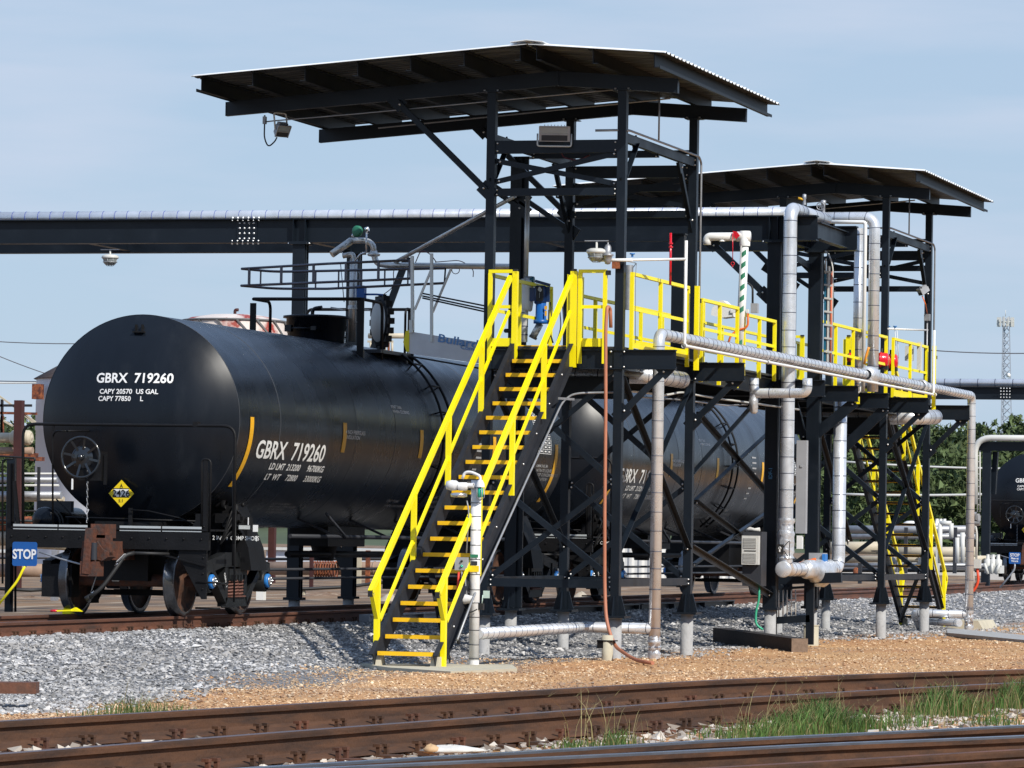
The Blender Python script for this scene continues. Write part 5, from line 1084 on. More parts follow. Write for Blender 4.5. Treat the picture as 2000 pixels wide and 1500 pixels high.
mb = MB(); mb.tube([P(1036, 547, X=X_ - .02), P(1043, 547, X=X_ - .02)], .05, 12); mb.build('gear_head', M['teal'], ls)
bv = root('motor_actuator', 'blue electric actuator with a printed black panel at the top of the near stairs', 'actuator', tuple(P(1056, 635, X=X_ - .1)))
xa = X_ - .1
mb = MB(); a = P(1055, 592, X=xa); b = P(1055, 560, X=xa); mb.lathe(a, (0, 0, 1), [(-.02, 0), (-.02, .06), (0, .085), ((b.z - a.z), .085), ((b.z - a.z) + .015, .06), ((b.z - a.z) + .02, 0)], 20); mb.bar(P(1043, 562, X=xa), P(1043, 588, X=xa), .12, .03, (1, 0, 0)); mb.bar(P(1067, 560, X=xa), P(1067, 590, X=xa), .1, .02, (1, 0, 0)); mb.bar(P(1046, 549, X=xa), P(1074, 557, X=xa), .05, .04); mb.build('gearbox', mat('navy_blue_enamel', (.006, .03, .11), .4), bv)
mb = MB(); a = P(1056, 632, X=xa); b = P(1056, 592, X=xa); L = b.z - a.z; mb.lathe(a, (0, 0, 1), [(0, 0), (0, .10), (.05, .10), (.055, .075), (L, .072), (L + .004, 0)], 20); mb.build('motor', M['blue'], bv)
mb = MB(); mb.obox(P(1054, 574, X=xa - .095), V((.004, 0, 0)), V((0, .05, 0)), V((0, 0, .10))); mb.build('panel', M['blk'], bv)
mb = MB(); o = P(1054, 566, X=xa - .1); mb.prism([(-.02, .03), (.0, .045), (.02, .02), (.035, -.0), (.015, -.03), (-.01, -.02), (-.025, 0)], o, (0, -1, 0), (0, 0, 1), (-.001, 0, 0)); mb.bar(o - V((0, 0, .04)), o - V((0, 0, .11)), .002, .012, (1, 0, 0)); mb.build('panel_mark', M['lgrey'], bv)
mb = MB(); mb.obox(P(1066, 601, X=xa - .08), V((.003, 0, 0)), V((0, .018, 0)), V((0, 0, .025))); mb.obox(P(1066, 612, X=xa - .08), V((.003, 0, 0)), V((0, .014, 0)), V((0, 0, .035))); mb.build('warning_label', M['reflect'], bv)
mb = MB(); mb.tube([P(1055, 632, X=xa + .05), P(1041, 658, X=xa + .05)], .05, 14); mb.lathe(P(1042, 657, X=xa + .05), (0, .4, -.8), [(0, .06), (.03, .06)], 12, 1); tag(mb.build('angled_pipe', [M['stain'], M['rubber']]), 'short slanted stainless pipe below the blue actuator', 'pipe')
mb = MB(); mb.tube([P(1022, 575, X=xa + 2), P(1014, 640, X=xa + 2)], .01, 5); mb.tube([P(1003, 596 + 50, X=57.6), P(987, 646, X=57.4)], .03, 8)
for px in (1075, 1092, 1098): mb.tube(fillet([P(px, 590, X=57.0), P(px + 4, 640, X=57.0), P(px - 6, 672, X=57.0)], .1), .009, 5)
mb.tube(fillet([P(1072, 605, X=56.5), P(1071, 640, X=56.5), P(1080, 670, X=56.5)], .1), .012, 5); tag(mb.build('cable_bundle', M['rubber']), 'loose black cables hanging behind the blue actuator', 'cable')
mb = MB(); mb.lathe(P(1228, 605, X=57.0), (0, 0, 1), [(0, .055), (.62, .055)], 10); tag(mb.build('hose_bundle', M['galv']), 'grey ribbed hose bundle behind the front right post', 'hose')

# ------------------------------------------------------------------ loading arm over the tank
X_ = 60.4
la = root('swing_loader', 'stainless steel loading arm reaching from the rack into the manway of the nearest tank car', 'loading arm', tuple(P(1000, 520, X=X_)))
zt = P(690, 508, X=X_); mb = MB(); mb.tube([P(687, 668, X=X_), P(691, 505, X=X_)], .058, 16); mb.lathe(P(688, 604, X=X_), (0, 0, 1), [(0, .066), (.05, .066), (.06, .058)], 16); mb.build('drop_pipe', M['stain'], la)
mb = MB(); mb.tube(fillet([P(691, 510, X=X_), P(690, 496, X=X_), P(670, 500, X=X_)], .1), .04, 12); mb.build('elbow', M['stain'], la)
mb = MB(); mb.tube([P(648, 497, X=X_ - .2), P(686, 470, X=X_)], .055, 16); mb.build('counterweight', M['stain'], la)
mb = MB(); mb.tube(fillet([P(684, 470, X=X_), P(718, 470, X=X_), P(730, 480, X=X_ - .02), P(730, 497, X=X_), P(735, 514, X=X_), P(752, 518, X=X_), P(1002, 521, X=X_)], .12), .045, 14); mb.lathe(P(730, 496, X=X_), (0, 0, 1), [(-.04, .05), (-.03, .09), (.0, .1), (.02, .06), (.05, .05)], 16); mb.build('boom_pipe', M['stain'], la)
mb = MB(); mb.lathe(P(700, 452, X=X_ - .1), (-1, .3, 0), [(0, 0), (0, .085), (.05, .085), (.06, .06), (.062, 0)], 20); mb.build('swivel_cap', M['green'], la)
mb = MB(); mb.tube([P(713, 449, X=X_ - .1), P(720, 447, X=X_ - .1)], .035, 10); mb.tube([P(716, 452, X=X_ - .1), P(715, 493, X=X_ - .1)], .014, 6); mb.tube(fillet([P(715, 493, X=X_ - .1), P(703, 496, X=X_ - .1), P(692, 512, X=X_ - .1)], .08), .012, 6); mb.tube([P(688, 463, X=X_), P(690, 457, X=X_)], .02, 8); mb.build('swivel_fitting', M['chrome'], la)
mb = MB(); mb.tube([P(772, 512, X=X_), P(1006, 383, X=57.7)], .030, 12); mb.build('support_strut', M['stain'], la)
mb = MB(); mb.obox(P(706, 571, X=X_ - .1), V((.06, 0, 0)), V((0, .06, 0)), V((0, 0, .10))); mb.tube(fillet([P(712, 575, X=X_ - .1), P(735, 575, X=X_ - .1), P(748, 576, X=X_ - .1)], .03), .015, 6); mb.build('level_probe', M['blue'], la)
mb = MB(); mb.tube(fillet([P(748, 576, X=X_ - .1), P(770, 560, X=X_), P(768, 530, X=X_), P(775, 518, X=X_)], .15), .007, 5); mb.tube(fillet([P(810, 516, X=X_), P(822, 488, X=X_), P(840, 495, X=X_), P(852, 512, X=X_)], .1), .008, 5); mb.ring(P(890, 527, X=X_), (1, 0, 0), .06, .006, 20, 5); mb.tube(fillet([P(850, 512, X=X_), P(900, 508, X=X_), P(925, 527, X=X_), P(924, 541, X=X_)], .1), .007, 5); mb.build('control_cable', M['cable'], la)
mb = MB(); mb.bar(P(648, 601, X=X_ - .1), P(672, 605, X=X_ - .1), .12, .025); mb.bar(P(700, 603, X=X_), P(722, 606, X=X_), .12, .025); build_apart(mb, 'splash_plate', M['lgrey'], la)
mb = MB(); mb.tube(fillet([P(697, 525, X=X_ - .05), P(703, 535, X=X_ - .05), P(702, 690, X=X_ - .05)], .02), .006, 5); mb.tube([P(692, 633, X=X_ - .05), P(702, 625, X=X_ - .05)], .006, 5); mb.tube([P(665, 515, X=X_), P(672, 590, X=X_)], .008, 5); mb.build('guide_wire', M['galv'], la)

# gangway with safety cage
gw = root('gangway', 'grey folding gangway with a long safety cage and blue lettering, lowered towards the tank top', 'gangway', tuple(P(940, 690, X=57.6)))
GX = 58.7
a = P(797, 663, X=GX); b = P(960, 690, X=GX); mb = MB(); hh = .38
mb.prism([(0, -.20), (0, .12), (a.y - b.y, -.03 + (b.z - a.z) + .16), (a.y - b.y, (b.z - a.z) - .17)], a, (0, -1, 0), (0, 0, 1), (.03, 0, 0)); mb.prism([(0, -.20), (0, .0), (a.y - b.y, (b.z - a.z) + .08), (a.y - b.y, (b.z - a.z) - .17)], a + V((.7, 0, 0)), (0, -1, 0), (0, 0, 1), (.03, 0, 0)); build_apart(mb, 'side_plate', mat('gangway_plate', (.68, .69, .71), .5, .2, var=.1), gw)
mb = MB(); mb.prism([(0, -.21), (0, -.19), (a.y - b.y, (b.z - a.z) - .20), (a.y - b.y, (b.z - a.z) - .22)], a + V((-.02, 0, -.04)), (0, -1, 0), (0, 0, 1), (.75, 0, 0)); mb.build('tread_deck', M['tankdirt'], gw)
mb = MB(); mb.prism([(-.07, -.04), (-.035, .12), (.02, .14), (.02, -.18), (-.02, -.18)], a + V((-.012, 0, 0)), (0, -1, 0), (0, 0, 1), (.045, 0, 0)); mb.build('bumper', M['yellow'], gw)
dirn = (b - a).normalized(); up_ = V((0, 0, 1)) - dirn * dirn.z; up_.normalize()
o = P(854, 667, X=GX - .004); text('Bullard', .115, o, dirn, up_, name='lettering', parent=gw, mt=mat('sky_blue_lettering', (.16, .34, .66), .5), bold=.02, sx=1.35, off=.012)
o2 = P(899, 681, X=GX - .004); text('Company', .055, o2, dirn, up_, name='lettering', parent=gw, mt=bpy.data.materials['sky_blue_lettering'], bold=.02, sx=1.3, off=.012)
# cage: long horizontal ladder-like hoop
mb = MB(); zA_ = P(470, 523, X=GX).z
c_pts_top = [P(472, 525, X=GX), P(505, 520, X=GX), P(640, 513, X=GX), P(760, 510, X=GX + .3), P(830, 512, X=GX + .6)]; low = [P(472, 557, X=GX), P(640, 549, X=GX), P(802, 546, X=GX)]
ft = [P(472, 525, X=GX), P(640, 515, X=GX), P(800, 508, X=GX)]; bt = [P(472, 525, X=GX), P(540, 531, X=GX + .9), P(640, 529, X=GX + .9), P(870, 524, X=GX + .9)]; fb = [P(471, 558, X=GX), P(640, 551, X=GX), P(802, 544, X=GX)]; bb_ = [P(471, 558, X=GX), P(540, 564, X=GX + .9), P(640, 564, X=GX + .9), P(868, 553, X=GX + .9)]
for L_ in (ft, bt, fb, bb_): mb.tube(fillet(L_, .3), .019, 8)
def lerpL(L_, px):
    xs = [p.y for p in L_]; y = px; 
    for i in range(len(L_) - 1):
        if min(xs[i], xs[i + 1]) <= y <= max(xs[i], xs[i + 1]): return L_[i].lerp(L_[i + 1], (y - xs[i]) / (xs[i + 1] - xs[i]))
    return L_[-1]
for k in range(6):
    y = ft[0].y - .12 - k * .5
    p, q = lerpL(ft, y), lerpL(fb, y); mb.bar(p, q, .03, .04, (1, 0, 0))
for k in range(10):
    y = bt[1].y + .1 - k * .36; p, q = lerpL(bt, y), lerpL(bb_, y); mb.bar(p, q, .02, .02, (1, 0, 0))
mb.build('safety_cage', mat('dull_grey_tube', (.10, .10, .12), .4, .6), gw)
mb = MB(); mb.bar(P(805, 500, X=GX), P(806, 645, X=GX), .04, .05, (1, 0, 0)); mb.bar(P(843, 495, X=GX), P(843, 668, X=GX), .04, .04, (1, 0, 0)); mb.bar(P(803, 625, X=GX - .02), P(803, 650, X=GX - .02), .05, .05, (1, 0, 0)); mb.bar(P(843, 525, X=GX), P(810, 605, X=GX), .03, .03); mb.bar(P(881, 525, X=GX + .4), P(845, 610, X=GX + .4), .03, .03); build_apart(mb, 'upright', M['stain'], gw)
mb = MB()
for d in (0, 5, 9): mb.tube([P(825, 573 + d, X=GX + .1), P(965, 601 + d * 1.3, X=GX + .1)], .012, 6)
build_apart(mb, 'gas_strut', M['dgrey'], gw)

# ------------------------------------------------------------------ white post with alarm light
X_ = 49.45; pb = P(925, 1304, X=X_)
wp = root('alarm_post', 'white clad post before the near stairs with a lamp, green beacon and small grey box', 'post', (X_, pb.y, 0))
mb = MB(); pipe(mb, [(X_, pb.y, .02), (X_, pb.y + .005, P(926, 938, X=X_).z)], .062, .17, 0, .004); mb.lathe((X_, pb.y, 0), (0, 0, 1), [(.0, .065), (.1, .065)], 18); mb.build('post', [M['wclad'], M['dgrey']], wp)
c = P(884, 955, X=X_ - .1)
mb = MB(); mb.lathe(P(882, 948, X=X_ - .1) + V((0, .0, 0)), (0, -1, 0), [(-.07, 0), (-.06, .05), (0, .065), (.06, .06), (.1, .03), (.28, .03)], 18); mb.lathe(P(896, 950, X=X_ - .1), (0, -1, 0), [(0, .05), (.1, .05), (.12, .03)], 14); mb.tube(fillet([P(903, 935, X=X_ - .1), P(908, 922, X=X_ - .1), P(921, 922, X=X_ - .1), P(938, 930, X=X_ - .1), P(938, 940, X=X_ - .1)], .04), .018, 8); mb.lathe(P(938, 948, X=X_ - .1), (0, 0, 1), [(-.02, .055), (.02, .05), (.06, .03), (.08, 0)], 14); mb.build('lamp_bracket', M['wclad'], wp)
mb = MB(); mb.lathe(P(896, 967, X=X_ - .1), (0, 0, 1), [(-.03, .0), (-.03, .07), (-.015, .105), (.02, .10), (.03, .05)], 22); mb.build('lamp_head', M['chrome'], wp)
mb = MB(); mb.lathe(P(938, 972, X=X_ - .1), (0, 0, 1), [(0, 0), (.01, .035), (.12, .035), (.13, 0)], 14); bcn = mb.build('green_beacon', M['jade'], wp)
mb = MB()
for k in range(5):
    a = k * 2 * PI / 5; q = P(938, 952, X=X_ - .1); mb.tube([q + V((math.cos(a) * .05, math.sin(a) * .05, 0)), q + V((math.cos(a) * .05, math.sin(a) * .05, -.12)), q + V((0, 0, -.16))], .005, 4)
mb.build('beacon_cage', M['galv'], bcn)
mb = MB(); mb.obox(P(902, 1101, X=X_ - .08), V((.04, 0, 0)), V((0, .078, 0)), V((0, 0, .078))); bx_ = mb.build('push_button_box', M['grey'], wp)
MB().lathe(P(902, 1096, X=X_ - .12), (-1, 0, 0), [(0, .014), (.02, .013), (.022, 0)], 12).build('black_button', M['rubber'], bx_); MB().lathe(P(902, 1106, X=X_ - .12), (-1, 0, 0), [(0, .017), (.018, .017), (.02, 0)], 12).build('green_button', M['jade'], bx_)
def plate(px, py, w_, h_, mt, nm, X=X_ - .066): MB().obox(P(px, py, X=X), V((.003, 0, 0)), V((0, w_ / 2, 0)), V((0, 0, h_ / 2))).build(nm, mt, wp)
plate(926, 1086, .10, .04, M['stripe'], 'green_label'); plate(926, 1100, .08, .05, M['dgrey'], 'grey_label'); plate(926, 1111, .12, .075, M['pyel'], 'warning_label')
mb = MB(); mb.lathe(P(900, 1170, X=X_ - .1), (0, -1, 0), [(-.07, 0), (-.06, .04), (-.02, .06), (.06, .06), (.12, .045), (.16, .04)], 18); mb.build('horn_bell', M['wclad'], wp)
mb = MB(); mb.tube(fillet([P(896, 1117, X=X_ - .1), P(894, 1150, X=X_ - .1), P(889, 1195, X=X_ - .1), P(890, 1225, X=X_ - .1), P(894, 1243, X=X_ - .1)], .15), .014, 8); mb.build('red_cable', mat('red_cable', (.60, .04, .02), .5), wp)
mb = MB(); mb.tube([P(894, 1240, X=X_ - .1), P(896, 1258, X=X_ - .1)], .022, 8); mb.tube(fillet([P(905, 1185, X=X_ - .1), P(917, 1198, X=X_ - .1), P(932, 1190, X=X_ - .1)], .05), .008, 5); mb.obox(P(940, 1185, X=X_), V((.03, 0, 0)), V((0, .03, 0)), V((0, 0, .04))); mb.build('plug', M['rubber'], wp)
mb = MB()
for d in (0, 7): mb.tube(fillet([P(902 + d, 1115, X=X_ - .1), P(902 + d, 1140, X=X_ - .1), P(905 + d, 1165, X=X_ - .1)], .05), .010, 6)
mb.tube(fillet([P(912, 978, X=X_ - .1), P(916, 1000, X=X_ - .1), P(911, 1080, X=X_ - .1)], .1), .009, 6); mb.build('conduit', M['galv'], wp)
mb = MB(); mb.obox(P(950, 1161, X=X_ + .1), V((.004, 0, 0)), V((0, .04, 0)), V((0, 0, .045))); mb.tube([P(941, 1180, X=X_ + .1), P(943, 1162, X=X_ + .1)], .008, 5); mb.build('info_plate', mat('pale_green_plate', (.45, .58, .52), .5), wp)

# ------------------------------------------------------------------ cabinet, trays and small things under the walkway
X_ = 62.2; ca = root('electric_cabinet', 'dark grey electric cabinet with a light grey louvred cooling unit beside the labelled column', 'cabinet', tuple(P(1470, 1145, X=X_)))
a = P(1451, 1038, X=X_); b = P(1486, 1145, X=X_); MB().box(X_, X_ + .35, b.y, a.y, b.z, a.z).build('housing', M['dgrey'], ca)
a = P(1449, 1046, X=X_ - .1); b = P(1481, 1103, X=X_ - .1); MB().box(X_ - .1, X_, b.y, a.y, b.z, a.z).build('cooling_unit', M['lgrey'], ca)
mb = MB(); hgt = a.z - b.z; wy = a.y - b.y
for z0, z1 in ((.56, .93), (.06, .40)):
    n = 7
    for k in range(n): zc = b.z + hgt * (z0 + (z1 - z0) * (k + .5) / n); mb.obox((X_ - .105, (a.y + b.y) / 2 + .005, zc), V((.006, 0, 0)), V((0, wy * .38, 0)), V((0, 0, hgt * .017)))
build_apart(mb, 'louvre', mat('louvre_grey', (.42, .42, .40), .5), ca); MB().box(X_ - .106, X_ - .1, b.y + wy * .15, b.y + wy * .85, b.z + hgt * .46, b.z + hgt * .49).build('slot', M['blk'], ca)
mb = MB(); pts = [P(x, y, X=X_ + .1) for x, y in ((1457, 1036), (1465, 1033), (1474, 1035), (1484, 1034))]; mb.tube(pts, .035, 8, rs=[.02, .03, .025, .03]); tag(mb.build('rag', M['rag']), 'crumpled pale rag lying on top of the grey electric cabinet', 'rag')
mb = MB(); mb.tube(fillet([P(1482, 1142, X=X_), P(1483, 1170, X=X_), P(1476, 1195, X=X_), P(1476, 1220, X=X_), P(1490, 1230, X=X_)], .15), .018, 8); tag(mb.build('garden_hose', M['mint']), 'mint green hose hanging below the grey electric cabinet', 'hose')
X_ = 64.6; a = P(1556, 860, X=X_); b = P(1573, 1042, X=X_); mb = MB(); mb.box(X_, X_ + .12, b.y, a.y, b.z, a.z); mb.obox(P(1565, 910, X=X_ - .01), V((.004, 0, 0)), V((0, .02, 0)), V((0, 0, .02))); tag(mb.build('cable_duct', M['grey']), 'tall narrow grey cable duct between the two bridge columns', 'cable duct')
mb = MB(); a = P(1556, 1046, X=X_); b = P(1566, 1072, X=X_); mb.box(X_, X_ + .1, b.y, a.y, b.z, a.z); tag(mb.build('white_box', M['white']), 'small white box below the tall grey cable duct', 'box')
# grille of thin rods near the base
X_ = 64.2; g = root('rod_rack', 'row of thin upright metal rods between black beams at the foot of the bridge columns', 'rod rack', tuple(P(1540, 1205, X=X_)))
for k in range(5): MB().tube([P(1521 + k * 8.2, 1152, X=X_), P(1521 + k * 8.2, 1206, X=X_)], .011, 6).build('rod', M['lgrey'], g)
mb = MB(); a = P(1512, 1212, X=X_); b = P(1582, 1208, X=X_); mb.bar(a, b, .06, .11); mb.box(X_ - .03, X_ + .03, a.y - .04, a.y + .04, .0, 1.1); mb.box(X_ - .03, X_ + .03, b.y - .06, b.y + .06, .02, 1.1); a = P(1515, 1150, X=X_); b = P(1582, 1146, X=X_); mb.bar(a, b, .08, .04); mb.bar(P(1500, 1132, X=X_), P(1644, 1128, X=X_), .1, .16); mb.build('frame', S_, g)
tag(pile(65.0, P(1584, 1240, X=65.0).y, P(1584, 1222, X=65.0).z, -.2, .12).build('concrete_stub', M['concpale']), 'short round concrete stub with a rusty cap beside the timber', 'concrete stub')
# timber
a = P(1407, 1240, Z=.12); b = P(1562, 1262, Z=.10); mb = MB(); d = (b - a); d.z = 0; mb.bar(a + V((0, 0, .0)), b + V((0, 0, .0)), .24, .22, mi=0); mb.m[-1] = 0
for i, f in enumerate(mb.f):
    c = sum((V(mb.v[k]) for k in f), V((0, 0, 0))) / 4
    if (c - b).length < .05: mb.m[i] = 1
tag(mb.build('timber', [M['wood'], M['woodend']]), 'long dark creosoted timber lying on the ballast behind a footing, with its pale end showing', 'timber')
# cable tray
X_ = 65.6; ct = root('cable_tray', 'upright ladder cable tray with blue and orange cables on the rear bridge column', 'cable tray', tuple(P(1617, 710, X=X_)))
mb = MB(); mb.bar(P(1609, 712, X=X_), P(1613, 505, X=X_), .02, .02, (1, 0, 0)); mb.tube(fillet([P(1624, 712, X=X_), P(1627, 520, X=X_), P(1618, 495, X=X_)], .3), .012, 6); mb.build('rail', M['lgrey'], ct)
mb = MB()
for k in range(8): mb.bar(P(1610, 530 + k * 26, X=X_ - .03), P(1625, 532 + k * 26, X=X_ - .03), .02, .03)
mb.build('rung', M['lgrey'], ct)
mb = MB(); mb.bar(P(1611, 715, X=X_), P(1612, 535, X=X_), .03, .035, (1, 0, 0)); mb.build('blue_cable', mat('petrol_blue_cable', (.01, .13, .22), .5), ct)
mb = MB(); mb.bar(P(1617, 715, X=X_), P(1619, 520, X=X_), .03, .05, (1, 0, 0)); mb.build('grey_cable', M['lgrey'], ct); mb = MB(); mb.tube([P(1622, 715, X=X_ - .02), P(1624, 530, X=X_ - .02)], .016, 6); mb.build('orange_cable', mat('salmon_cable', (.62, .16, .08), .5), ct)
# red actuators
def red_act(label, c, L, r):
    c = V(c); o = root('red_actuator', label, 'actuator', tuple(c), 'red valve actuators on the rear rack'); MB().lathe(c + V((0, L / 2, 0)), (0, -1, 0), [(0, 0), (.01, r * .8), (.05, r), (L * .4, r), (L * .42, r * 1.12), (L * .5, r * 1.12), (L * .52, r), (L * .9, r), (L, r * .85), (L + .01, 0)], 20).build('housing', M['red'], o)
    mb = MB(); mb.box(c.x - .06, c.x + .06, c.y - L * .5, c.y + L * .4, c.z - r - .04, c.z - r * .8); mb.tube([c + V((0, 0, r * .5)), c + V((0, 0, r * 1.6))], .025, 8); mb.build('bracket', M['rubber'], o); return o
red_act('big red actuator in front of the rear rack, left of the other big one', P(1722, 703, X=71.0), .22, .125); red_act('big red actuator in front of the rear rack, the rightmost', P(1740, 706, X=71.6), .22, .125); red_act('small red actuator half hidden left of the thin silver riser', P(1661, 699, X=70), .12, .085)
mb = MB(); mb.tube(fillet([P(1697, 678, X=68.6), P(1693, 690, X=68.6), P(1688, 712, X=68.6)], .1), .022, 6); tag(mb.build('orange_hose', mat('amber_hose', (.80, .30, .03), .5)), 'orange cable dropping between the two silver risers', 'cable')
c = P(1669, 648, X=68.9); gvx = root('globe_valve', 'round grey valve with a blue wheel on the thinner silver riser', 'valve', tuple(c)); MB().lathe(c, (-.5, .8, 0), [(0, .0), (0, .05), (.015, .055), (.02, .0)], 16).build('handwheel', M['lblue'], gvx)
MB().lathe(P(1675, 651, X=68.9), (0, 0, 1), [(-.07, .06), (-.04, .085), (.04, .085), (.07, .06)], 16).build('body', M['galv'], gvx)
yt = root('yellow_tag_plates', 'pair of small yellow bolted plates hanging under the rear walkway bracket', 'plates', tuple(P(1672, 790, X=67.0)))
for px in (1668, 1676):
    MB().obox(P(px, 782, X=67.0), V((.01, 0, 0)), V((0, .024, 0)), V((0, 0, .058))).build('plate', M['yellow'], yt)
mb = MB(); mb.tube(fillet([P(1680, 745, X=67), P(1680, 765, X=67), P(1670, 770, X=67)], .03), .016, 6); mb.build('hanger', M['lgrey'], yt)
mb = MB(); a = P(1776, 690, X=73.8); mb.obox(a, V((.05, 0, 0)), V((0, .07, 0)), V((0, 0, .13))); mb.obox(a - V((0, .18, .05)), V((.05, 0, 0)), V((0, .035, 0)), V((0, 0, .25))); tag(mb.build('panel_box', M['lgrey']), 'light grey panel box behind the rear rack railing', 'panel box')
mb = MB(); mb.tube(fillet([P(1735, 642, X=71.3), P(1817, 645, X=75.4)], .03), .016, 6)
for x in (1748, 1752): mb.tube([P(x, 645, X=72), P(x + 3, 700, X=72)], .006, 4)
tag(mb.build('cross_pipe', M['white']), 'thin white cross pipe on the rear rack behind the risers', 'pipe')
for x in (1735, 1748):
    tag(MB().lathe(P(x, 641, X=71.8), (0, 0, 1), [(0, .015), (.02, .015), (.025, .035), (.04, .035), (.041, 0)], 10).build('shower_valve', M['lblue']), 'small blue valve cap on the rear rack cross pipe, %s one' % ('left' if x < 1740 else 'right'), 'valve cap', 'blue valve caps')
# column marking
text('IDF-1', .055, P(1504, 942, X=62.89), (0, 0, 1), (0, 1, 0), name='column_marking', parent=br, mt=mat('pale_blue_marking', (.06, .22, .40), .6), off=-.002) if False else text('IDF-1', .055, P(1508, 936, X=62.885), (0, 0, 1), (0, 1, 0), name='column_marking', parent=br, mt=mat('pale_blue_marking', (.06, .22, .40), .6), off=.002)
# far-right conduit post with junction box
X_ = 78.5; jp = root('junction_post', 'grey junction box with orange and white cables on conduits right of the far silver riser', 'junction box', tuple(P(1907, 1150, X=X_)))
MB().obox(P(1907, 1101, X=X_), V((.05, 0, 0)), V((0, .085, 0)), V((0, 0, .085))).build('box', M['lgrey'], jp)
mb = MB(); mb.tube(fillet([P(1907, 1092, X=X_), P(1908, 1040, X=X_), P(1903, 1018, X=X_)], .2), .022, 6); mb.tube([P(1902, 1110, X=X_), P(1902, 1145, X=X_)], .014, 6); mb.build('conduit', M['lgrey'], jp)
mb = MB(); mb.tube(fillet([P(1909, 1110, X=X_), P(1911, 1135, X=X_), P(1905, 1150, X=X_), P(1893, 1160, X=X_)], .15), .028, 6); mb.build('orange_cable', mat('red_orange_cable', (.75, .08, .03), .5), jp)
mb = MB(); q = P(1906, 1012, X=X_); 
for k in range(8): c = q + V((0, random.uniform(-.1, .1), random.uniform(-.25, .2))); mb.lathe(c, random.choice([(0, 0, 1), (0, 1, 0)]), [(0, .05), (.1, .05)], 10)
mb.build('fitting_cluster', M['galv'], jp)

# ------------------------------------------------------------------ stop signs and derail
def sign(label, c, w_, h_, yaw, big, lines, polem, grp='blue stop signs'):
    c = V(c); e1 = V((math.sin(yaw), -math.cos(yaw), .0)); e2 = V((-.02, 0, 1)); n = e1.cross(e2).normalized(); 
    if n.x > 0: n = -n
    r = root('stop_sign', label, 'sign', tuple(c - V((0, 0, h_))), grp); mb = MB(); R_ = w_ * .08; pl = []
    for (sx_, sy_, a0) in ((1, 1, 0), (-1, 1, 90), (-1, -1, 180), (1, -1, 270)):
        for k in range(4): a = math.radians(a0 + k * 30); pl.append((sx_ * (w_ / 2 - R_) + R_ * math.cos(a), sy_ * (h_ / 2 - R_) + R_ * math.sin(a)))
    mb.prism(pl, c, e1, e2, -n * .008); pn = mb.build('sign_panel', M['blue'], r)
    for t_, s_, dy, sx_ in lines: text(t_, s_, c + n * .004 + e2 * dy, e1, e2, parent=pn, mt=M['signtxt'], ali='CENTER', name='lettering', bold=.03, sx=sx_, off=.003 if e1.cross(e2).dot(n) > 0 else -.003)
    return r
# pole of the left sign: bent yellow bar clamped to the ground
c = P(48, 1082, X=49.0); s1 = sign('blue STOP sign on a bent yellow bar, before the nearest tank car', c, .345, .30, -.10, True, [('STOP', .115, -.057, .84)], M['yellow'])
mb = MB(); mb.tube(fillet([c + V((.03, -.01, -.14)), P(45, 1112, X=49.0), P(34, 1135, X=49.0), P(-12, 1192, X=49.0)], .08), .017, 8); mb.build('support_bar', M['yellow'], s1)
c = P(1982, 1090, X=106); s2 = sign('small blue STOP sign on a bent white bar, before the farthest tank car', c, .30, .29, -.1, False, [('STOP', .075, .04, .95), ('Men at', .05, -.03, 1), ('Work', .05, -.10, 1)], M['white'])
mb = MB(); mb.tube(fillet([c + V((.02, 0, -.14)), P(1982, 1112, X=106), P(1968, 1130, X=106), P(1953, 1148, X=106)], .1), .022, 6); mb.build('support_bar', M['galv'], s2)
dr = root('derail', 'small yellow derail shoe with a red handle on the far rail at the first wheel', 'derail', tuple(P(130, 1196, Y=YF))); o = V((P(135, 1190, Y=YF).x, YF, .5))
mb = MB(); mb.prism([(-.1, 0), (.16, 0), (.12, .05), (.02, .12), (-.02, .10)], o + V((0, -.06, 0)), (1, 0, 0), (0, 0, 1), (0, .12, 0)); mb.prism([(-.05, 0), (.14, 0), (.05, .05)], P(138, 1194, X=50.6), (0, -1, 0), (0, 0, 1), (.08, 0, 0)); mb.bar(P(112, 1193, X=50.6), P(140, 1192, X=50.6), .04, .02); build_apart(mb, 'shoe', M['yellow'], dr)
mb = MB(); mb.tube([P(99, 1193, X=50.6), P(112, 1193, X=50.6)], .016, 8); mb.build('handle', M['red'], dr)

# ------------------------------------------------------------------ pads and small ground items
mb = MB(); pts = [P(x, y, Z=.03) for x, y in ((700, 1298), (1000, 1300), (1010, 1308), (880, 1314), (760, 1306))]
mb.prism([(p.x, p.y) for p in pts], (0, 0, .0), (1, 0, 0), (0, 1, 0), (0, 0, .045)); tag(mb.build('concrete_pad', M['concpale']), 'flat pale concrete pad under the foot of the near stairs', 'concrete pad')
mb = MB(); a = P(1855, 1228, Z=.0); b = P(1948, 1228, Z=.0); mb.prism([(0, 0), (a.y - b.y, 0), (a.y - b.y - .12, .20), (.1, .20)], (a.x - .4, a.y, -.03), (0, -1, 0), (0, 0, 1), (1.6, 0, 0)); tag(mb.build('concrete_block', M['concpale']), 'buff concrete block on the ballast right of the far silver riser', 'concrete block')
mb = MB(); pts = [P(x, y, Z=.04) for x, y in ((1850, 1228), (2040, 1246), (2040, 1256), (1850, 1238))]; mb.prism([(p.x, p.y) for p in pts], (0, 0, 0), (1, 0, 0), (0, 1, 0), (0, 0, .06)); tag(mb.build('concrete_pad', M['conc']), 'low grey concrete slab at the right edge in front of the buff block', 'concrete pad')
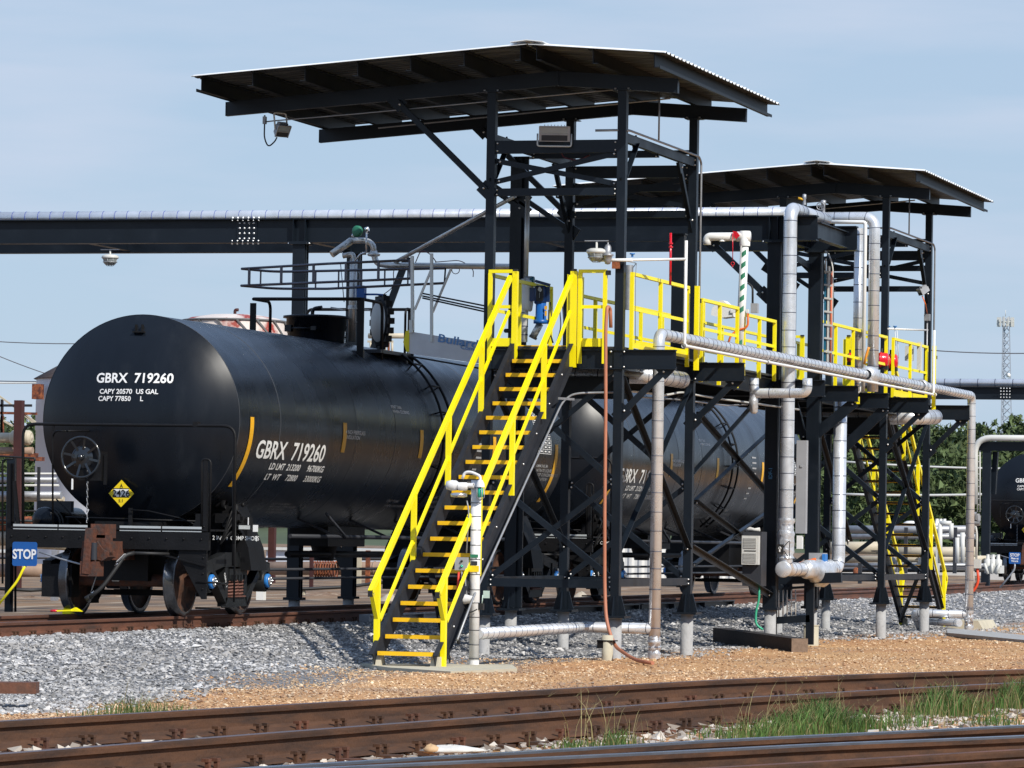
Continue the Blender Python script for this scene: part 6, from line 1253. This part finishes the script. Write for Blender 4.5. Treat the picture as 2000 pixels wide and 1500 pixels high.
mb = MB(); mb.prism([(0, 0), (.8, .2), (.8, .5), (.0, .3)], P(-118, 1354, Z=.12), (.3, -1, 0), (1, .3, 0), (0, 0, .10)); tag(mb.build('rusty_plate', M['rust']), 'rusty plate lying on the ballast at the left edge', 'plate')
mb = MB(); mb.lathe(P(1186, 1295, X=53.2), (0, 0, 1), [(0, .075), (.36, .075), (.361, 0)], 16); a = P(1186, 1257, X=53.2); mb.box(a.x - .06, a.x + .06, a.y - .02, a.y + .12, a.z - .06, a.z + .03, 1); mb.box(a.x - .08, a.x + .08, a.y - .12, a.y + .12, a.z + .03, a.z + .045, 1)
tag(mb.build('pipe_support', [M['concpale'], M['tankdirt']]), 'short concrete stub with a black saddle under the low silver pipe', 'pipe support')
def rock(label, px, py, s, mt, flat=.5, z=.33, nm='stone', el=1.0, ang=0):
    c = P(px, py, Z=z); b = MB(); n = 7; prof = []
    b.lathe((0, 0, -.3), (0, 0, 1), [(0, .01), (.1, .8), (.35, 1.0), (.6, .75), (.8, .4), (.9, 0.01)], 11)
    mb = MB(); ca_, sa_ = math.cos(ang), math.sin(ang)
    vs = []
    for v in b.v:
        r_ = random.uniform(.8, 1.2); x, y, zz = v[0] * s * r_ * el, v[1] * s * r_, v[2] * s * flat * r_ * 2; vs.append((c.x + x * ca_ - y * sa_, c.y + x * sa_ + y * ca_, c.z + zz))
    mb.add(vs, b.f, 0, True); return tag(mb.build(nm, mt), label, 'cloth' if nm == 'rag' else 'stone')
rock('crumpled off-white rag lying between the brown rail and the shiny rail', 885, 1466, (.10), M['rag'], .26, .36, 'rag', 1.9, -1.1)
rock('orange-brown stone next to the off-white rag', 842, 1466, .06, M['orst'], .5, .36)
# grass
def tuft(n, cx, cy, rx, ry, hmin, hmax, z=.33, straw=.1):
    o = []
    for i in range(n):
        u = random.gauss(0, .45); v_ = random.gauss(0, .45); x = cx + u * rx; y = cy + v_ * ry; h = random.uniform(hmin, hmax) * max(.35, 1 - .55 * math.hypot(u, v_)); o.append((x, y, z, h, random.random() < straw))
    return o
def grassmesh(blades, name):
    mbs = (MB(), MB())
    for x, y, z, h, st in blades:
        a = random.uniform(0, 2 * PI); lean = random.uniform(.1, .65) * h; w_ = random.uniform(.0016, .0048) * (1 if not st else .7); mb = mbs[1 if st else 0]; d = V((math.cos(a), math.sin(a), 0)); s = V((.3, 1, 0)).normalized() * w_
        p0 = V((x, y, z)); pts = [p0, p0 + d * lean * .15 + V((0, 0, h * .45)), p0 + d * lean * .5 + V((0, 0, h * .8)), p0 + d * lean + V((0, 0, h))]
        mb.add([pts[0] - s, pts[0] + s, pts[1] - s * .9, pts[1] + s * .9, pts[2] - s * .6, pts[2] + s * .6, pts[3]], [(0, 1, 3, 2), (2, 3, 5, 4), (4, 5, 6)])
        if st and random.random() < .6:
            for q in range(3): e = pts[3]; mb.add([e - s * .5, e + s * .5, e + V((random.uniform(-.05, .05), random.uniform(-.06, .06), random.uniform(0, .06)))], [(0, 1, 2)])
    for mb, nm, mt in ((mbs[0], name, M['grassm']), (mbs[1], 'dry_' + name, M['pinkmark'])):
        if mb.v: tag(mb.build(nm, mt), kind='stuff')
B_ = []
def at(px, py, z=.34): return P(px, py, Z=z)
for px, py, n, rx, ry, h0, h1 in ((1600, 1428, 1100, .60, .26, .10, .30), (1535, 1432, 380, .4, .22, .08, .22), (1685, 1424, 260, .4, .22, .06, .2), (1470, 1440, 260, .4, .2, .06, .2), (1840, 1394, 480, .45, .28, .12, .30), (1900, 1392, 200, .45, .25, .08, .22), (1990, 1380, 480, .45, .28, .12, .32), (1765, 1415, 120, .4, .25, .06, .18), (1205, 1455, 150, .35, .16, .04, .15), (1120, 1456, 110, .4, .16, .02, .08), (1930, 1412, 140, .5, .25, .05, .14), (1400, 1436, 70, .4, .2, .05, .12)):
    c = at(px, py); B_ += tuft(n, c.x, c.y, rx, ry, h0, h1, .33, .14)
for px, py in ((1480, 1432), (1560, 1425), (1620, 1420), (1850, 1400), (1780, 1410), (1190, 1452), (1160, 1452), (1930, 1395)):
    c = at(px, py); B_ += tuft(14, c.x, c.y, .7, .35, .25, .42, .33, 1)
c = P(275, 1398, Z=.32); B_ += tuft(420, c.x, c.y, .35, .5, .06, .20, .3, .25); B_ += tuft(10, c.x, c.y, .3, .4, .22, .38, .3, 1)
grassmesh(B_, 'grass')

# ------------------------------------------------------------------ background plant, left
def bgpipe(label, px0, px1, py, X, r, mt, endcap=None, py1=None, group='background pipe runs', ring=0, name='plant_pipe', n=16):
    a = P(px0, py, X=X); b = P(px1, py1 if py1 else py, X=X); mb = MB(); mb.tube([a, b], r, n)
    if ring:
        L = (b - a).length; k = int(L / ring)
        for i in range(1, k): mb.lathe(a.lerp(b, i / k), (b - a), [(0, r), (0, r + .01), (.03, r + .01), (.03, r)], n, 0)
    if endcap:
        e = a if endcap < 0 else b; d = (a - b if endcap < 0 else b - a).normalized(); mb.lathe(e - d * .1, d, [(-.35, r), (-.3, r + .05), (.05, r + .05), (.08, r + .03), (.12, 0)], n)
    return tag(mb.build(name, mt), label, 'pipe', group)
XP = 78
bgpipe('cream clad pipe with a white flanged end left of the nearest tank car', -60, 62, 855, XP, .10, M['cream'], 1)
bgpipe('weathered pinkish pipe right below the cream flanged pipe at the left edge', -60, 64, 880, XP, .07, M['pinkpipe'])
bgpipe('thin pale pipe crossing at hub height of the silo, upper one', -60, 110, 925, XP, .018, M['lgrey'])
bgpipe('grey pipe between two thin pale pipes left of the nearest tank car', -60, 112, 937, XP, .055, M['galv'])
bgpipe('thin pale pipe, lower one, left of the nearest tank car', -60, 115, 948, XP, .022, M['lgrey'])
bgpipe('pair-top grey pipe low on the left pipe rack', -60, 120, 967, XP, .075, M['galv'])
bgpipe('dull beige pipe directly under the low grey pipe', -60, 125, 975, XP + .4, .05, M['cream'])
bgpipe('thin black pipe line above the dark red pipe', -60, 140, 998, XP, .018, M['rubber'])
bgpipe('dark red pipe low at the left edge behind the car ladder', -60, 62, 1016, XP, .075, M['rustp'])
bgpipe('short rusty brown pipe stub at the left edge below the dark red pipe', -60, 40, 1031, XP, .06, M['rustp'])
bgpipe('fat cream pipe at the left edge behind the STOP sign', -60, 16, 1052, XP, .14, M['cream'])
bgpipe('fat cream pipe behind the coupler, left of the first wheel', 62, 155, 1058, XP, .13, M['cream'], py1=1064)
bgpipe('thin black line behind the blue STOP sign', -60, 130, 1090, XP, .018, M['rubber'])
bgpipe('pinkish pipe with a white flange behind the yellow sign bar', -60, 98, 1114, XP, .13, M['pinkpipe'])
bgpipe('long weathered pink pipe behind the wheels, under the nearest tank car', 480, 900, 1110, 84, .14, M['pinkpipe'], ring=.8)
bgpipe('thin dark pipe above the long pink pipe under the nearest tank car', 440, 900, 1092, 84, .03, M['rubber'])
mb = MB()
for k in range(9): mb.lathe(P(612 + k * 5.2, 1113, X=83.6), (0, 1, 0), [(0, .16), (-.03, .19), (-.04, .16)], 16)
tag(mb.build('bellows', M['rustp']), 'rusty ribbed expansion bellows on the pink pipe between the bridge columns', 'pipe')
def bgpost(label, px, py0, py1, X, w_, mt, cat='post', group='posts of the background pipe racks', name='rack_post'):
    a = P(px, py0, X=X); b = P(px - (py1 - py0) * .017, py1, X=X); mb = MB(); mb.bar(a, b, w_, w_, (1, 0, 0)); return tag(mb.build(name, mt), label, cat, group)
bgpost('thick dark red steel column rising left of the nearest tank car', 38, 782, 1150, XP - .4, .16, M['rustdk'])
bgpost('black post at the left edge between the dark red column and the picture edge', 22, 895, 1195, 60, .10, S_)
bgpost('thin black post crossing the pale pipes beside the silo', 76, 912, 1010, XP - .5, .05, M['rubber'])
bgpost('grey post stub behind the first wheel, under the cream pipe', 108, 1075, 1180, XP - .2, .12, M['galv'])
bgpost('thin dark red post between the two bridge columns below the bellows', 609, 1075, 1152, 83, .07, M['rustdk'])
bgpost('pale post right of the second bridge column under the tank car', 702, 1080, 1141, 83, .08, M['cream'])
bgpost('rusty post next to the pale post under the tank car', 719, 1075, 1140, 83, .08, M['rustp'])
bgpost('white marker post behind the blue bearing caps', 510, 1155, 1172, 72, .14, M['white'])
bgpost('small buff marker post left of the first bridge column base', 590, 1147, 1162, 82, .12, M['concpale'])
tr_ = root('scaffold_frame', 'rusty orange angle-iron frame with diagonal braces in front of the far trees at left', 'frame', tuple(P(30, 860, X=80)))
mb = MB(); T = lambda x, y: P(x, y, X=80)
for a, b in (((-20, 792), (62, 792)), ((4, 780), (4, 845))): mb.bar(T(*a), T(*b), .05, .05, (1, 0, 0) if a[0] == b[0] else (0, 0, 1))
build_apart(mb, 'black_rail', M['rubber'], tr_); mb = MB()
for a, b in (((-20, 806), (72, 808)), ((5, 812), (5, 845)), ((42, 806), (40, 846)), ((-20, 885), (74, 891))): mb.bar(T(*a), T(*b), .05, .05 if a[1] < 880 else .12, (1, 0, 0) if abs(a[0] - b[0]) < 5 else (0, 0, 1))
build_apart(mb, 'orange_angle', M['rustp'], tr_); mb = MB()
for a, b in (((-20, 760), (70, 825)), ((-10, 812), (25, 832)), ((42, 806), (70, 830))): mb.bar(T(*a), T(*b), .035, .035)
build_apart(mb, 'pale_brace', M['cream'], tr_)
mb = MB(); mb.box(*(lambda a, b: (a.x, a.x + .3, b.y, a.y, b.z, a.z))(P(58, 892, X=80.5), P(76, 900, X=80.5))); tag(mb.build('rusty_beam', M['rustp']), 'short rusty beam end poking out beside the silo', 'beam')
# small rail of the left edge behind the car
mb = MB(); mb.tube(fillet([P(68, 900, X=70), P(68, 895, X=70), P(-20, 890, X=70)], .05), .02, 6); mb.tube([P(-20, 1016, X=70), P(75, 1018, X=70)], .025, 6)
tag(mb.build('guard_rail', M['rubber']), 'thin black guard rails behind the ladder of the nearest tank car', 'rail')
# silo
c = P(196, 900, X=122); rr = 2.0; zt = P(196, 742, X=122).z; si = root('silo', 'pale silo with a low brown cone roof behind the end of the nearest tank car', 'silo', (c.x, c.y, 0))
MB().lathe((c.x, c.y, 0), (0, 0, 1), [(0, rr), (zt - 1.6, rr), (zt - 1.59, rr + .02), (zt, rr + .01)], 48).build('wall', M['silo'], si)
mb = MB(); mb.lathe((c.x, c.y, zt), (0, 0, 1), [(-.02, rr + .08), (.0, rr + .1), (.9, .5), (1.0, 0)], 48); mb.build('roof', M['siloroof'], si)
a = P(77, 757, X=120.2); MB().box(a.x - .3, a.x - .02, a.y - .16, a.y + .12, a.z - .36, a.z + .1).build('hatch', M['rustp'], si)
# dome tank
c = P(458, 660, X=112); rr = 1.55; zd = P(458, 626, X=112).z; dm = root('dome_tank', 'old dome-topped tank with peeling red and white paint behind the nearest tank car', 'tank', (c.x, c.y, 0))
mb = MB(); mb.lathe((c.x, c.y, zd), (0, 0, 1), [(-.02, rr * .93), (.06, rr * .8), (.15, rr * .45), (.18, 0)], 40); mb.build('roof', M['domep'], dm)
MB().lathe((c.x, c.y, 0), (0, 0, 1), [(2.4, 0), (2.4, rr), (zd - .55, rr), (zd - .02, rr * .93)], 40).build('wall', M['domep'], dm)
for k in range(4): a = k * PI / 2 + .6; MB().box(c.x + math.cos(a) * 1.2 - .09, c.x + math.cos(a) * 1.2 + .09, c.y + math.sin(a) * 1.2 - .09, c.y + math.sin(a) * 1.2 + .09, .1, 2.4).build('leg', M['rustdk'], dm)
mb = MB()
mb.ring((c.x, c.y, zd - .03), (0, 0, 1), rr * .95, .03, 40, 6)
for k in range(16): a = k * 2 * PI / 16; a2 = a + .35; mb.bar((c.x + math.cos(a) * rr * .95, c.y + math.sin(a) * rr * .95, zd - .04), (c.x + math.cos(a2) * rr * 1.02, c.y + math.sin(a2) * rr * 1.02, zd - .62), .06, .05)
mb.build('frame', M['domer'], dm)
mb = MB(); mb.tube(fillet([(c.x, c.y, zd + .1), (c.x, c.y, zd + .30), (c.x, c.y - .1, zd + .30)], .05), .045, 8); mb.build('vent', M['rustdk'], dm)
# distant pipes seen over the tank top
bgpipe('pale pipe seen just above the tank car behind the platform railing', 720, 800, 656, 90, .06, M['cream'])
fr_ = root('distant_railing', 'small rusty orange and white railing far behind the tank top', 'railing', tuple(P(745, 690, X=100)))
for k in range(7):
    MB().tube([P(724 + k * 7, 668, X=100), P(724 + k * 7, 695, X=100)], .03, 6).build('baluster', M['rustp'] if k % 2 else M['cream'], fr_)
MB().bar(P(718, 667, X=100), P(768, 667, X=100), .05, .05).build('top_rail', M['cream'], fr_)
bgpost('white post far behind the gangway', 806, 676, 720, 100, .12, M['silo'])

# ------------------------------------------------------------------ background, centre and right
wall = root('corrugated_wall', 'long low white corrugated wall far behind the wheels of the second tank car', 'wall', tuple(P(1300, 1160, X=150)))
a = P(1180, 1090, X=150); b = P(1475, 1162, X=150); mb = MB(); n = 60; vs = []
for i in range(n + 1):
    y = a.y + (b.y - a.y) * i / n; x = 150 + (.06 if i % 4 < 2 else 0); vs += [(x, y, .15), (x, y, 1.25)]
mb.add(vs, [(2 * i, 2 * i + 1, 2 * i + 3, 2 * i + 2) for i in range(n)]); mb.box(150.1, 153, b.y, a.y, .1, 1.3); mb.build('sheeting', M['corr'], wall)
def bldg(label, px0, px1, py0, X, d, mt, zb=.1, nm='building'):
    a = P(px0, py0, X=X); b = P(px1, py0, X=X); r = root(nm, label, 'building', (X, (a.y + b.y) / 2, zb), 'distant pale sheds'); MB().box(X, X + d, b.y, a.y, zb, a.z).build('wall', mt, r); MB().box(X - .2, X + d + .2, b.y - .2, a.y + .2, a.z + .003, a.z + .12).build('roof', M['lgrey'], r)
    mb = MB(); L = a.y - b.y
    for k in range(max(2, int(L / 2.5))): yy = b.y + L * (k + .5) / max(2, int(L / 2.5)); mb.box(X - .03, X - .002, yy - .35, yy + .35, zb + (a.z - zb) * .45, zb + (a.z - zb) * .75)
    mb.build('window', M['dgrey'], r); return r
bldg('low pale shed far behind the coupler of the nearest tank car', -80, 260, 1078, 190, 8, M['bldg']); bldg('low white shed seen under the nearest tank car between the bridge columns', 520, 860, 1074, 190, 8, M['silo']); bldg('pale grey shed behind the farthest tank car', 1925, 2100, 1090, 170, 8, M['bldg']); bldg('low pale shed behind the far stairs', 1620, 1900, 1098, 190, 6, M['bldg'])
for i, (y, r, mt, x0, x1, lab) in enumerate(((1034, .10, M['galv'], 1640, 1905, 'upper grey pipe of the far right pipe run'), (1048, .07, M['galv'], 1640, 1905, 'second grey pipe of the far right pipe run'), (1070, .16, M['cream'], 1614, 1735, 'fat cream pipe behind the low silver pipe elbow'), (1078, .13, M['cream'], 1735, 1905, 'cream pipe behind the yellow handrail of the far stairs'), (1092, .09, M['cream'], 1640, 1930, 'thinner cream pipe under the fat cream one at right'), (1104, .05, M['galv'], 1640, 1930, 'thin grey pipe above the dirt at right'), (1114, .05, M['rubber'], 1640, 1930, 'thin dark pipe above the dirt at right'))):
    bgpipe(lab, x0, x1, y, 108 + i * .5, r, mt)
for px, y0, y1, lab in ((1680, 1100, 1140, 'dark post right of the low silver elbow in the distance'), (1770, 1030, 1120, 'dark post of the far pipe run behind the far stairs'), (1866, 1030, 1120, 'dark post of the far pipe run near the far silver riser'), (1832, 1060, 1120, 'pale post of the far pipe run between the yellow rails')): bgpost(lab, px, y0, y1, 107.6, .09, M['dgrey'] if 'pale' not in lab else M['lgrey'])
for px, py, w_, h_, mt, lab in ((1780, 1024, 30, 12, M['white'], 'white rounded vessel top behind the far stairs'), (1840, 1040, 22, 14, M['white'], 'white box behind the far handrail'), (1740, 1112, 24, 14, M['galv'], 'grey valve skid beyond the far rack'), (1812, 1108, 26, 18, M['lgrey'], 'pale pump skid beyond the far rack'), (1672, 1118, 12, 18, M['rustp'], 'rusty barrel beyond the jacketed pipe'), (1942, 1112, 30, 22, M['lgrey'], 'light grey skid under the farthest tank car')):
    c = P(px, py, X=110); k = 110 / 8000; mb = MB()
    if 'barrel' in lab or 'vessel' in lab: mb.lathe((c.x, c.y, c.z - h_ * k / 2), (0, 0, 1), [(0, w_ * k * .5), (h_ * k * .75, w_ * k * .5), (h_ * k, w_ * k * .3), (h_ * k * 1.05, 0)], 20)
    else:
        mb.obox(c, V((.3, 0, 0)), V((0, w_ * k / 2, 0)), V((0, 0, h_ * k / 3)))
        for e in (-1, 0, 1): mb.lathe(c + V((-.2, e * w_ * k * .33, h_ * k * .3)), (0, 0, 1), [(0, .1), (.15, .1), (.18, .05), (.3, .04)], 10); mb.tube([c + V((-.35, e * .1, -h_ * k * .4)), c + V((-.35, e * .2, h_ * k * .5))], .04, 6)
    tag(mb.build('equipment', mt), lab, 'equipment', 'distant plant equipment')
mb = MB()
for (x0, y0), (x1, y1) in (((1870, 1050), (1870, 1100)), ((1836, 1022), (1858, 1022)), ((1858, 1022), (1858, 1050)), ((1836, 1022), (1836, 1100)), ((1880, 1040), (1880, 1100))): mb.tube([P(x0, y0, X=106), P(x1, y1, X=106)], .06, 8)
tag(mb.build('plant_pipe', M['lgrey']), 'looped pale pipes standing behind the far yellow handrail', 'pipe', 'background pipe runs')
# far bridge and gate frame at right
fb = root('pipe_bridge', 'distant black girder with a silver pipe on top crossing at the right edge', 'pipe bridge', (126, 14, 0), 'black girder pipe bridges')
XB = 126; t = P(1900, 755, X=XB).z; b_ = P(1900, 780, X=XB).z
MB().ibeam((XB, 5, (t + b_) / 2), (XB, 30, (t + b_) / 2), .3, t - b_, .03, .02).build('girder', S_, fb)
mb = MB(); pipe(mb, [(XB + .2, 5, t + .12), (XB + .2, 30, t + .12)], .12, .5, 0, .01); mb.build('clad_pipe', AL, fb)
mb = MB(); yc = P(1965, 765, X=XB).y
for i in range(4):
    for j in range(4): mb.lathe((XB - .17, yc - .14 + i * .09, b_ + .06 + j * .09), (-1, 0, 0), [(0, .022), (.02, .02), (.022, 0)], 6)
mb.build('splice_bolts', M['bolt'], fb)
for y in (6, 29): MB().box(XB - .15, XB + .15, y - .15, y + .15, .1, b_ - .003).build('column', S_, fb)
gf = root('gate_frame', 'black portal frame with a white pipe bent over it around the farthest tank car', 'frame', tuple(P(1925, 1130, X=124)))
XG = 124
mb = MB(); a = P(1912, 862, X=XG); b = P(2140, 866, X=XG); c = P(1912, 880, X=XG); mb.box(XG, XG + .25, b.y, a.y, c.z, a.z); mb.build('beam', S_, gf)
mb = MB(); a = P(1926, 880, X=XG); b = P(1922, 1122, X=XG); mb.box(XG, XG + .2, a.y - .13, a.y + .11, .3, a.z - .003); mb.bar(P(1945, 882, X=XG + .5), P(1940, 965, X=XG + .5), .15, .2, (1, 0, 0)); mb.build('column', S_, gf)
mb = MB(); mb.tube(fillet([P(1904, 985, X=XG - .2), P(1904, 855, X=XG - .2), P(2140, 857, X=XG - .2)], .5), .09, 12); mb.build('white_pipe', M['lgrey'], gf)
mb = MB()
for px in (1909, 1914): mb.tube([P(px, 880, X=XG), P(px, 1000, X=XG)], .02, 6)
for k in range(9): mb.tube([P(1909, 890 + k * 12, X=XG), P(1914, 890 + k * 12, X=XG)], .012, 5)
mb.build('ladder', M['lgrey'], gf)
# communication tower
XT = 1000; tw = root('lattice_tower', 'slender grey lattice communication tower with antennas on the horizon at right', 'tower', tuple(P(1963, 1060, X=XT)))
mb = MB(); base = P(1963, 1060, X=XT); top = P(1964, 618, X=XT); 
def leg(k, t): w_ = 2.1 - 1.2 * t; a = k * 2 * PI / 3 + .5; c = base.lerp(top, t); return c + V((math.cos(a) * w_, math.sin(a) * w_, 0))
NS = 30
for k in range(3):
    for i in range(NS):
        mb.bar(leg(k, i / NS), leg(k, (i + 1) / NS), .22, .22); mb.bar(leg(k, i / NS), leg((k + 1) % 3, (i + 1) / NS), .12, .12); mb.bar(leg((k + 1) % 3, i / NS), leg(k, (i + 1) / NS), .12, .12)
mb.build('lattice', M['tower'], tw)
mb = MB()
for k in range(12):
    a = k * 2 * PI / 12; c = base.lerp(top, .975) + V((math.cos(a) * 1.9, math.sin(a) * 1.9, 0)); mb.box(c.x - .15, c.x + .15, c.y - .18, c.y + .18, c.z - 1.1, c.z + 1.1)
mb.ring(base.lerp(top, .975), (0, 0, 1), 1.7, .1, 18, 5); mb.tube([top, top + V((0, 0, 1.5))], .08, 6); build_apart(mb, 'antenna', M['lgrey'], tw)
mb = MB(); c = P(1970, 733, X=XT); mb.lathe(c, (-1, .2, 0), [(0, .5), (.4, .5), (.5, 0)], 16); mb.build('dish', M['white'], tw)
# overhead wires
def wire(label, a, b, X, r=.02, sag=.3, mt='wire'):
    a = P(*a, X=X); b = P(*b, X=X); pts = [a.lerp(b, k / 12) - V((0, 0, sag * 4 * (k / 12) * (1 - k / 12))) for k in range(13)]; mb = MB(); mb.tube(pts, r, 5); tag(mb.build('overhead_wire', M[mt]), label, 'wire', 'overhead wires')
wire('thin sloping wire in the sky above the silo', (-200, 648), (330, 664), 160); wire('wire reaching the silo roof at the left edge', (-200, 730), (110, 745), 150, .02, .1); wire('pale wire right below the wire reaching the silo roof', (-200, 737), (110, 747), 150, .03, .1, 'lgrey'); wire('steeply sloping wire left of the silo roof', (-120, 640), (90, 730), 150, .018, .1)
wire('thin wire in the sky near the lattice tower', (1815, 684), (2200, 680), 300, .04, .3); wire('pale wire in front of the dark trees, upper one', (1640, 901), (2200, 912), 200, .05, .2, 'lgrey'); wire('pale wire in front of the dark trees, lower one', (1640, 965), (2200, 950), 200, .06, .2, 'lgrey')
# wood on the far rise
mb = MB(); hx = [520, 620, 760, 900, 1400]; hy = np.linspace(-120, 420, 28)
def hill(x, y): t = min(1, max(0, (x - 520) / 330)); return .1 + t * t * (3 - 2 * t) * (13 + 1.2 * math.sin(y * .03 + 1) + 1.4 * math.sin(y * .11))
hx = np.linspace(520, 1400, 24); vs = [(x, y, hill(x, y)) for x in hx for y in hy]; nn = len(hy)
mb.add(vs, [(i * nn + j, (i + 1) * nn + j, (i + 1) * nn + j + 1, i * nn + j + 1) for i in range(len(hx) - 1) for j in range(nn - 1)], 0, True); tag(mb.build('hill', mat('hill_grass', (.06, .08, .035), .9, var=.3, scale=.05)), kind='structure')
def foliage(nm='forest', cnt=1150, around=False):
    V_, F_, MI = [], [], []; r_ = np.random.default_rng(11)
    for k in range(cnt):
        X = 560 + 340 * r_.random() ** .9; frac = r_.random(); px = -250 + 2600 * frac
        if not around and 250 < px < 1500 and r_.random() < .75: continue
        y = P(px, 1060, X=X).y; h = r_.uniform(9, 14); z0 = hill(X, y); cr_ = r_.uniform(2.6, 4.6)
        if around: an = math.radians(r_.uniform(165, 335)); dd = r_.uniform(95, 150); X = dd * math.cos(an); y = dd * math.sin(an) - 10; z0 = .1; h = r_.uniform(11, 17); cr_ *= 1.3
        ncl = 26
        for c in range(ncl):
            t = r_.random() ** .7; rr = cr_ * (1 - .55 * t) * math.sqrt(r_.random()); a = r_.random() * 2 * PI; ctr = np.array([X + rr * math.cos(a), y + rr * math.sin(a), z0 + h * (.06 + .94 * t)]); cs = r_.uniform(.6, 1.15)
            m_ = 20; p = r_.normal(size=(m_, 3)); p /= np.linalg.norm(p, axis=1, keepdims=True); p *= (cs * r_.random((m_, 1)) ** .4) * np.array([1, 1, .7]); q = ctr + p
            e1 = r_.normal(size=(m_, 3)) * .36; e2 = r_.normal(size=(m_, 3)) * .36
            b = len(V_); V_.extend(np.stack([q - e1, q + e2, q + e1], 1).reshape(-1, 3).tolist()); F_.extend([(b + 3 * i, b + 3 * i + 1, b + 3 * i + 2) for i in range(m_)])
        b = len(V_); w_ = .25; V_.extend([(X - w_, y - w_, z0 - 1), (X + w_, y + w_, z0 - 1), (X + w_ * .4, y + w_ * .4, z0 + h * .9), (X - w_ * .4, y - w_ * .4, z0 + h * .9)]); F_.append((b, b + 1, b + 2, b + 3))
    me = bpy.data.meshes.new(nm); me.from_pydata(V_, [], F_); me.materials.append(bpy.data.materials.get('pine_foliage') or mat('pine_foliage', (.075, .105, .042), .75, var=.45, scale=.10, island=.6, spec=.2, col2=(.10, .12, .04), c2lo=.55, c2hi=.75, c2scale=.3)); o = bpy.data.objects.new(nm, me); COL.objects.link(o); tag(o, kind='stuff')
foliage()
foliage('tree_belt', 260, True)
# conduits under the deck
mb = MB(); mb.tube(fillet([P(1160, 766, X=55.0), P(1235, 764, X=55.6), P(1300, 772, X=57.0), P(1330, 766, X=57.6), P(1400, 778, X=60), P(1560, 800, X=64)], .2), .016, 6); tag(mb.build('conduit', M['lgrey']), 'upper pale conduit running under the deck behind the tall silver riser', 'conduit', 'conduits under the deck')
mb = MB(); mb.tube(fillet([P(1240, 775, X=56.0), P(1320, 780, X=57.5), P(1420, 792, X=60), P(1460, 790, X=62)], .2), .012, 6); tag(mb.build('conduit', M['galv']), 'lower thin conduit under the deck, left of the U-shaped pipe', 'conduit', 'conduits under the deck')
# low clutter on the dirt behind the loading track
def mound(label, px, py, w_, h_, X, mt):
    c = P(px, py, X=X); k = X / 8000; b = MB(); b.lathe((0, 0, 0), (0, 0, 1), [(-.05, 1), (.25, .85), (.6, .55), (.9, .2), (1, 0)], 14); mb = MB()
    mb.add([(c.x + v[0] * w_ * k * .6 * random.uniform(.85, 1.15), c.y + v[1] * w_ * k * .5 * random.uniform(.85, 1.15), .12 + v[2] * h_ * k * random.uniform(.9, 1.1)) for v in b.v], b.f, 0, True); tag(mb.build('dirt_mound', mt), label, 'mound', 'dirt mounds behind the track')
dm_ = mat('loose_dirt', (.20, .12, .07), .95, var=.3, scale=3, bump=.8, bscale=6, col2=(.36, .29, .21), c2lo=.5, c2hi=.7); pl_ = mat('pale_spoil', (.42, .36, .28), .95, var=.2, scale=3, bump=.6, bscale=6)
mound('brown dirt mound behind the first wheels under the nearest tank car', 250, 1160, 150, 16, 84, dm_); mound('pale dirt patch between the first two wheels', 265, 1178, 110, 7, 74, pl_); mound('low brown mound between the two bridge columns at left', 640, 1135, 160, 14, 92, dm_); mound('pale sand heap showing through the stair treads', 760, 1140, 60, 22, 86, pl_); mound('tan heap behind the wheels right of the white post', 985, 1155, 90, 22, 92, pl_); mound('tan heap right of the tan one behind the white post', 1135, 1150, 60, 24, 92, pl_); mound('long low dirt ridge at the left edge behind the STOP sign', 60, 1165, 200, 12, 80, dm_)
mb = MB(); mb.tube([P(440, 1152, X=80), P(520, 1150, X=81), P(600, 1150, X=82), P(680, 1146, X=82), P(760, 1136, X=83)], .035, 8); tag(mb.build('rubber_hose', M['rubber']), 'black hose lying on the dirt behind the bridge columns', 'hose')
mb = MB(); mb.tube([P(-30, 1148, X=76), P(60, 1153, X=76), P(120, 1150, X=77)], .035, 8); tag(mb.build('rubber_hose', M['rubber']), 'black hose lying on the dirt behind the blue STOP sign', 'hose')
